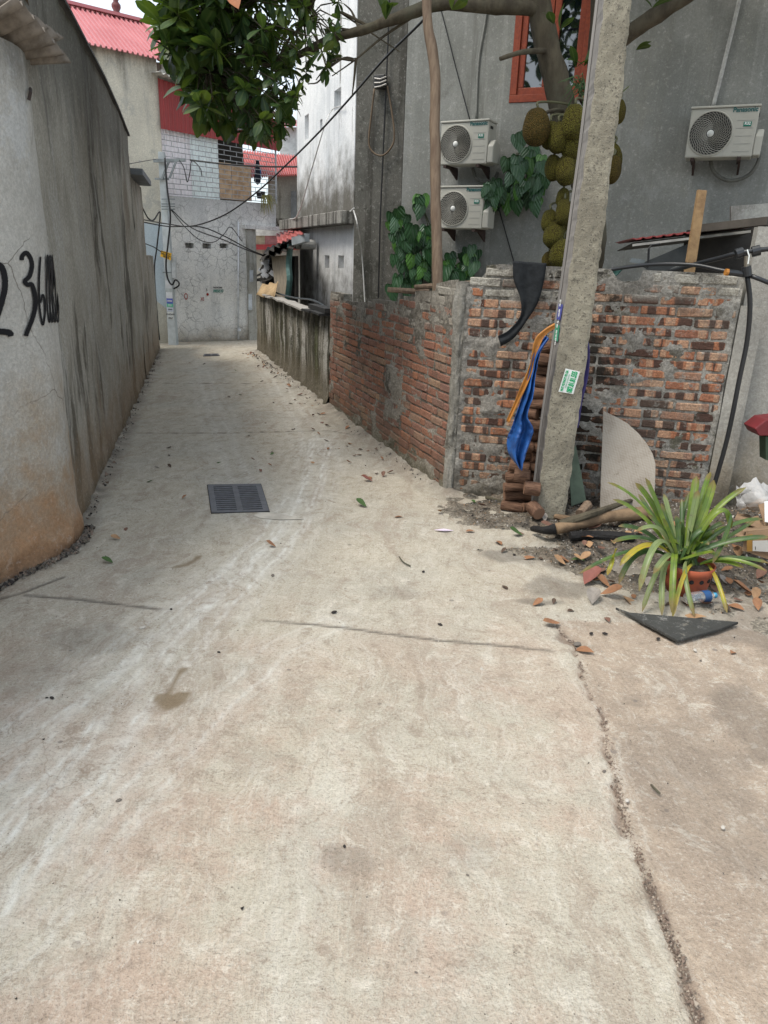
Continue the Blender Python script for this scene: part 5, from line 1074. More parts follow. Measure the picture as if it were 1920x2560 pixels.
# ------------------------------------------------------------------ vines
t = MT('vine_leaf', .35, .5); p = t.obj(); rr_ = t.rand(); base = t.mix(t.step(rr_, .72, .95), (.018, .06, .02), (.06, .16, .025)); sx_ = t.sep(p); vein = t.m('ABSOLUTE', t.m('SINE', t.m('ADD', t.m('MULTIPLY', t.m('ABSOLUTE', sx_[0]), 95), t.m('MULTIPLY', sx_[1], -34)))); base = t.mix(t.m('MULTIPLY', t.step(vein, .25, .0), .45), base, (.09, .17, .08)); t.bump(vein, .5, .01); M['vine'] = t.done(base)
def heart(L, W, seed):
    rr = random.Random(seed); mb = MB(); n_ = 12; V = [(0, 0, 0)]; 
    prof = [(0, 0), (.18, -.09), (.36, -.08), (.49, .05), (.5, .25), (.42, .47), (.27, .7), (.11, .88), (0, 1)]
    left = [(-x*W, y*L) for x, y in prof[1:-1]]; right = [(x*W, y*L) for x, y in prof[1:-1]]; mid = [(0, y*L) for x, y in prof]
    V = []; F_ = []
    zf = lambda x, y: -.35*(y*y)/L*.5+.25*abs(x)-1.2*x*x/W
    for (x, y) in mid: V.append((x, max(y, 0), zf(x, y)))
    for (x, y) in left: V.append((x, y, zf(x, y)))
    for (x, y) in right: V.append((x, y, zf(x, y)))
    m0, l0, r0 = 0, len(mid), len(mid)+len(left)
    for i in range(len(left)-1): F_ += [(m0+i+1, m0+i+2, l0+i+1, l0+i), (m0+i+2, m0+i+1, r0+i, r0+i+1)]
    F_ += [(m0, m0+1, l0), (m0+1, m0, r0), (m0+len(left), m0+len(left)+1, l0+len(left)-1), (m0+len(left)+1, m0+len(left), r0+len(left)-1)]
    mb.add(V, F_); return mesh_of(mb, 'leaf', M['vine'], True)
hm = [heart(.17, .14, 1), heart(.19, .14, 2), heart(.15, .13, 3)]
def vine(label, spots, n_, seed, lo=.03, hi=.35, rr_=(1.0,)):
    rr = random.Random(seed); root = thing('climbing_vine', label, 'vine', hon(*spots[0][:2])); st = MB()
    pts = []
    tot = sum(s[2]*s[3] for s in spots)
    for (x, y, rx, ry) in spots:
        for k in range(max(1, int(n_*rx*ry/tot))):
            a = rr.uniform(0, 6.28); q = math.sqrt(rr.random()); pts.append((x+rx*q*math.cos(a), y+ry*q*math.sin(a)))
    for (x, y) in pts:
        off = rr.uniform(lo, hi); p = hon(x, y, off); N = nh; 
        yv = Vector((rr.uniform(-.5, .5), rr.uniform(-.35, .1), -1)).normalized(); z = (N+Vector((rr.uniform(-.5, .5), rr.uniform(-.3, .3), rr.uniform(0, .7)))).normalized(); xv = yv.cross(z).normalized(); z = xv.cross(yv)
        o = bpy.data.objects.new('leaf', rr.choice(hm)); COL.objects.link(o); o.parent = root; s_ = rr.uniform(.6, 1.35)
        o.matrix_local = Matrix.Translation(p-root.location)@Matrix((xv, yv, z)).transposed().to_4x4()@Matrix.Diagonal((s_, s_, s_, 1))
        if rr.random() < .5: q = hon(x+rr.uniform(-15, 15), y+rr.uniform(-5, 25), .03); st.tube([p, (p+q)/2+Vector((0, 0, .03)), q], .003, 3, cap=False)
    for i in range(len(spots)-1): 
        P = smooth_path([hon(spots[i][0], spots[i][1], .04), hon((spots[i][0]+spots[i+1][0])/2+5, (spots[i][1]+spots[i+1][1])/2, .06), hon(spots[i+1][0], spots[i+1][1], .04)], 5); st.tube(P, .007, 5)
    st.build('stem', simple('vine_stem', (.05, .06, .03), .8), root)
vine('leafy betel vine climbing up left of the stacked air conditioners', [(1000, 560, 34, 42), (1020, 620, 40, 50), (1060, 660, 45, 38), (1075, 600, 25, 40), (1048, 500, 22, 22), (1120, 690, 55, 25), (1180, 628, 34, 16), (1010, 700, 40, 22), (1150, 660, 40, 40)], 135, 3)
vine('leafy betel vine spreading between the lower air conditioner and the jackfruits', [(1300, 345, 18, 14), (1290, 400, 30, 26), (1310, 440, 40, 30), (1240, 470, 34, 24), (1260, 495, 45, 14), (1340, 390, 22, 30), (1320, 490, 30, 20), (1215, 480, 14, 18), (1350, 440, 18, 40), (1225, 478, 22, 22)], 84, 5, hi=.50)

# wooden prop pole, timber on the wall top
t = MT('bare_wood', .8, .2); p = t.obj(); nz = t.noise(t.map(p, sc=(1, 1, .12)), 40, 6, .7); t.bump(nz, .5, .006); M['wood'] = t.done(t.mix(t.step(nz, .35, .65), (.23, .17, .12), (.15, .105, .075)))
P = smooth_path([atY(x, y, 5.75+(y-0)*-.0003) for x, y in [(1066, -60), (1069, 60), (1080, 120), (1088, 200), (1087, 300), (1088, 400), (1089, 500), (1092, 600), (1094, 715), (1096, 800)]], 5)
pr = MB().tube(P, (.034, .040), 10, jit=.15).build('prop_pole', M['wood'], origin=P[-1], smooth=True); tag(pr, 'crooked bare wooden pole propping up the jackfruit branch', 'pole')
def log(name, label, cat, pts, rad, mat=None, group=None, n=10, jit=.2):
    P = smooth_path(pts, 4); o = MB().tube(P, rad, n, jit=jit).build(name, mat or M['wood'], origin=P[0], smooth=False); return tag(o, label, cat, group)
log('timber_pole', 'short peeled pole lying on the stepped top of the side brick wall', 'pole', [(-.03, 6.15, 1.365), (.30, 6.05, 1.36)], .022)
log('timber_piece', 'flat weathered timber piece lying beside the foot of the prop pole', 'timber', [on(1040, 718, BA0, BA1, -.08), on(1180, 708, BA0, BA1, -.2)], .02)

# ------------------------------------------------------------------ leaning concrete pole
t = MT('rough_pole_concrete', .95, .2); p = t.pos(); n1 = t.noise(p, 26, 8, .78); n2 = t.noise(p, 5, 5, .7); cc1 = t.mix(t.step(n2, .35, .65), (.42, .385, .30), (.27, .245, .19)); cc1 = t.mix(t.m('MULTIPLY', t.step(n1, .5, .64), .7), cc1, (.54, .50, .41)); cc1 = t.mix(t.m('MULTIPLY', t.step(t.noise(p, 26, 7, .82), .52, .62), .8), cc1, (.11, .10, .075)); cc1 = t.mix(t.m('MULTIPLY', t.step(t.noise(p, 90, 3, .7), .60, .66), .8), cc1, (.05, .045, .04)); zz = t.sep(p)[2]
t.bump(t.m('ADD', t.m('MULTIPLY', n1, 1.6), t.noise(p, 110, 4, .7)), 1.0, .012); M['rpole'] = t.done(cc1)
t = MT('smooth_pole_side', .9, .2); p = t.pos(); n1 = t.noise(t.map(p, sc=(60, 60, 1.5)), 1, 4, .6); t.bump(n1, .3, .004); M['rpole_side'] = t.done(t.mix(t.step(n1, .35, .65), (.27, .255, .24), (.19, .18, .17)))
pole = thing('concrete_pole', 'rough leaning concrete utility pole in front of the brick wall with advert stickers', 'utility pole', (1.05, 4.5, 0))
YB = 4.42
def pc(y):  # left/right edges of front face
    yl = [-60, 0, 205, 348, 680, 1060, 1241, 1300]; fl = [1518, 1512, 1487, 1470, 1424, 1368, 1347, 1339]; fr_ = [1587, 1579, 1560, 1538, 1496, 1445, 1420, 1411]
    return np.interp(y, yl, fl), np.interp(y, yl, fr_)
ys_ = np.linspace(1306, -140, 110); mb = MB(); K = 9; rows = []
for i, y in enumerate(ys_):
    l, r__ = pc(y) if y > -60 else (1512-(y)*.117, 1579-(y)*.117); a = atY(l, y, YB); b = atY(r__, y, YB)
    row = []
    for k in range(K+1):
        q = a+(b-a)*k/K; e = 1 if k in (0, K) else 0
        q = q+Vector((mnoise.noise(q*22)*.006*(1+e*.6), -abs(mnoise.noise(q*14+Vector((5, 0, 0))))*.007+e*.006, 0)); row.append(q)
    D = .16
    row.append(b+Vector((0, D, 0))); row.append(b+Vector((-.03, D+.01, 0))); row.append(a+Vector((.03, D+.01, 0))); row.append(a+Vector((0.0, D, 0))); rows.append(row)
nr = len(rows[0]); V = [p_ for row in rows for p_ in row]; Fc = []; ms = []
for i in range(len(rows)-1):
    for k in range(nr):
        k2 = (k+1) % nr; Fc.append((i*nr+k, i*nr+k2, (i+1)*nr+k2, (i+1)*nr+k)); ms.append(1 if k == nr-1 else 0)
mb.add(V, Fc); mb.m = ms; mb.f.append(tuple((len(rows)-1)*nr+k for k in range(nr))); mb.m.append(0)
V0 = mb.v[:nr]; mb.build('shaft', [M['rpole'], M['rpole_side']], pole)
# rib on the side face: raised edge strip
rb = MB(); 
for i in range(len(rows)-1):
    a0 = rows[i][0]; a1 = rows[i+1][0]
rb.tube([rows[i][-1]+Vector((-.004, -.02, 0)) for i in range(0, len(rows), 4)], .012, 4); rb.build('edge_rib', M['rpole_side'], pole)
nP = Vector((0, -1, 0))
st = thing('phone_sticker', 'white sticker with bold green phone number pasted sideways on the leaning pole', 'sticker', atY(1420, 950, YB-.012))
c4 = [atY(1396, 979, YB-.014), atY(1433, 985, YB-.014), atY(1450, 929, YB-.014), atY(1414, 921, YB-.014)]
mb = MB(); mb.prism(c4, (0, -.0015, 0)); mb.build('paper', simple('sticker_white', (.74, .76, .74), .5, var=.03), st)
ax = (c4[2]-c4[1]).normalized(); cen = sum(c4, Vector())/4; M['sgreen'] = simple('sticker_green', (.0, .36, .13), .5, var=.02); px_ = (c4[1]-c4[0]).normalized()
textmesh('087.81.81.555', .037, M['sgreen'], 'lettering', st, frame4(cen+px_*.018+Vector((0, -.003, 0)), ax, nP), bold=.0016, sx=.62, sy=1.25)
textmesh('HUT BE PHOT BE GA', .020, M['sgreen'], 'lettering', st, frame4(cen-px_*.030+Vector((0, -.003, 0)), ax, nP), bold=.0008, sx=.68, sy=1.1)
textmesh('THONG TAC CONG 24/24', .008, M['sgreen'], 'lettering', st, frame4(cen-px_*.012+Vector((0, -.003, 0)), ax, nP), sx=.9)
# stickers on side face
def side_sticker(y0, y1, cl, label, tx):
    k0 = np.argmin(abs(ys_-y1)); k1 = np.argmin(abs(ys_-y0)); A, B = rows[k0], rows[k1]; nn = Vector((-1, 0, 0))
    f = lambda row, u: row[0]+(row[-1]-row[0])*u+nn*.006
    root = thing('paper_sticker', label, 'sticker', f(A, .5)); mb = MB(); mb.prism([f(A, .12), f(A, .8), f(B, .8), f(B, .12)], nn*.0015); mb.build('paper', simple('stk_'+tx[:3], cl, .6, var=.05), root)
    c = (f(A, .45)+f(B, .45))/2+nn*.003; up = (f(B, .45)-f(A, .45)).normalized(); textmesh(tx, .045, M['wtxt'], 'lettering', root, frame4(c, up, nn), bold=.001)
side_sticker(765, 801, (.08, .09, .34), 'dark blue sticker on the narrow side of the leaning pole', '0988 55')
side_sticker(812, 850, (.06, .34, .20), 'faded green sticker below the blue one on the side of the leaning pole', '0868 81')

# ------------------------------------------------------------------ cloths
def cloth(name, label, cat, mat, L, R, Y0, fold=.012, nu=10, sub=8, waves=3, parent=None, plane=None, th=.004, seed=0):
    # L, R: matching lists of pixel points for left/right borders, Y0 = list of depths or function
    Pl = smooth_path([(x, y, 0) for x, y in L], sub); Pr = smooth_path([(x, y, 0) for x, y in R], sub); N = len(Pl); mb = MB()
    def fn(u, v):
        i = min(N-1, int(round(v*(N-1)))); a, b = Pl[i], Pr[i]; q = a+(b-a)*u; Y = Y0(q.x, q.y); w = atY(q.x, q.y, Y)
        return w+Vector((0, -1, 0))*fold*(math.sin(u*waves*6.28+v*3+seed)+.6*mnoise.noise(Vector((u*3, v*6, seed)))+.5*abs(mnoise.noise(Vector((u*6+v*5, v*16, seed+3)))))
    mb.grid(fn, nu, N-1); return tag(mb.build(name, mat, origin=fn(.5, 1), smooth=True, solid=th), label, cat)
M['blackcloth'] = simple('black_net', (.028, .031, .034), .9, .1, scale=30, bump=.3, world=True)
wallY = lambda x, y: BB0[1]+(on(x, y, BB0, BB1).x-BB0[0])*(BB1[1]-BB0[1])/(BB1[0]-BB0[0])
cloth('torn_cloth', 'torn black cloth hanging over the top of the front brick wall', 'cloth', M['blackcloth'], [(1282, 652), (1284, 700), (1300, 745), (1300, 790), (1272, 825), (1245, 840)], [(1366, 658), (1360, 700), (1345, 755), (1318, 800), (1285, 845), (1252, 866)], lambda x, y: wallY(x, y)-.045, .008, waves=1.3)
t = MT('blue_tarp', .45, .5); M['blue'] = simple('blue_tarp', (.022, .11, .36), .45, .4, scale=14, col2=(.014, .05, .18), world=True, bump=.3); M['orange'] = simple('orange_tarp', (.46, .19, .035), .5, .4, world=True); M['purple'] = simple('purple_tarp', (.05, .04, .17), .5, world=True)
cloth('blue_tarp', 'crumpled blue tarpaulin draped down the firewood beside the leaning pole', 'tarpaulin', M['blue'], [(1362, 838), (1335, 880), (1322, 930), (1306, 990), (1290, 1040), (1280, 1072), (1270, 1100), (1273, 1135), (1296, 1168)], [(1372, 846), (1349, 880), (1338, 930), (1330, 985), (1316, 1035), (1330, 1068), (1326, 1098), (1312, 1135), (1302, 1172)], lambda x, y: 4.42+.0*x, .034, nu=26, sub=12, waves=1.7, seed=2)
cloth('orange_strap', 'narrow orange tarpaulin strip running beside the blue one', 'tarpaulin', M['orange'], [(1386, 808), (1360, 824), (1336, 850), (1324, 910), (1300, 970), (1284, 1010), (1266, 1052)], [(1388, 820), (1366, 836), (1348, 868), (1332, 925), (1312, 975), (1292, 1015), (1273, 1057)], lambda x, y: 4.40, .006, waves=1)
cloth('purple_tarp', 'strip of purple tarpaulin showing behind the right edge of the leaning pole', 'tarpaulin', M['purple'], [(1430, 840), (1440, 880), (1440, 950), (1425, 1010), (1418, 1075)], [(1470, 845), (1474, 880), (1470, 940), (1456, 1000), (1446, 1068)], lambda x, y: 4.62, .008, waves=1)
cloth('green_tarp', 'dark green sheet tucked behind the wall top right of the pole', 'tarpaulin', simple('dark_green_sheet', (.015, .07, .055), .5), [(1490, 690), (1492, 712), (1494, 735)], [(1565, 666), (1540, 690), (1510, 712)], lambda x, y: 5.0, .004, waves=1)

# ------------------------------------------------------------------ firewood stack
t = MT('firewood_bark', .9, .2); p = t.obj(); nz = t.noise(t.map(p, sc=(1, 6, 6)), 14, 6, .7); t.bump(nz, .9, .012); M['fbark'] = t.done(t.mix(t.step(nz, .4, .6), (.19, .11, .072), (.10, .056, .038)))
t = MT('firewood_end', .9, .2); p = t.obj(); sy = t.sep(p); rad = t.m('SQRT', t.m('ADD', t.m('POWER', sy[1], 2), t.m('POWER', sy[2], 2))); M['fend'] = t.done(t.mix(t.step(t.m('SINE', t.m('MULTIPLY', rad, 900)), -.5, .8), (.26, .155, .10), (.18, .10, .065)))
def logmesh(seed, L, R_):
    mb = MB(); rr = random.Random(seed); mb.tube([(-L/2, 0, 0), (-L/2+.004, 0, 0), (-L*.1, .002, .002), (L/2-.004, 0, .0), (L/2, 0, 0)], [R_*.93, R_, R_*1.03, R_*.98, R_*.92], 14, jit=.12, rr=1); return mesh_of(mb, 'firewood_log', [M['fbark'], M['fend']], False)
lgm = [logmesh(1, .13, .038), logmesh(2, .15, .034), logmesh(3, .12, .040), logmesh(4, .14, .032)]
r = random.Random(9); z = .035; lvl = 0; nlog = 0
while z < 1.16:
    for k in range(2):
        xb = [.87, .99][k]+z*.115+r.uniform(-.022, .022); yb = 4.66+.02*(lvl % 2)+r.uniform(-.02, .02)
        for dpt in (0, 1):
            o = inst('firewood_log', r.choice(lgm), (xb+dpt*.03, yb+dpt*.085, z), (r.uniform(0, 6), r.uniform(-.12, .12), r.uniform(-.7, .35)), (1, 1, 1)); nlog += 1
            lv_ = ['bottom', 'middle', 'upper'][min(2, int(z/.4))]; sd_ = ['left', 'right'][k]; tag(o, 'short brown bark-covered log on the %s side of the %s third of the firewood stack' % (sd_, lv_), 'firewood log', 'firewood logs, %s side, %s third of the stack' % (sd_, lv_))
    z += .071; lvl += 1
for (x, y, Y, rz, ry, lab) in ((1330, 1222, 4.42, -.1, .05, 'thick short log jutting out low at the left of the pole, its ring end showing'), (1338, 1275, 4.38, -1.2, .2, 'stubby log lying on the ground at the left foot of the pole'), (1305, 1190, 4.5, -.2, 0, 'stubby log sticking out left of the stack just above ground')):
    c = atY(x, y, Y); o = inst('firewood_log', lgm[2], c, (0, ry, rz), (.85, 1.1, 1.1)); tag(o, lab, 'firewood log')

# ------------------------------------------------------------------ boards, burnt logs
n_b = facen(BB0, BB1)
def board(name, label, cat, pts, mat, th, tilt=None):
    mb = MB(); c = [Vector(p) for p in pts]; nn = (c[1]-c[0]).cross(c[-1]-c[0]).normalized(); nn = nn if nn.y > 0 else -nn; mb.prism(c, nn*th); return tag(mb.build(name, mat, origin=c[0], bevel=.002), label, cat)
t = MT('grey_chequer_board', .75, .3); p = t.pos(); pr_ = t.map(p, rot=(0, math.radians(45), 0)); ck = t.node('ShaderNodeTexChecker'); t.put(ck.inputs[0], pr_); ck.inputs['Scale'].default_value = 110
bc = t.mix(t.step(t.noise(p, 6, 5, .65), .4, .65), (.32, .285, .24), (.24, .205, .165)); bc = t.mix(t.m('MULTIPLY', ck.outputs[1], .22), bc, (.50, .48, .44)); bc = t.mix(t.m('MULTIPLY', t.step(t.noise(p, 14, 5, .7), .62, .70), .6), bc, (.15, .12, .09)); M['gboard'] = t.done(bc)
def leanpt(x, y):  # board plane leaning back to the wall
    yb, yt = 1285, 1027; f = (yb-y)/(yb-yt); return atY(x, y, 4.50+.20*f-(x-1500)*.0008)
arc = [(1508, 1027), (1540, 1042), (1568, 1058), (1596, 1083), (1618, 1110), (1632, 1135), (1639, 1160), (1637, 1225), (1634, 1292), (1499, 1292)]
board('grey_board', 'grey board with one rounded top corner leaning on the brick wall behind the potted plant', 'board', [leanpt(*q) for q in arc], M['gboard'], .012)
board('green_board', 'narrow dull green board leaning behind the foot of the leaning pole', 'board', [atY(1420, 1120, 4.72), atY(1440, 1115, 4.72), atY(1466, 1252, 4.58), atY(1428, 1266, 4.58)], simple('dull_green', (.12, .16, .11), .7, world=True), .012)
M['log'] = simple('pale_log', (.24, .165, .10), .85, .2, scale=10, col2=(.14, .095, .06), bump=.5); M['char'] = simple('charred', (.018, .017, .017), .8, .3, scale=20, bump=.8)
def gl(x, y, z): q = gz(x, y, z); return q
lgr = thing('large_branch_log', 'long pale branch with a burnt tip lying at the foot of the leaning pole', 'log', gl(1400, 1330, .05))
P = smooth_path([gl(1388, 1322, .09), gl(1440, 1312, .10), (gl(1500, 1296, .12)), gl(1560, 1287, .12), gl(1640, 1282, .12)], 5); MB().tube(P, (.032, .042), 12, jit=.25).build('trunk', M['log'], lgr, smooth=True)
P = smooth_path([gl(1332, 1322, .04), gl(1360, 1326, .07), gl(1389, 1322, .088)], 5); MB().tube(P, (.018, .036), 10, jit=.4).build('burnt_tip', M['char'], lgr, smooth=True)
log('branch_log', 'thinner dark branch lying across above the long pale one, pointing to the grey board', 'log', [gl(1400, 1312, .10), gl(1470, 1288, .16), gl(1530, 1267, .17), gl(1584, 1249, .17)], (.032, .012), M['bark'])
log('charred_log', 'black charred log lying just in front of the long pale branch', 'log', [gl(1425, 1342, .06), gl(1480, 1338, .07), (gl(1530, 1342, .07)), gl(1585, 1345, .07)], .026, M['char'], jit=.5)
log('log_stub', 'short cut log stub standing between the pole and the grey board', 'log', [gl(1450, 1285, .10), gl(1470, 1262, .13)], .032, M['wood'])
log('log_stub', 'small pale wood chunk lying right of the foot of the leaning pole', 'log', [gl(1388, 1292, .06), gl(1425, 1300, .07)], .018, M['log'], jit=.5)
log('stick', 'thin grey stick lying by the foot of the brick wall left of the pole', 'stick', [gl(1215, 1243, .02), gl(1250, 1252, .02), gl(1290, 1262, .02)], (.012, .006), M['bark'])
log('twig', 'small curved twig lying on the open concrete in the middle', 'twig', [gl(998, 1392, .006), gl(1008, 1405, .01), gl(1026, 1415, .006)], .004, M['bark'], n=5)
log('twig', 'short dark twig lying on the right hand slab', 'twig', [gl(1628, 1962, .004), gl(1640, 1975, .01), gl(1650, 1985, .004)], .004, M['bark'], n=5)

# ------------------------------------------------------------------ right side: awning, plank, pipes
aw = thing('red_awning', 'thin red metal awning sheet with dark underside jutting from the right', 'awning', atY(1700, 600, 5.9))
mb = MB(); p1, p2 = atY(1581, 600, 5.7), atY(1960, 555, 5.3); p3, p4 = p2+Vector((.2, 1.2, .0)), p1+Vector((.2, 1.1, .0)); corr(mb, p1, p2, p3, p4, 14, .01, 1, 'trap'); mb.build('roof_sheet', M['red_clad'], aw, solid=.006)
MB().bar(p1-Vector((-.01, -.012, .036)), p2-Vector((0, -.012, .036)), .02, .016).build('edge_trim', simple('pale_edge', (.40, .39, .36), .7), aw)
mb = MB(); slab(mb, [p1-Vector((-.02, -.03, .022)), p2-Vector((0, -.03, .022)), p3-Vector((0, 0, .06)), p4-Vector((-.02, 0, .06))], .006); mb.build('underside_shade_sheet', M['dark_sheet'], aw)  # dark sheet added under the red one so its underside looks shaded
MB().bar(atY(1740, 572, 5.5), atY(1920, 552, 5.2), .06, .05).build('batten', simple('old_batten', (.10, .085, .07), .9), aw)
MB().bar(atY(1800, 562, 5.45), atY(1930, 554, 5.2), .03, .012).build('green_flashing', simple('green_flash', (.06, .16, .12), .5), aw)
MB().bar(atY(1893, 570, 5.1), atY(1893, 590, 5.1), .05, .06).build('bracket', M['black_roof'], aw)
wk = thing('storage_lean_to', 'dark heap of sheets and battens sheltered under the red awning', 'junk', (2.9, 5.7, 0))
mb = MB(); mb.bar(atY(1575, 650, 5.5), atY(1610, 655, 5.5), .03, .03); mb.build('steel_piece', M['steel'], wk)
mb = MB(); slab(mb, [atY(1600, 660, 5.6), atY(1720, 610, 5.6), atY(1740, 640, 5.6), atY(1640, 690, 5.6)], .02); mb.build('dark_panel', simple('charcoal_panel', (.05, .055, .055), .7), wk)
mb = MB(); mb.prism([atY(1720, 575, 6.3), atY(1960, 560, 6.2), atY(1960, 720, 6.2), atY(1690, 720, 6.3)], (0, .03, 0)); mb.build('dark_panel', M['dark_sheet'], wk)
mb = MB(); mb.prism([atY(1828, 515, 6.6), atY(1960, 505, 6.6), atY(1960, 560, 6.6), atY(1828, 560, 6.6)], (0, .03, 0)); mb.build('pale_panel', M['far_beige2'], wk)
MB().tube([atY(1620, 670, 5.45), atY(1622, 622, 5.45), atY(1628, 613, 5.45), atY(1650, 610, 5.45)], .008, 6).build('bent_rod', M['black_cable'], wk)
pk = board('timber_plank', 'upright sawn plank standing behind the brick wall and crossing the red awning', 'plank', [atY(1712, 690, 5.15), atY(1736, 690, 5.15), atY(1768, 476, 5.15), atY(1747, 474, 5.15)], simple('sawn_wood', (.36, .235, .12), .8, .2, scale=16, col2=(.24, .15, .08), world=True, bump=.3), .035)
M['blackpipe'] = simple('black_poly_pipe', (.02, .022, .025), .35, .5, var=.1)
def pipe(label, pts, r_):
    P = smooth_path(pts, 6); return tag(MB().tube(P, r_, 12).build('water_pipe', M['blackpipe'], origin=P[-1], smooth=True), label, 'pipe')
F_ = lambda x, y, Y=4.55: atY(x, y, Y)
pipe('black water pipe dropping down the pale wall edge right of the bricks', [F_(1868, 690, 4.5), F_(1875, 760, 4.5), F_(1868, 850, 4.52), F_(1848, 950, 4.53), F_(1822, 1080, 4.54), F_(1795, 1180, 4.55), F_(1770, 1262, 4.55)], .0145)
pipe('black water pipe running left along the wall top to behind the leaning pole', [F_(1860, 686, 4.52), F_(1800, 675, 4.6), F_(1740, 663, 4.7), F_(1660, 660, 4.8), F_(1580, 666, 4.85), F_(1495, 682, 4.9), (1.3, 5.0, 1.5)], .012)
pipe('black water pipe slanting up from the wall top to the tee joint', [F_(1670, 680, 4.9), F_(1740, 660, 4.75), F_(1800, 645, 4.6), F_(1850, 632, 4.5), F_(1925, 622, 4.45), F_(1990, 618, 4.4)], .014)
pipe('black water pipe leading off right below the tee joint', [F_(1872, 688, 4.5), F_(1900, 698, 4.45), F_(1990, 735, 4.4)], .013)
tee = thing('pipe_tee', 'black tee joint with a brass tap stem above the vertical water pipe', 'pipe fitting', F_(1866, 690, 4.48))
MB().tube([F_(1838, 636, 4.5), F_(1856, 630, 4.5)], .03, 12).build('collar', M['blackpipe'], tee); MB().tube([F_(1880, 630, 4.48), F_(1900, 625, 4.47)], .03, 12).build('collar', M['blackpipe'], tee)
MB().tube([F_(1866, 640, 4.48), F_(1866, 668, 4.48)], .014, 10).build('tap_stem', simple('brass', (.28, .25, .2), .4, .6, metal=.6), tee); MB().tube([F_(1866, 666, 4.48), F_(1868, 690, 4.48)], .026, 12).build('collar', M['blackpipe'], tee)
MB().tube([F_(1868, 624, 4.46), F_(1873, 640, 4.45), F_(1870, 660, 4.45)], .004, 6).build('white_tie', M['wtxt'], tee)
MB().tube([F_(1815, 680, 4.5), F_(1862, 686, 4.49)], .018, 10).build('valve_body', M['blackpipe'], tee); MB().tube([F_(1813, 680, 4.5), F_(1820, 681, 4.5)], .02, 10).build('orange_ring', M['orange'], tee)

# ------------------------------------------------------------------ potted plant
pot = thing('flower_pot', 'cracked terracotta pot with round side holes holding the strap-leaved plant', 'plant pot', gz(1712, 1488, gh(1.57, 3.4)))
pc0 = gz(1712, 1476, .0); pc0.z = gh(pc0.x, pc0.y)+.003
M['terra'] = simple('terracotta', (.34, .085, .04), .8, .3, scale=9, col2=(.22, .07, .045), bump=.3)
mb = MB(); mb.lathe(pc0, [(0, 0), (.098, 0), (.108, .05), (.118, .115), (.122, .118), (.127, .155), (.118, .157), (.113, .12), (.10, .118), (0, .12)], 40); mb.build('pot_body', M['terra'], pot, smooth=True)
for k in range(14):
    a = 2*math.pi*k/14; c = pc0+Vector((math.cos(a)*.1165, math.sin(a)*.1165, .095)); A = Vector((math.cos(a), math.sin(a), 0))
    MB().tube([c-A*.004, c+A*.001], .012, 10).build('drain_hole', M['char'], pot)
mb = MB(); mb.lathe(pc0+Vector((0, 0, .13)), [(0, .0), (.06, .006), (.11, .0)], 20); mb.build('soil', M['dirt'], pot)
pl = thing('strap_leaved_plant', 'bushy plant of long green strap leaves, some yellow, spilling from the terracotta pot', 'plant', pc0+Vector((0, 0, .13)))
def strapmat(name, c1, c2):
    t = MT(name, .4, .5); p = t.pos(); b_ = t.mix(t.step(t.noise(p, 11, 4, .6), .4, .62), c1, c2); b_ = t.mix(t.m('MULTIPLY', t.step(t.noise(p, 60, 3, .7), .64, .7), .6), b_, (.06, .05, .015)); b_ = t.mix(t.step(t.attr('rib').outputs['Fac'], .75, 1.0), b_, tuple(v*.6 for v in c1)); tp_ = t.m('ADD', t.attr('tip').outputs['Fac'], t.m('MULTIPLY', t.m('SUBTRACT', t.noise(p, 13, 4, .7), .5), .5)); b_ = t.mix(t.m('MULTIPLY', t.step(tp_, .80, 1.0), .8), b_, (.20, .13, .045)); b_ = t.mix(t.m('MULTIPLY', t.step(t.noise(p, 30, 4, .7), .55, .68), .35), b_, (.16, .14, .09))
    tr_ = t.node('ShaderNodeBsdfTranslucent'); t.put(tr_.inputs[0], b_); mx = t.node('ShaderNodeMixShader'); mx.inputs[0].default_value = .22; t.put(t.b.inputs['Base Color'], b_)
    t.nt.links.new(t.b.outputs[0], mx.inputs[1]); t.nt.links.new(tr_.outputs[0], mx.inputs[2]); t.nt.links.new(mx.outputs[0], t.nt.nodes['Material Output'].inputs[0]); return t.mat
ms_ = [strapmat('strap_green', (.10, .17, .022), (.18, .25, .03)), strapmat('strap_deep', (.05, .105, .03), (.09, .15, .035)), strapmat('strap_yellow', (.42, .33, .03), (.26, .28, .03)), strapmat('strap_pale', (.18, .24, .09), (.24, .29, .12))]
def strap(p0, p1, p2, w_, mat, seed=0, tw=0):
    V = []; Fc = []; rib = []; N = 14; rr = random.Random(seed); view = (Vector(CP)-p1).normalized()
    up = (Vector((0, 0, 1))*.6+view*.7+Vector((rr.uniform(-.4, .4), rr.uniform(-.2, .2), 0))).normalized()
    for i in range(N+1):
        f = i/N; q = p0*(1-f)**2+p1*2*f*(1-f)+p2*f*f; tn = ((p1-p0)*(1-f)+(p2-p1)*f).normalized(); s = tn.cross(up).normalized(); nn = s.cross(tn)
        w = w_*(.45+.55*min(1, f*2.5))*(1 if f < .88 else max(.12, math.sqrt(max(0, 1-((f-.88)/.12)**2))))
        V += [q-s*w+nn*w*.35, q-s*w*.5+nn*w*.05, q, q+s*w*.5+nn*w*.05, q+s*w+nn*w*.35]; rib += [0, 0, 1, 0, 0]
    for i in range(N):
        for j in range(4): a = i*5+j; Fc.append((a, a+1, a+6, a+5))
    mb = MB(); mb.add(V, Fc); o = mb.build('leaf', ms_[mat], pl, smooth=True); a_ = o.data.attributes.new('rib', 'FLOAT', 'POINT'); a_.data.foreach_set('value', rib); a_ = o.data.attributes.new('tip', 'FLOAT', 'POINT'); a_.data.foreach_set('value', [(k_//5)/N for k_ in range(len(V))])
    return o
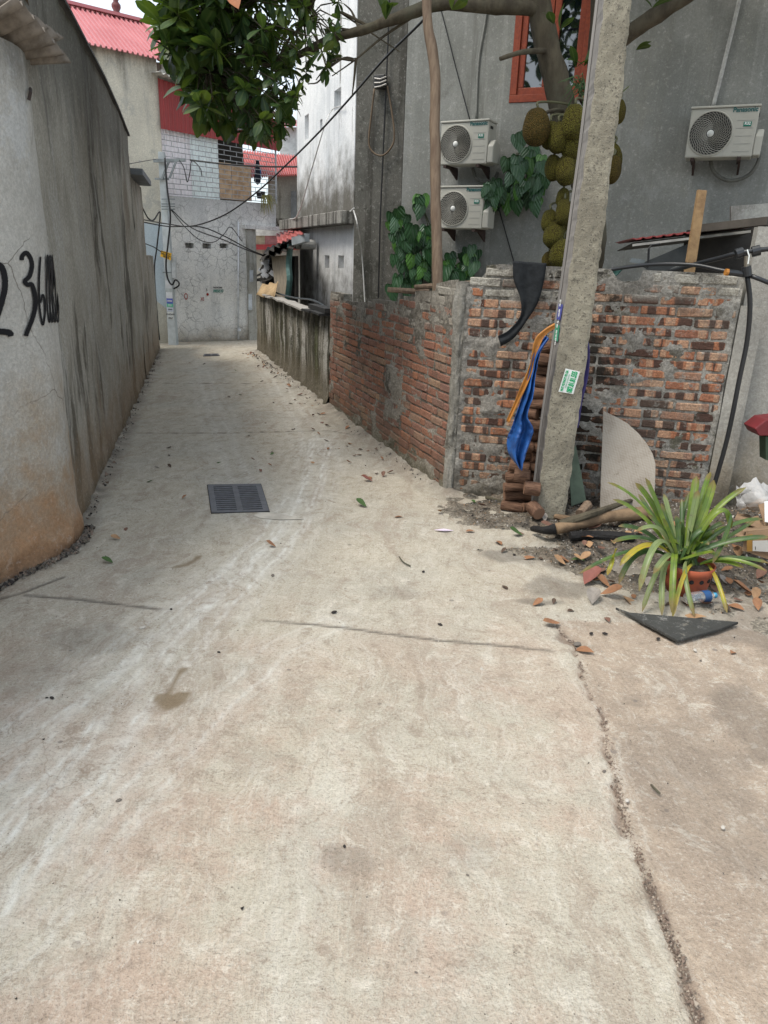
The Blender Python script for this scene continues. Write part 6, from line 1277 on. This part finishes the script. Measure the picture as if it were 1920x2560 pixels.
def C12(x, y, Y): return atY(1440+x*.2893, 980+y*.2893, Y)
L_ = [((860, 1420), (720, 1000), (598, 742), 3.5, 15, 0), ((840, 1400), (700, 950), (512, 785), 3.55, 13, 0), ((850, 1420), (620, 900), (272, 782), 3.5, 9, 0), ((840, 1420), (600, 1000), (320, 930), 3.45, 8, 0), ((830, 1420), (600, 1130), (365, 1160), 3.5, 9, 1),
      ((830, 1430), (640, 1170), (308, 1300), 3.3, 12, 1), ((840, 1430), (620, 1180), (378, 1502), 3.25, 15, 2), ((850, 1430), (700, 1040), (545, 1722), 3.15, 17, 3), ((830, 1430), (560, 1240), (25, 1572), 3.2, 9, 1), ((840, 1440), (500, 1240), (370, 1660), 3.25, 13, 1),
      ((850, 1440), (820, 1330), (668, 1570), 3.2, 15, 3), ((860, 1440), (850, 1250), (825, 1905), 3.12, 16, 0), ((840, 1480), (720, 1400), (740, 1945), 3.15, 13, 3), ((820, 1480), (720, 1400), (568, 1925), 3.18, 11, 3), ((960, 1460), (900, 1500), (1020, 1955), 3.15, 9, 3), ((1010, 1490), (920, 1500), (830, 1960), 3.12, 8, 2),
      ((950, 1350), (1000, 1000), (1042, 728), 3.6, 22, 0), ((960, 1330), (1010, 1050), (1055, 848), 3.5, 16, 3), ((970, 1350), (1080, 900), (1162, 692), 3.75, 13, 0), ((980, 1340), (1120, 1050), (1190, 760), 3.55, 22, 0), ((960, 1400), (1130, 1000), (1468, 825), 3.5, 13, 0),
      ((1000, 1380), (1300, 780), (1340, 1180), 3.45, 14, 0), ((940, 1450), (1250, 1250), (1680, 1255), 3.35, 12, 1), ((1080, 1490), (1300, 1380), (1640, 1545), 3.25, 11, 0), ((1080, 1480), (1300, 1380), (1670, 1480), 3.35, 9, 1), ((1140, 1490), (1230, 1600), (1300, 1935), 3.2, 7, 2), ((1070, 1490), (1250, 1420), (1450, 1520), 3.3, 8, 0),
      ((880, 1400), (820, 1100), (758, 880), 3.6, 11, 3), ((900, 1400), (920, 1100), (915, 925), 3.6, 7, 1), ((900, 1400), (800, 1200), (735, 960), 3.55, 12, 1), ((870, 1400), (680, 1100), (540, 880), 3.65, 9, 1), ((820, 1400), (760, 1060), (520, 1205), 3.35, 9, 3), ((1000, 1450), (1280, 1080), (1620, 1100), 3.5, 8, 1), ((990, 1440), (1250, 1300), (1560, 1100), 3.55, 7, 1),
      ((1340, 1060), (1330, 1200), (1180, 1480), 3.38, 8, 1), ((900, 1450), (1120, 1380), (1180, 1390), 3.3, 10, 0), ((350, 1350), (330, 1430), (272, 1582), 3.2, 8, 2), ((870, 1420), (780, 1180), (620, 1060), 3.45, 10, 1), ((870, 1430), (900, 1180), (860, 1070), 3.5, 12, 1), ((930, 1430), (860, 1250), (980, 860), 3.65, 8, 1), ((880, 1440), (840, 1300), (750, 1090), 3.4, 11, 0), ((910, 1440), (1000, 1200), (1130, 1180), 3.45, 12, 1)]
r = random.Random(21)
for i, (a_, b_, c_, Y, w_, m_) in enumerate(L_):
    p0 = C12(*a_, 3.44) if i != 36 else C12(*a_, Y); p2 = C12(*c_, Y); p1 = C12(*b_, (3.44+Y)/2)
    p2.z = max(p2.z, .012); strap(p0, p1, p2, w_*.2893/1800*3.8*.5*2*.95+.006, m_, i)
for k in range(40):
    a = r.uniform(0, 6.28); rr = r.uniform(.06, .2); c = pc0+Vector((.0, .03, .14)); p2 = c+Vector((math.cos(a)*rr, math.sin(a)*rr*.8, r.uniform(.05, .24))); strap(c+Vector((r.uniform(-.05, .05), r.uniform(-.03, .03), 0)), (c+p2)/2+Vector((0, 0, .1)), p2, .012, r.choice([0, 1, 1]), 100+k)

# bottle
bt = thing('plastic_bottle', 'empty clear plastic bottle with blue label and cap lying beside the pot', 'bottle', gz(1745, 1495, .03))
b0, b1 = gz(1716, 1496, .045), gz(1790, 1488, .045); dB = (b1-b0).normalized(); xB = dB.cross(Vector((0, 0, 1))).normalized(); yB = xB.cross(dB)
AB = Matrix((xB, yB, dB)).transposed(); LB = (b1-b0).length
gl_ = MT('clear_plastic', .08, .5); gl_.b.inputs['Transmission Weight'].default_value = .85; gl_.b.inputs['IOR'].default_value = 1.2; clear = gl_.done((.8, .85, .88))
prof = [(0, 0), (.026, 0), (.03, .006)]+[(.030-(.002 if k % 2 else 0), .01+k*LB*.04) for k in range(1, 17)]+[(.028, LB*.72), (.02, LB*.84), (.012, LB*.90), (.012, LB*.93)]
MB().lathe(b0, prof, 20, axis=AB).build('bottle_body', clear, bt, smooth=True); MB().lathe(b0, [(.0308, LB*.50), (.0312, LB*.52), (.0312, LB*.72), (.0305, LB*.74)], 20, axis=AB).build('bottle_label', simple('label_blue', (.02, .08, .22), .4), bt, smooth=True)
MB().lathe(b0, [(.0125, LB*.92), (.014, LB*.93), (.014, LB*.995), (0, LB)], 14, axis=AB).build('bottle_cap', simple('cap_blue', (.05, .3, .5), .4), bt)
# black tile on the ground
tl = [gz(1538, 1524, .012), gz(1572, 1537, .014), gz(1845, 1561, .010), gz(1794, 1580, .010), gz(1693, 1607, .012), gz(1640, 1578, .012)]
mb = MB(); mb.prism(tl, (0, 0, .014)); tag(mb.build('slate_tile', wallmat('black_tile', (.040, .041, .040), (.065, .066, .062), blotch=[((.20, .185, .155), .7, .54, .66, 16)], grain=.2, bump=.5, speck=((.35, .33, .3), .72, 60)), origin=tl[0], bevel=.002), 'broken triangular black tile lying flat in front of the potted plant', 'tile')

# right edge litter: boxes, bag, red box
bxr = thing('cardboard_box', 'crushed open cardboard box at the right edge with a courier label', 'box', gz(1890, 1400, .03))
M['card2'] = simple('brown_card', (.30, .205, .13), .85, .2, scale=5, world=True)
def pq(name, pts, mat, par, th=.005):
    mb = MB(); c = [Vector(p) for p in pts]; nn = (c[1]-c[0]).cross(c[2]-c[0]).normalized(); mb.prism(c, nn*th); return mb.build(name, mat, par)
pq('front_panel', [atY(1855, 1375, 3.75), atY(1960, 1410, 3.6), atY(1960, 1322, 3.6), atY(1866, 1330, 3.75)], M['card2'], bxr); pq('side_panel', [atY(1857, 1330, 3.76), atY(1960, 1322, 3.62), atY(1960, 1300, 4.0), atY(1870, 1300, 4.1)], M['card2'], bxr)
lbp = pq('courier_label', [atY(1882, 1377, 3.70), atY(1960, 1382, 3.58), atY(1960, 1350, 3.58), atY(1882, 1352, 3.70)], simple('label_paper', (.62, .62, .6), .6, var=.04), bxr, .002)
pq('amber_tape', [atY(1867, 1378, 3.715), atY(1881, 1378, 3.705), atY(1881, 1335, 3.705), atY(1867, 1338, 3.715)], simple('tape', (.36, .20, .05), .35), bxr, .003)
for k in range(12):
    if k % 3 != 1: pq('barcode_line', [atY(1888+k*2, 1374, 3.685), atY(1889.2+k*2, 1374, 3.685), atY(1889.2+k*2, 1366, 3.685), atY(1888+k*2, 1366, 3.685)], M['ink'], lbp, .001)
bx2 = thing('cardboard_flaps', 'torn brown cardboard flaps piled at the right edge above the labelled box', 'cardboard', gz(1890, 1310, .08))
for i, pts in enumerate(([(1853, 1275, 4.0), (1920, 1262, 4.0), (1905, 1245, 4.3), (1868, 1268, 4.3)], [(1835, 1300, 3.9), (1900, 1318, 3.9), (1872, 1288, 4.1), (1842, 1285, 4.1)], [(1895, 1262, 3.9), (1912, 1320, 3.8), (1960, 1325, 3.8), (1960, 1245, 3.9)], [(1830, 1338, 3.8), (1860, 1345, 3.7), (1900, 1330, 3.9), (1850, 1322, 3.9)], [(1865, 1310, 3.85), (1905, 1325, 3.8), (1895, 1290, 3.95), (1870, 1298, 3.95)])):
    pq('flap', [atY(*q) for q in pts], M['card2'], bx2)
pq('white_sheet', [atY(1911, 1254, 3.85), atY(1912, 1305, 3.8), atY(1960, 1310, 3.75), atY(1960, 1250, 3.85)], simple('white_card', (.68, .7, .72), .6, var=.03), bx2)
bgm = MT('thin_plastic', .2, .5); bgm.b.inputs['Alpha'].default_value = .55; bagm = bgm.done((.62, .62, .62)); bgm.bump(bgm.noise(bgm.obj(), 14, 4, .7), .8, .03)
mb = MB(); mb.grid(lambda u, v: atY(1840+u*110, 1200+v*75+30*abs(u-.4)*(1-v), 4.05)+Vector((0, -.14*math.sin(math.pi*u)*math.sin(math.pi*v)+.05*mnoise.noise(Vector((u*5, v*5, 1))), .05*mnoise.noise(Vector((u*6, v*6, 7)))-.0*v)), 16, 12)
tag(mb.build('plastic_bag', bagm, origin=atY(1880, 1275, 4.05), smooth=True), 'crumpled clear plastic bag lying on the cardboard at the right edge', 'bag')
rbx = thing('red_hanging_box', 'dark red plastic object hanging at the right edge with green leaves below it', 'container', atY(1905, 1095, 4.2))
mb = MB(); mb.prism([atY(1887, 1072, 4.2), atY(1898, 1090, 4.2), atY(1960, 1090, 4.2), atY(1960, 1045, 4.2), atY(1915, 1050, 4.2)], (0, .15, 0)); mb.build('red_body', simple('dark_red_plastic', (.16, .02, .025), .5), rbx, bevel=.006)
mb = MB(); mb.prism([atY(1914, 1092, 4.22), atY(1960, 1092, 4.22), atY(1960, 1160, 4.22), atY(1915, 1150, 4.22)], (0, .08, 0)); mb.build('green_panel', simple('dark_green_panel', (.04, .07, .04), .7), rbx)

# ------------------------------------------------------------------ drains
M['iron'] = simple('cast_iron', (.12, .125, .14), .6, .4, scale=20, col2=(.085, .085, .09), world=True, bump=.2)
def drain(label, cs, nslot):
    c = [Vector((*gz(x, y)[:2], 0)) for x, y in cs]; root = thing('drain_grate', label, 'drain', sum(c, Vector())/4); q = quad(c[0], c[1], c[2], c[3]); z = .010
    def pc_(u0, u1, v0, v1, name, mat, z0=-.02, z1=z): MB().prism([q(u0, v0)+Vector((0, 0, z0)), q(u1, v0)+Vector((0, 0, z0)), q(u1, v1)+Vector((0, 0, z0)), q(u0, v1)+Vector((0, 0, z0))], (0, 0, z1-z0)).build(name, mat, root)
    pc_(-.01, 1.01, -.01, 1.01, 'pit', M['char'], -.06, .0045)
    fr_ = .10
    for a_ in ((0, 1, 0, .055), (0, 1, .945, 1), (0, fr_, .0555, .9445), (1-fr_, 1, .0555, .9445), (.45, .55, .0555, .9445)): pc_(*a_, 'frame_rail', M['iron'])
    for col_ in ((fr_+.001, .449), (.551, 1-fr_-.001)):
        for k in range(nslot): v0 = .0555+.889*(k+.55)/nslot; pc_(col_[0], col_[1], v0, v0+.889*.45/nslot, 'bar', M['iron'])
drain('cast iron drain grate with two columns of slots set in the near concrete', [(529, 1284), (673, 1280), (652, 1212), (519, 1214)], 13)
drain('small distant drain grate near the far end of the alley', [(508, 891), (549, 890), (546, 885), (510, 886)], 4)
mb = MB(); P_ = [gz(x, y, .0) for x, y in [(632, 1290), (660, 1283), (690, 1284), (760, 1300), (700, 1301), (650, 1297)]]; mb.prism([Vector((p_.x, p_.y, .005)) for p_ in P_], (0, 0, .0015)); tag(mb.build('mortar_patch', simple('pale_patch', (.52, .49, .43), .9, .2, world=True), origin=P_[0]), 'pale cement smear beside the near drain grate', kind='structure')

# ------------------------------------------------------------------ fallen leaves, pebbles, litter
dl = []
for i, (c1, c2) in enumerate((((.30, .15, .075), (.20, .10, .055)), ((.38, .235, .13), (.27, .16, .085)), ((.19, .10, .07), (.13, .07, .05)), ((.10, .065, .045), (.06, .04, .03)), ((.06, .12, .03), (.05, .09, .03)), ((.26, .10, .08), (.19, .075, .06)), ((.30, .27, .24), (.2, .18, .16)))):
    mt_ = simple('dry_leaf_%d' % i, c1, .7, .3, col2=c2, scale=20)
    dl.append([leafmesh(.115, .062, -.25, 'fallen_leaf', mt_, .45), leafmesh(.10, .062, .2, 'fallen_leaf', mt_, .3), leafmesh(.12, .072, -.4, 'fallen_leaf', mt_, .6)])
kinds = ['dry orange brown leaf fallen on the ground', 'pale tan leaf fallen on the ground', 'dark reddish brown leaf fallen on the ground', 'shrivelled dark brown leaf fallen on the ground', 'fresh green leaf fallen on the ground', 'dull red leaf fallen on the ground', 'bleached grey leaf fallen on the ground']
r = random.Random(33)
def fleaf(x, y, kd, sc=1.0, lab=None, rz=None):
    sc = sc*.82
    q = gz(x, y, 0); h = gh(q.x, q.y); q = gz(x, y, h); o = inst('fallen_leaf', r.choice(dl[kd]), q+Vector((0, 0, .012*sc)), (r.uniform(-.2, .2), r.uniform(-.25, .25), r.uniform(0, 6.28) if rz is None else rz), (sc, sc, sc))
    where = 'on dirt round the potted plant' if (dirt_h(q.x, q.y) > 0 and x > 1180) else ('on concrete near the black tile' if x > 1180 else ('on the alley beside the right walls' if x > 560 else 'on the open left half of the alley'))
    lb = kinds[kd].replace('fallen on the ground', 'lying '+where); tag(o, lab or lb, 'leaf', 'fallen leaves, '+lb.split(' lying')[0]+', '+where if not lab else None)
fleaf(302, 1350, 1, .62, 'small orange leaf on the concrete at left, below a darker brown one', 1.3); fleaf(316, 1320, 2, .5, 'small dark brown leaf above the orange one at left'); fleaf(283, 1410, 4, .72, 'bright green leaf lying alone at left', 1.2)
fleaf(690, 1369, 0, .62, 'orange brown leaf in the middle of the concrete', 1.5); fleaf(932, 1205, 5, .85, 'red curled leaf on the concrete by the brick wall', 1.4); fleaf(916, 1270, 4, .9, 'curled dark green leaf right of the drain', .9)
fleaf(1007, 1294, 0, .7, 'orange leaf left of the pink litter', 1.5); fleaf(1103, 1280, 1, .6); fleaf(1187, 1331, 0, .7, 'orange leaf near the pole foot on clean concrete', 1.6); fleaf(1218, 1266, 2, .7); fleaf(1254, 1366, 0, .9, 'bright orange leaf at the left edge of the dirt'); fleaf(1337, 1398, 0, 1.0, 'folded orange leaf on the edge of the dirt', 1.3)
fleaf(1400, 1562, 0, 1.0, 'orange leaf at the top end of the long crack', 1.9); fleaf(1484, 1636, 0, 1.0, 'long orange leaf right of the crack', 1.0); fleaf(1827, 1636, 0, .55, 'small curled orange leaf near the right edge'); fleaf(1462, 1405, 4, .9, 'green leaf on the dirt left of the plant', 1.4); fleaf(1306, 1341, 4, .9, 'green leaf on the concrete before the pole', 1.5)
fleaf(1188, 1258, 4, .5); fleaf(775, 1156, 1, .55); fleaf(553, 1157, 4, .55); fleaf(425, 1140, 6, .4); fleaf(365, 1207, 4, .5); fleaf(455, 1248, 0, .5); fleaf(1460, 1467, 5, 1.5, 'large dull red leaf on the dirt before the plant'); fleaf(1500, 1490, 0, 1.1); fleaf(1556, 1495, 1, 1.3); fleaf(1480, 1515, 6, 1.2); fleaf(1720, 1520, 0, 1.1); fleaf(1765, 1548, 1, 1.4, 'broad tan leaf right under the hanging plant leaves', 1.5); fleaf(1860, 1530, 0, 1.0); fleaf(1895, 1530, 0, .9); fleaf(1780, 1510, 2, 1.0)
def inside(x, y):
    q = gz(x, y); return q
for k in range(70):
    f = r.random(); y = 885+f*f*330; xr = np.interp(y, [878, 930, 1018, 1041, 1234], [643, 700, 817, 845, 1127]); x = xr-abs(r.gauss(0, 1))*(.28*(y-840))-14
    fleaf(x, y, r.choice([0, 0, 1, 2, 3, 3, 2]), r.uniform(.4, .75))
for k in range(34): x = r.uniform(330, 900); y = r.uniform(900, 1200); (x > 345+(1200-y)*.0 and x > 400-(y-900)*.55) and fleaf(x, y, r.choice([0, 3, 3, 4, 6, 2]), r.uniform(.3, .55))
for k in range(110):
    x = r.uniform(1230, 1915); y = r.uniform(1300, 1560); q = gz(x, y)
    if dirt_h(q.x, q.y) < -.01 and r.random() < .75: continue
    kd_ = r.choice([0, 1, 1, 0, 2, 2, 3, 3, 6]); fleaf(x, y, kd_, r.uniform(.3, .6) if kd_ == 3 else r.uniform(.5, 1.1))
M['peb'] = simple('pebble_grey', (.17, .15, .13), .9, .2); M['pebw'] = simple('pebble_white', (.52, .49, .44), .8, .2); M['pebd'] = simple('pebble_dark', (.035, .03, .028), .8, .2)
def pebm(mat, seed):
    rr = random.Random(seed); mb = MB(); mb.lathe((0, 0, 0), [(.001, -.6), (.7, -.45), (1, 0), (.75, .42), (.001, .6)], 7); mb.v = [tuple(Vector(v)*(1+.25*mnoise.noise(Vector(v)*1.7+Vector((seed, 0, 0))))) for v in mb.v]; return mesh_of(mb, 'pebble', mat, False)
pms = [pebm(M['peb'], 1), pebm(M['pebd'], 2), pebm(M['pebw'], 3), pebm(M['pebd'], 4)]
for (x, y, rp, k, lab) in ((861, 2117, 7, 1, 'black round pebble alone on the near concrete'), (297, 2003, 9, 0, 'flat grey stone on the pale tyre tracks'), (1169, 2189, 6, 0, 'brown pebble on the near concrete'), (1510, 1929, 7, 0, 'grey pebble beside the long crack'), (1567, 2003, 9, 2, 'pale chip lodged in the long crack'), (1737, 1627, 7, 2, 'pale round pebble right of the crack top'), (835, 1532, 9, 1, 'dark lump on the concrete left of centre'), (1100, 1563, 8, 1, 'dark crumpled pebble above the long joint'),
                           (1478, 1585, 7, 1, 'left of three small dark seed pods by the black tile'), (1512, 1585, 7, 1, 'middle of three small dark seed pods by the black tile'), (1645, 1598, 7, 1, 'right of three small dark seed pods by the black tile'), (1443, 1613, 12, 0, 'brown flat stone by the top of the crack'), (547, 1632, 6, 1, 'small black pod on the pale tyre tracks'), (1204, 1674, 7, 2, 'small tan chip on the concrete below the long joint'), (130, 1746, 7, 1, 'small dark twist of litter at the left'), (1058, 1430, 6, 1, 'small black pebble right of the curved twig'),
                           (117, 2380-2380+1745, 4, 1, 'tiny dark crumb at the left'), (428, 1524, 5, 1, 'small dark crumb at the end of the left joint'), (682, 1440, 7, 0, 'small brown lump in the middle distance'), (356, 1571, 9, 2, 'pale dropping on the concrete at left'), (1040, 2432, 6, 0, 'dark grit at the bottom centre'), (1867-60, 2070, 8, 2, 'white chip near the right edge')):
    q = gz(x, y); R_ = rp/1800*q.length; o = inst('pebble', pms[k], q+Vector((0, 0, R_*.3)), (0, 0, r.uniform(0, 6)), (R_*1.1, R_*.7, R_*.55)); tag(o, lab, 'stone')
def gritmesh(name, label, n_, area, szr, mats, seed):
    rr = random.Random(seed); mb = MB(); k = 0
    while k < n_:
        x, y, z = area(rr)
        if x is None: continue
        s_ = rr.uniform(*szr)*(1 if rr.random() > .06 else 2); R3 = Matrix.Rotation(rr.uniform(0, 6), 3, Vector((rr.uniform(-1, 1), rr.uniform(-1, 1), 1)).normalized()); c = Vector((x, y, z+s_*.2))
        V = [c+R3@Vector(v)*s_ for v in ((1, 0, -.4), (-.5, .8, -.4), (-.6, -.7, -.3), (.2, .1, .7))]; mb.add(V, [(0, 1, 2), (0, 3, 1), (1, 3, 2), (2, 3, 0)], rr.choice(range(len(mats)))); k += 1
    return tag(mb.build(name, mats), label, kind='stuff')
def a_dirt(rr):
    x = rr.uniform(.55, 3.2); y = rr.uniform(3.15, 4.85); z = dirt_h(x, y)
    return (x, y, z) if z > .0 else (None, 0, 0)
gritmesh('rubble', 'fine rubble, bark chips and white crumbs scattered over the dirt', 4200, a_dirt, (.003, .009), [M['peb'], M['pebd'], M['pebw'], M['card2'], M['peb']], 1)
def a_crack(rr):
    i = rr.randrange(len(CRACK)-1); f = rr.random(); x = CRACK[i][0]*(1-f)+CRACK[i+1][0]*f+rr.gauss(0, .008); y = CRACK[i][1]*(1-f)+CRACK[i+1][1]*f+rr.gauss(0, .008); return x, y, -.006
t_ = simple('crack_grit', (.22, .165, .13), .9, .2); gritmesh('crack_gravel', 'loose grit filling the long ragged crack', 1500, a_crack, (.002, .0055), [t_, t_, simple('crack_grit_pale', (.38, .32, .26), .9, .2)], 2)
def a_alley(rr):
    x = rr.uniform(-2.2, 2.6); y = rr.uniform(1.0, 6.5)
    if x < -1.8-(y-4)*.25 if y > 4 else x < -1.75: return None, 0, 0
    if x > .45 and y > 4.9: return None, 0, 0
    return x, y, 0
gritmesh('grit', 'tiny dark crumbs scattered over the concrete', 900, a_alley, (.0015, .004), [M['pebd'], M['peb'], M['pebw']], 3)
def a_foot(rr):
    k = rr.randrange(6, len(LPs)-1); f = rr.random(); q = LPs[k].lerp(LPs[k+1], f); d = (LPs[k+1]-LPs[k]).normalized(); o_ = abs(rr.gauss(0, .022))+.03
    return (q.x+d.y*o_, q.y-d.x*o_, .004) if q.y > 2.5 else (None, 0, 0)
gritmesh('plaster_crumbs', 'brown plaster crumbs fallen along the foot of the white plastered wall', 900, a_foot, (.004, .013), [M['peb'], M['pebd'], t_, M['dirt']], 8)
def a_skirt(rr):
    f = rr.random()
    if rr.random() < .5: y = 4.2+f*8; return -1.845-(y-4.06)*.249+abs(rr.gauss(0, .03)), y, .006
    y = 5.05+f*7; x = .48+(y-5.01)*-.374-abs(rr.gauss(0, .05)); return x, y, .02
gritmesh('wall_foot_debris', 'crumbled mortar and leaf bits along the feet of both walls', 900, a_skirt, (.004, .012), [M['peb'], M['pebd'], t_], 4)
# bits of litter
mb = MB(); q = gz(1110, 1326, .006); mb.prism([q+Vector((-.06, 0, 0)), q+Vector((0, -.02, .002)), q+Vector((.06, 0, 0)), q+Vector((0, .02, .002))], (0, 0, .003)); tag(mb.build('paper_scrap', simple('pink_paper', (.70, .60, .72), .6), origin=q), 'small pale pink paper scrap on the concrete before the pole', 'litter')
mb = MB(); q = gz(1240, 1258, .006); mb.prism([q+Vector((-.03, 0, 0)), q+Vector((0, -.012, .01)), q+Vector((.03, 0, 0)), q+Vector((0, .015, .012))], (0, 0, .003)); tag(mb.build('blue_wrapper', simple('wrapper_blue', (.05, .15, .45), .4), origin=q), 'tiny blue wrapper beside the thin stick at the wall foot', 'litter')
print('objects', len(bpy.data.objects), 'logs', nlog)
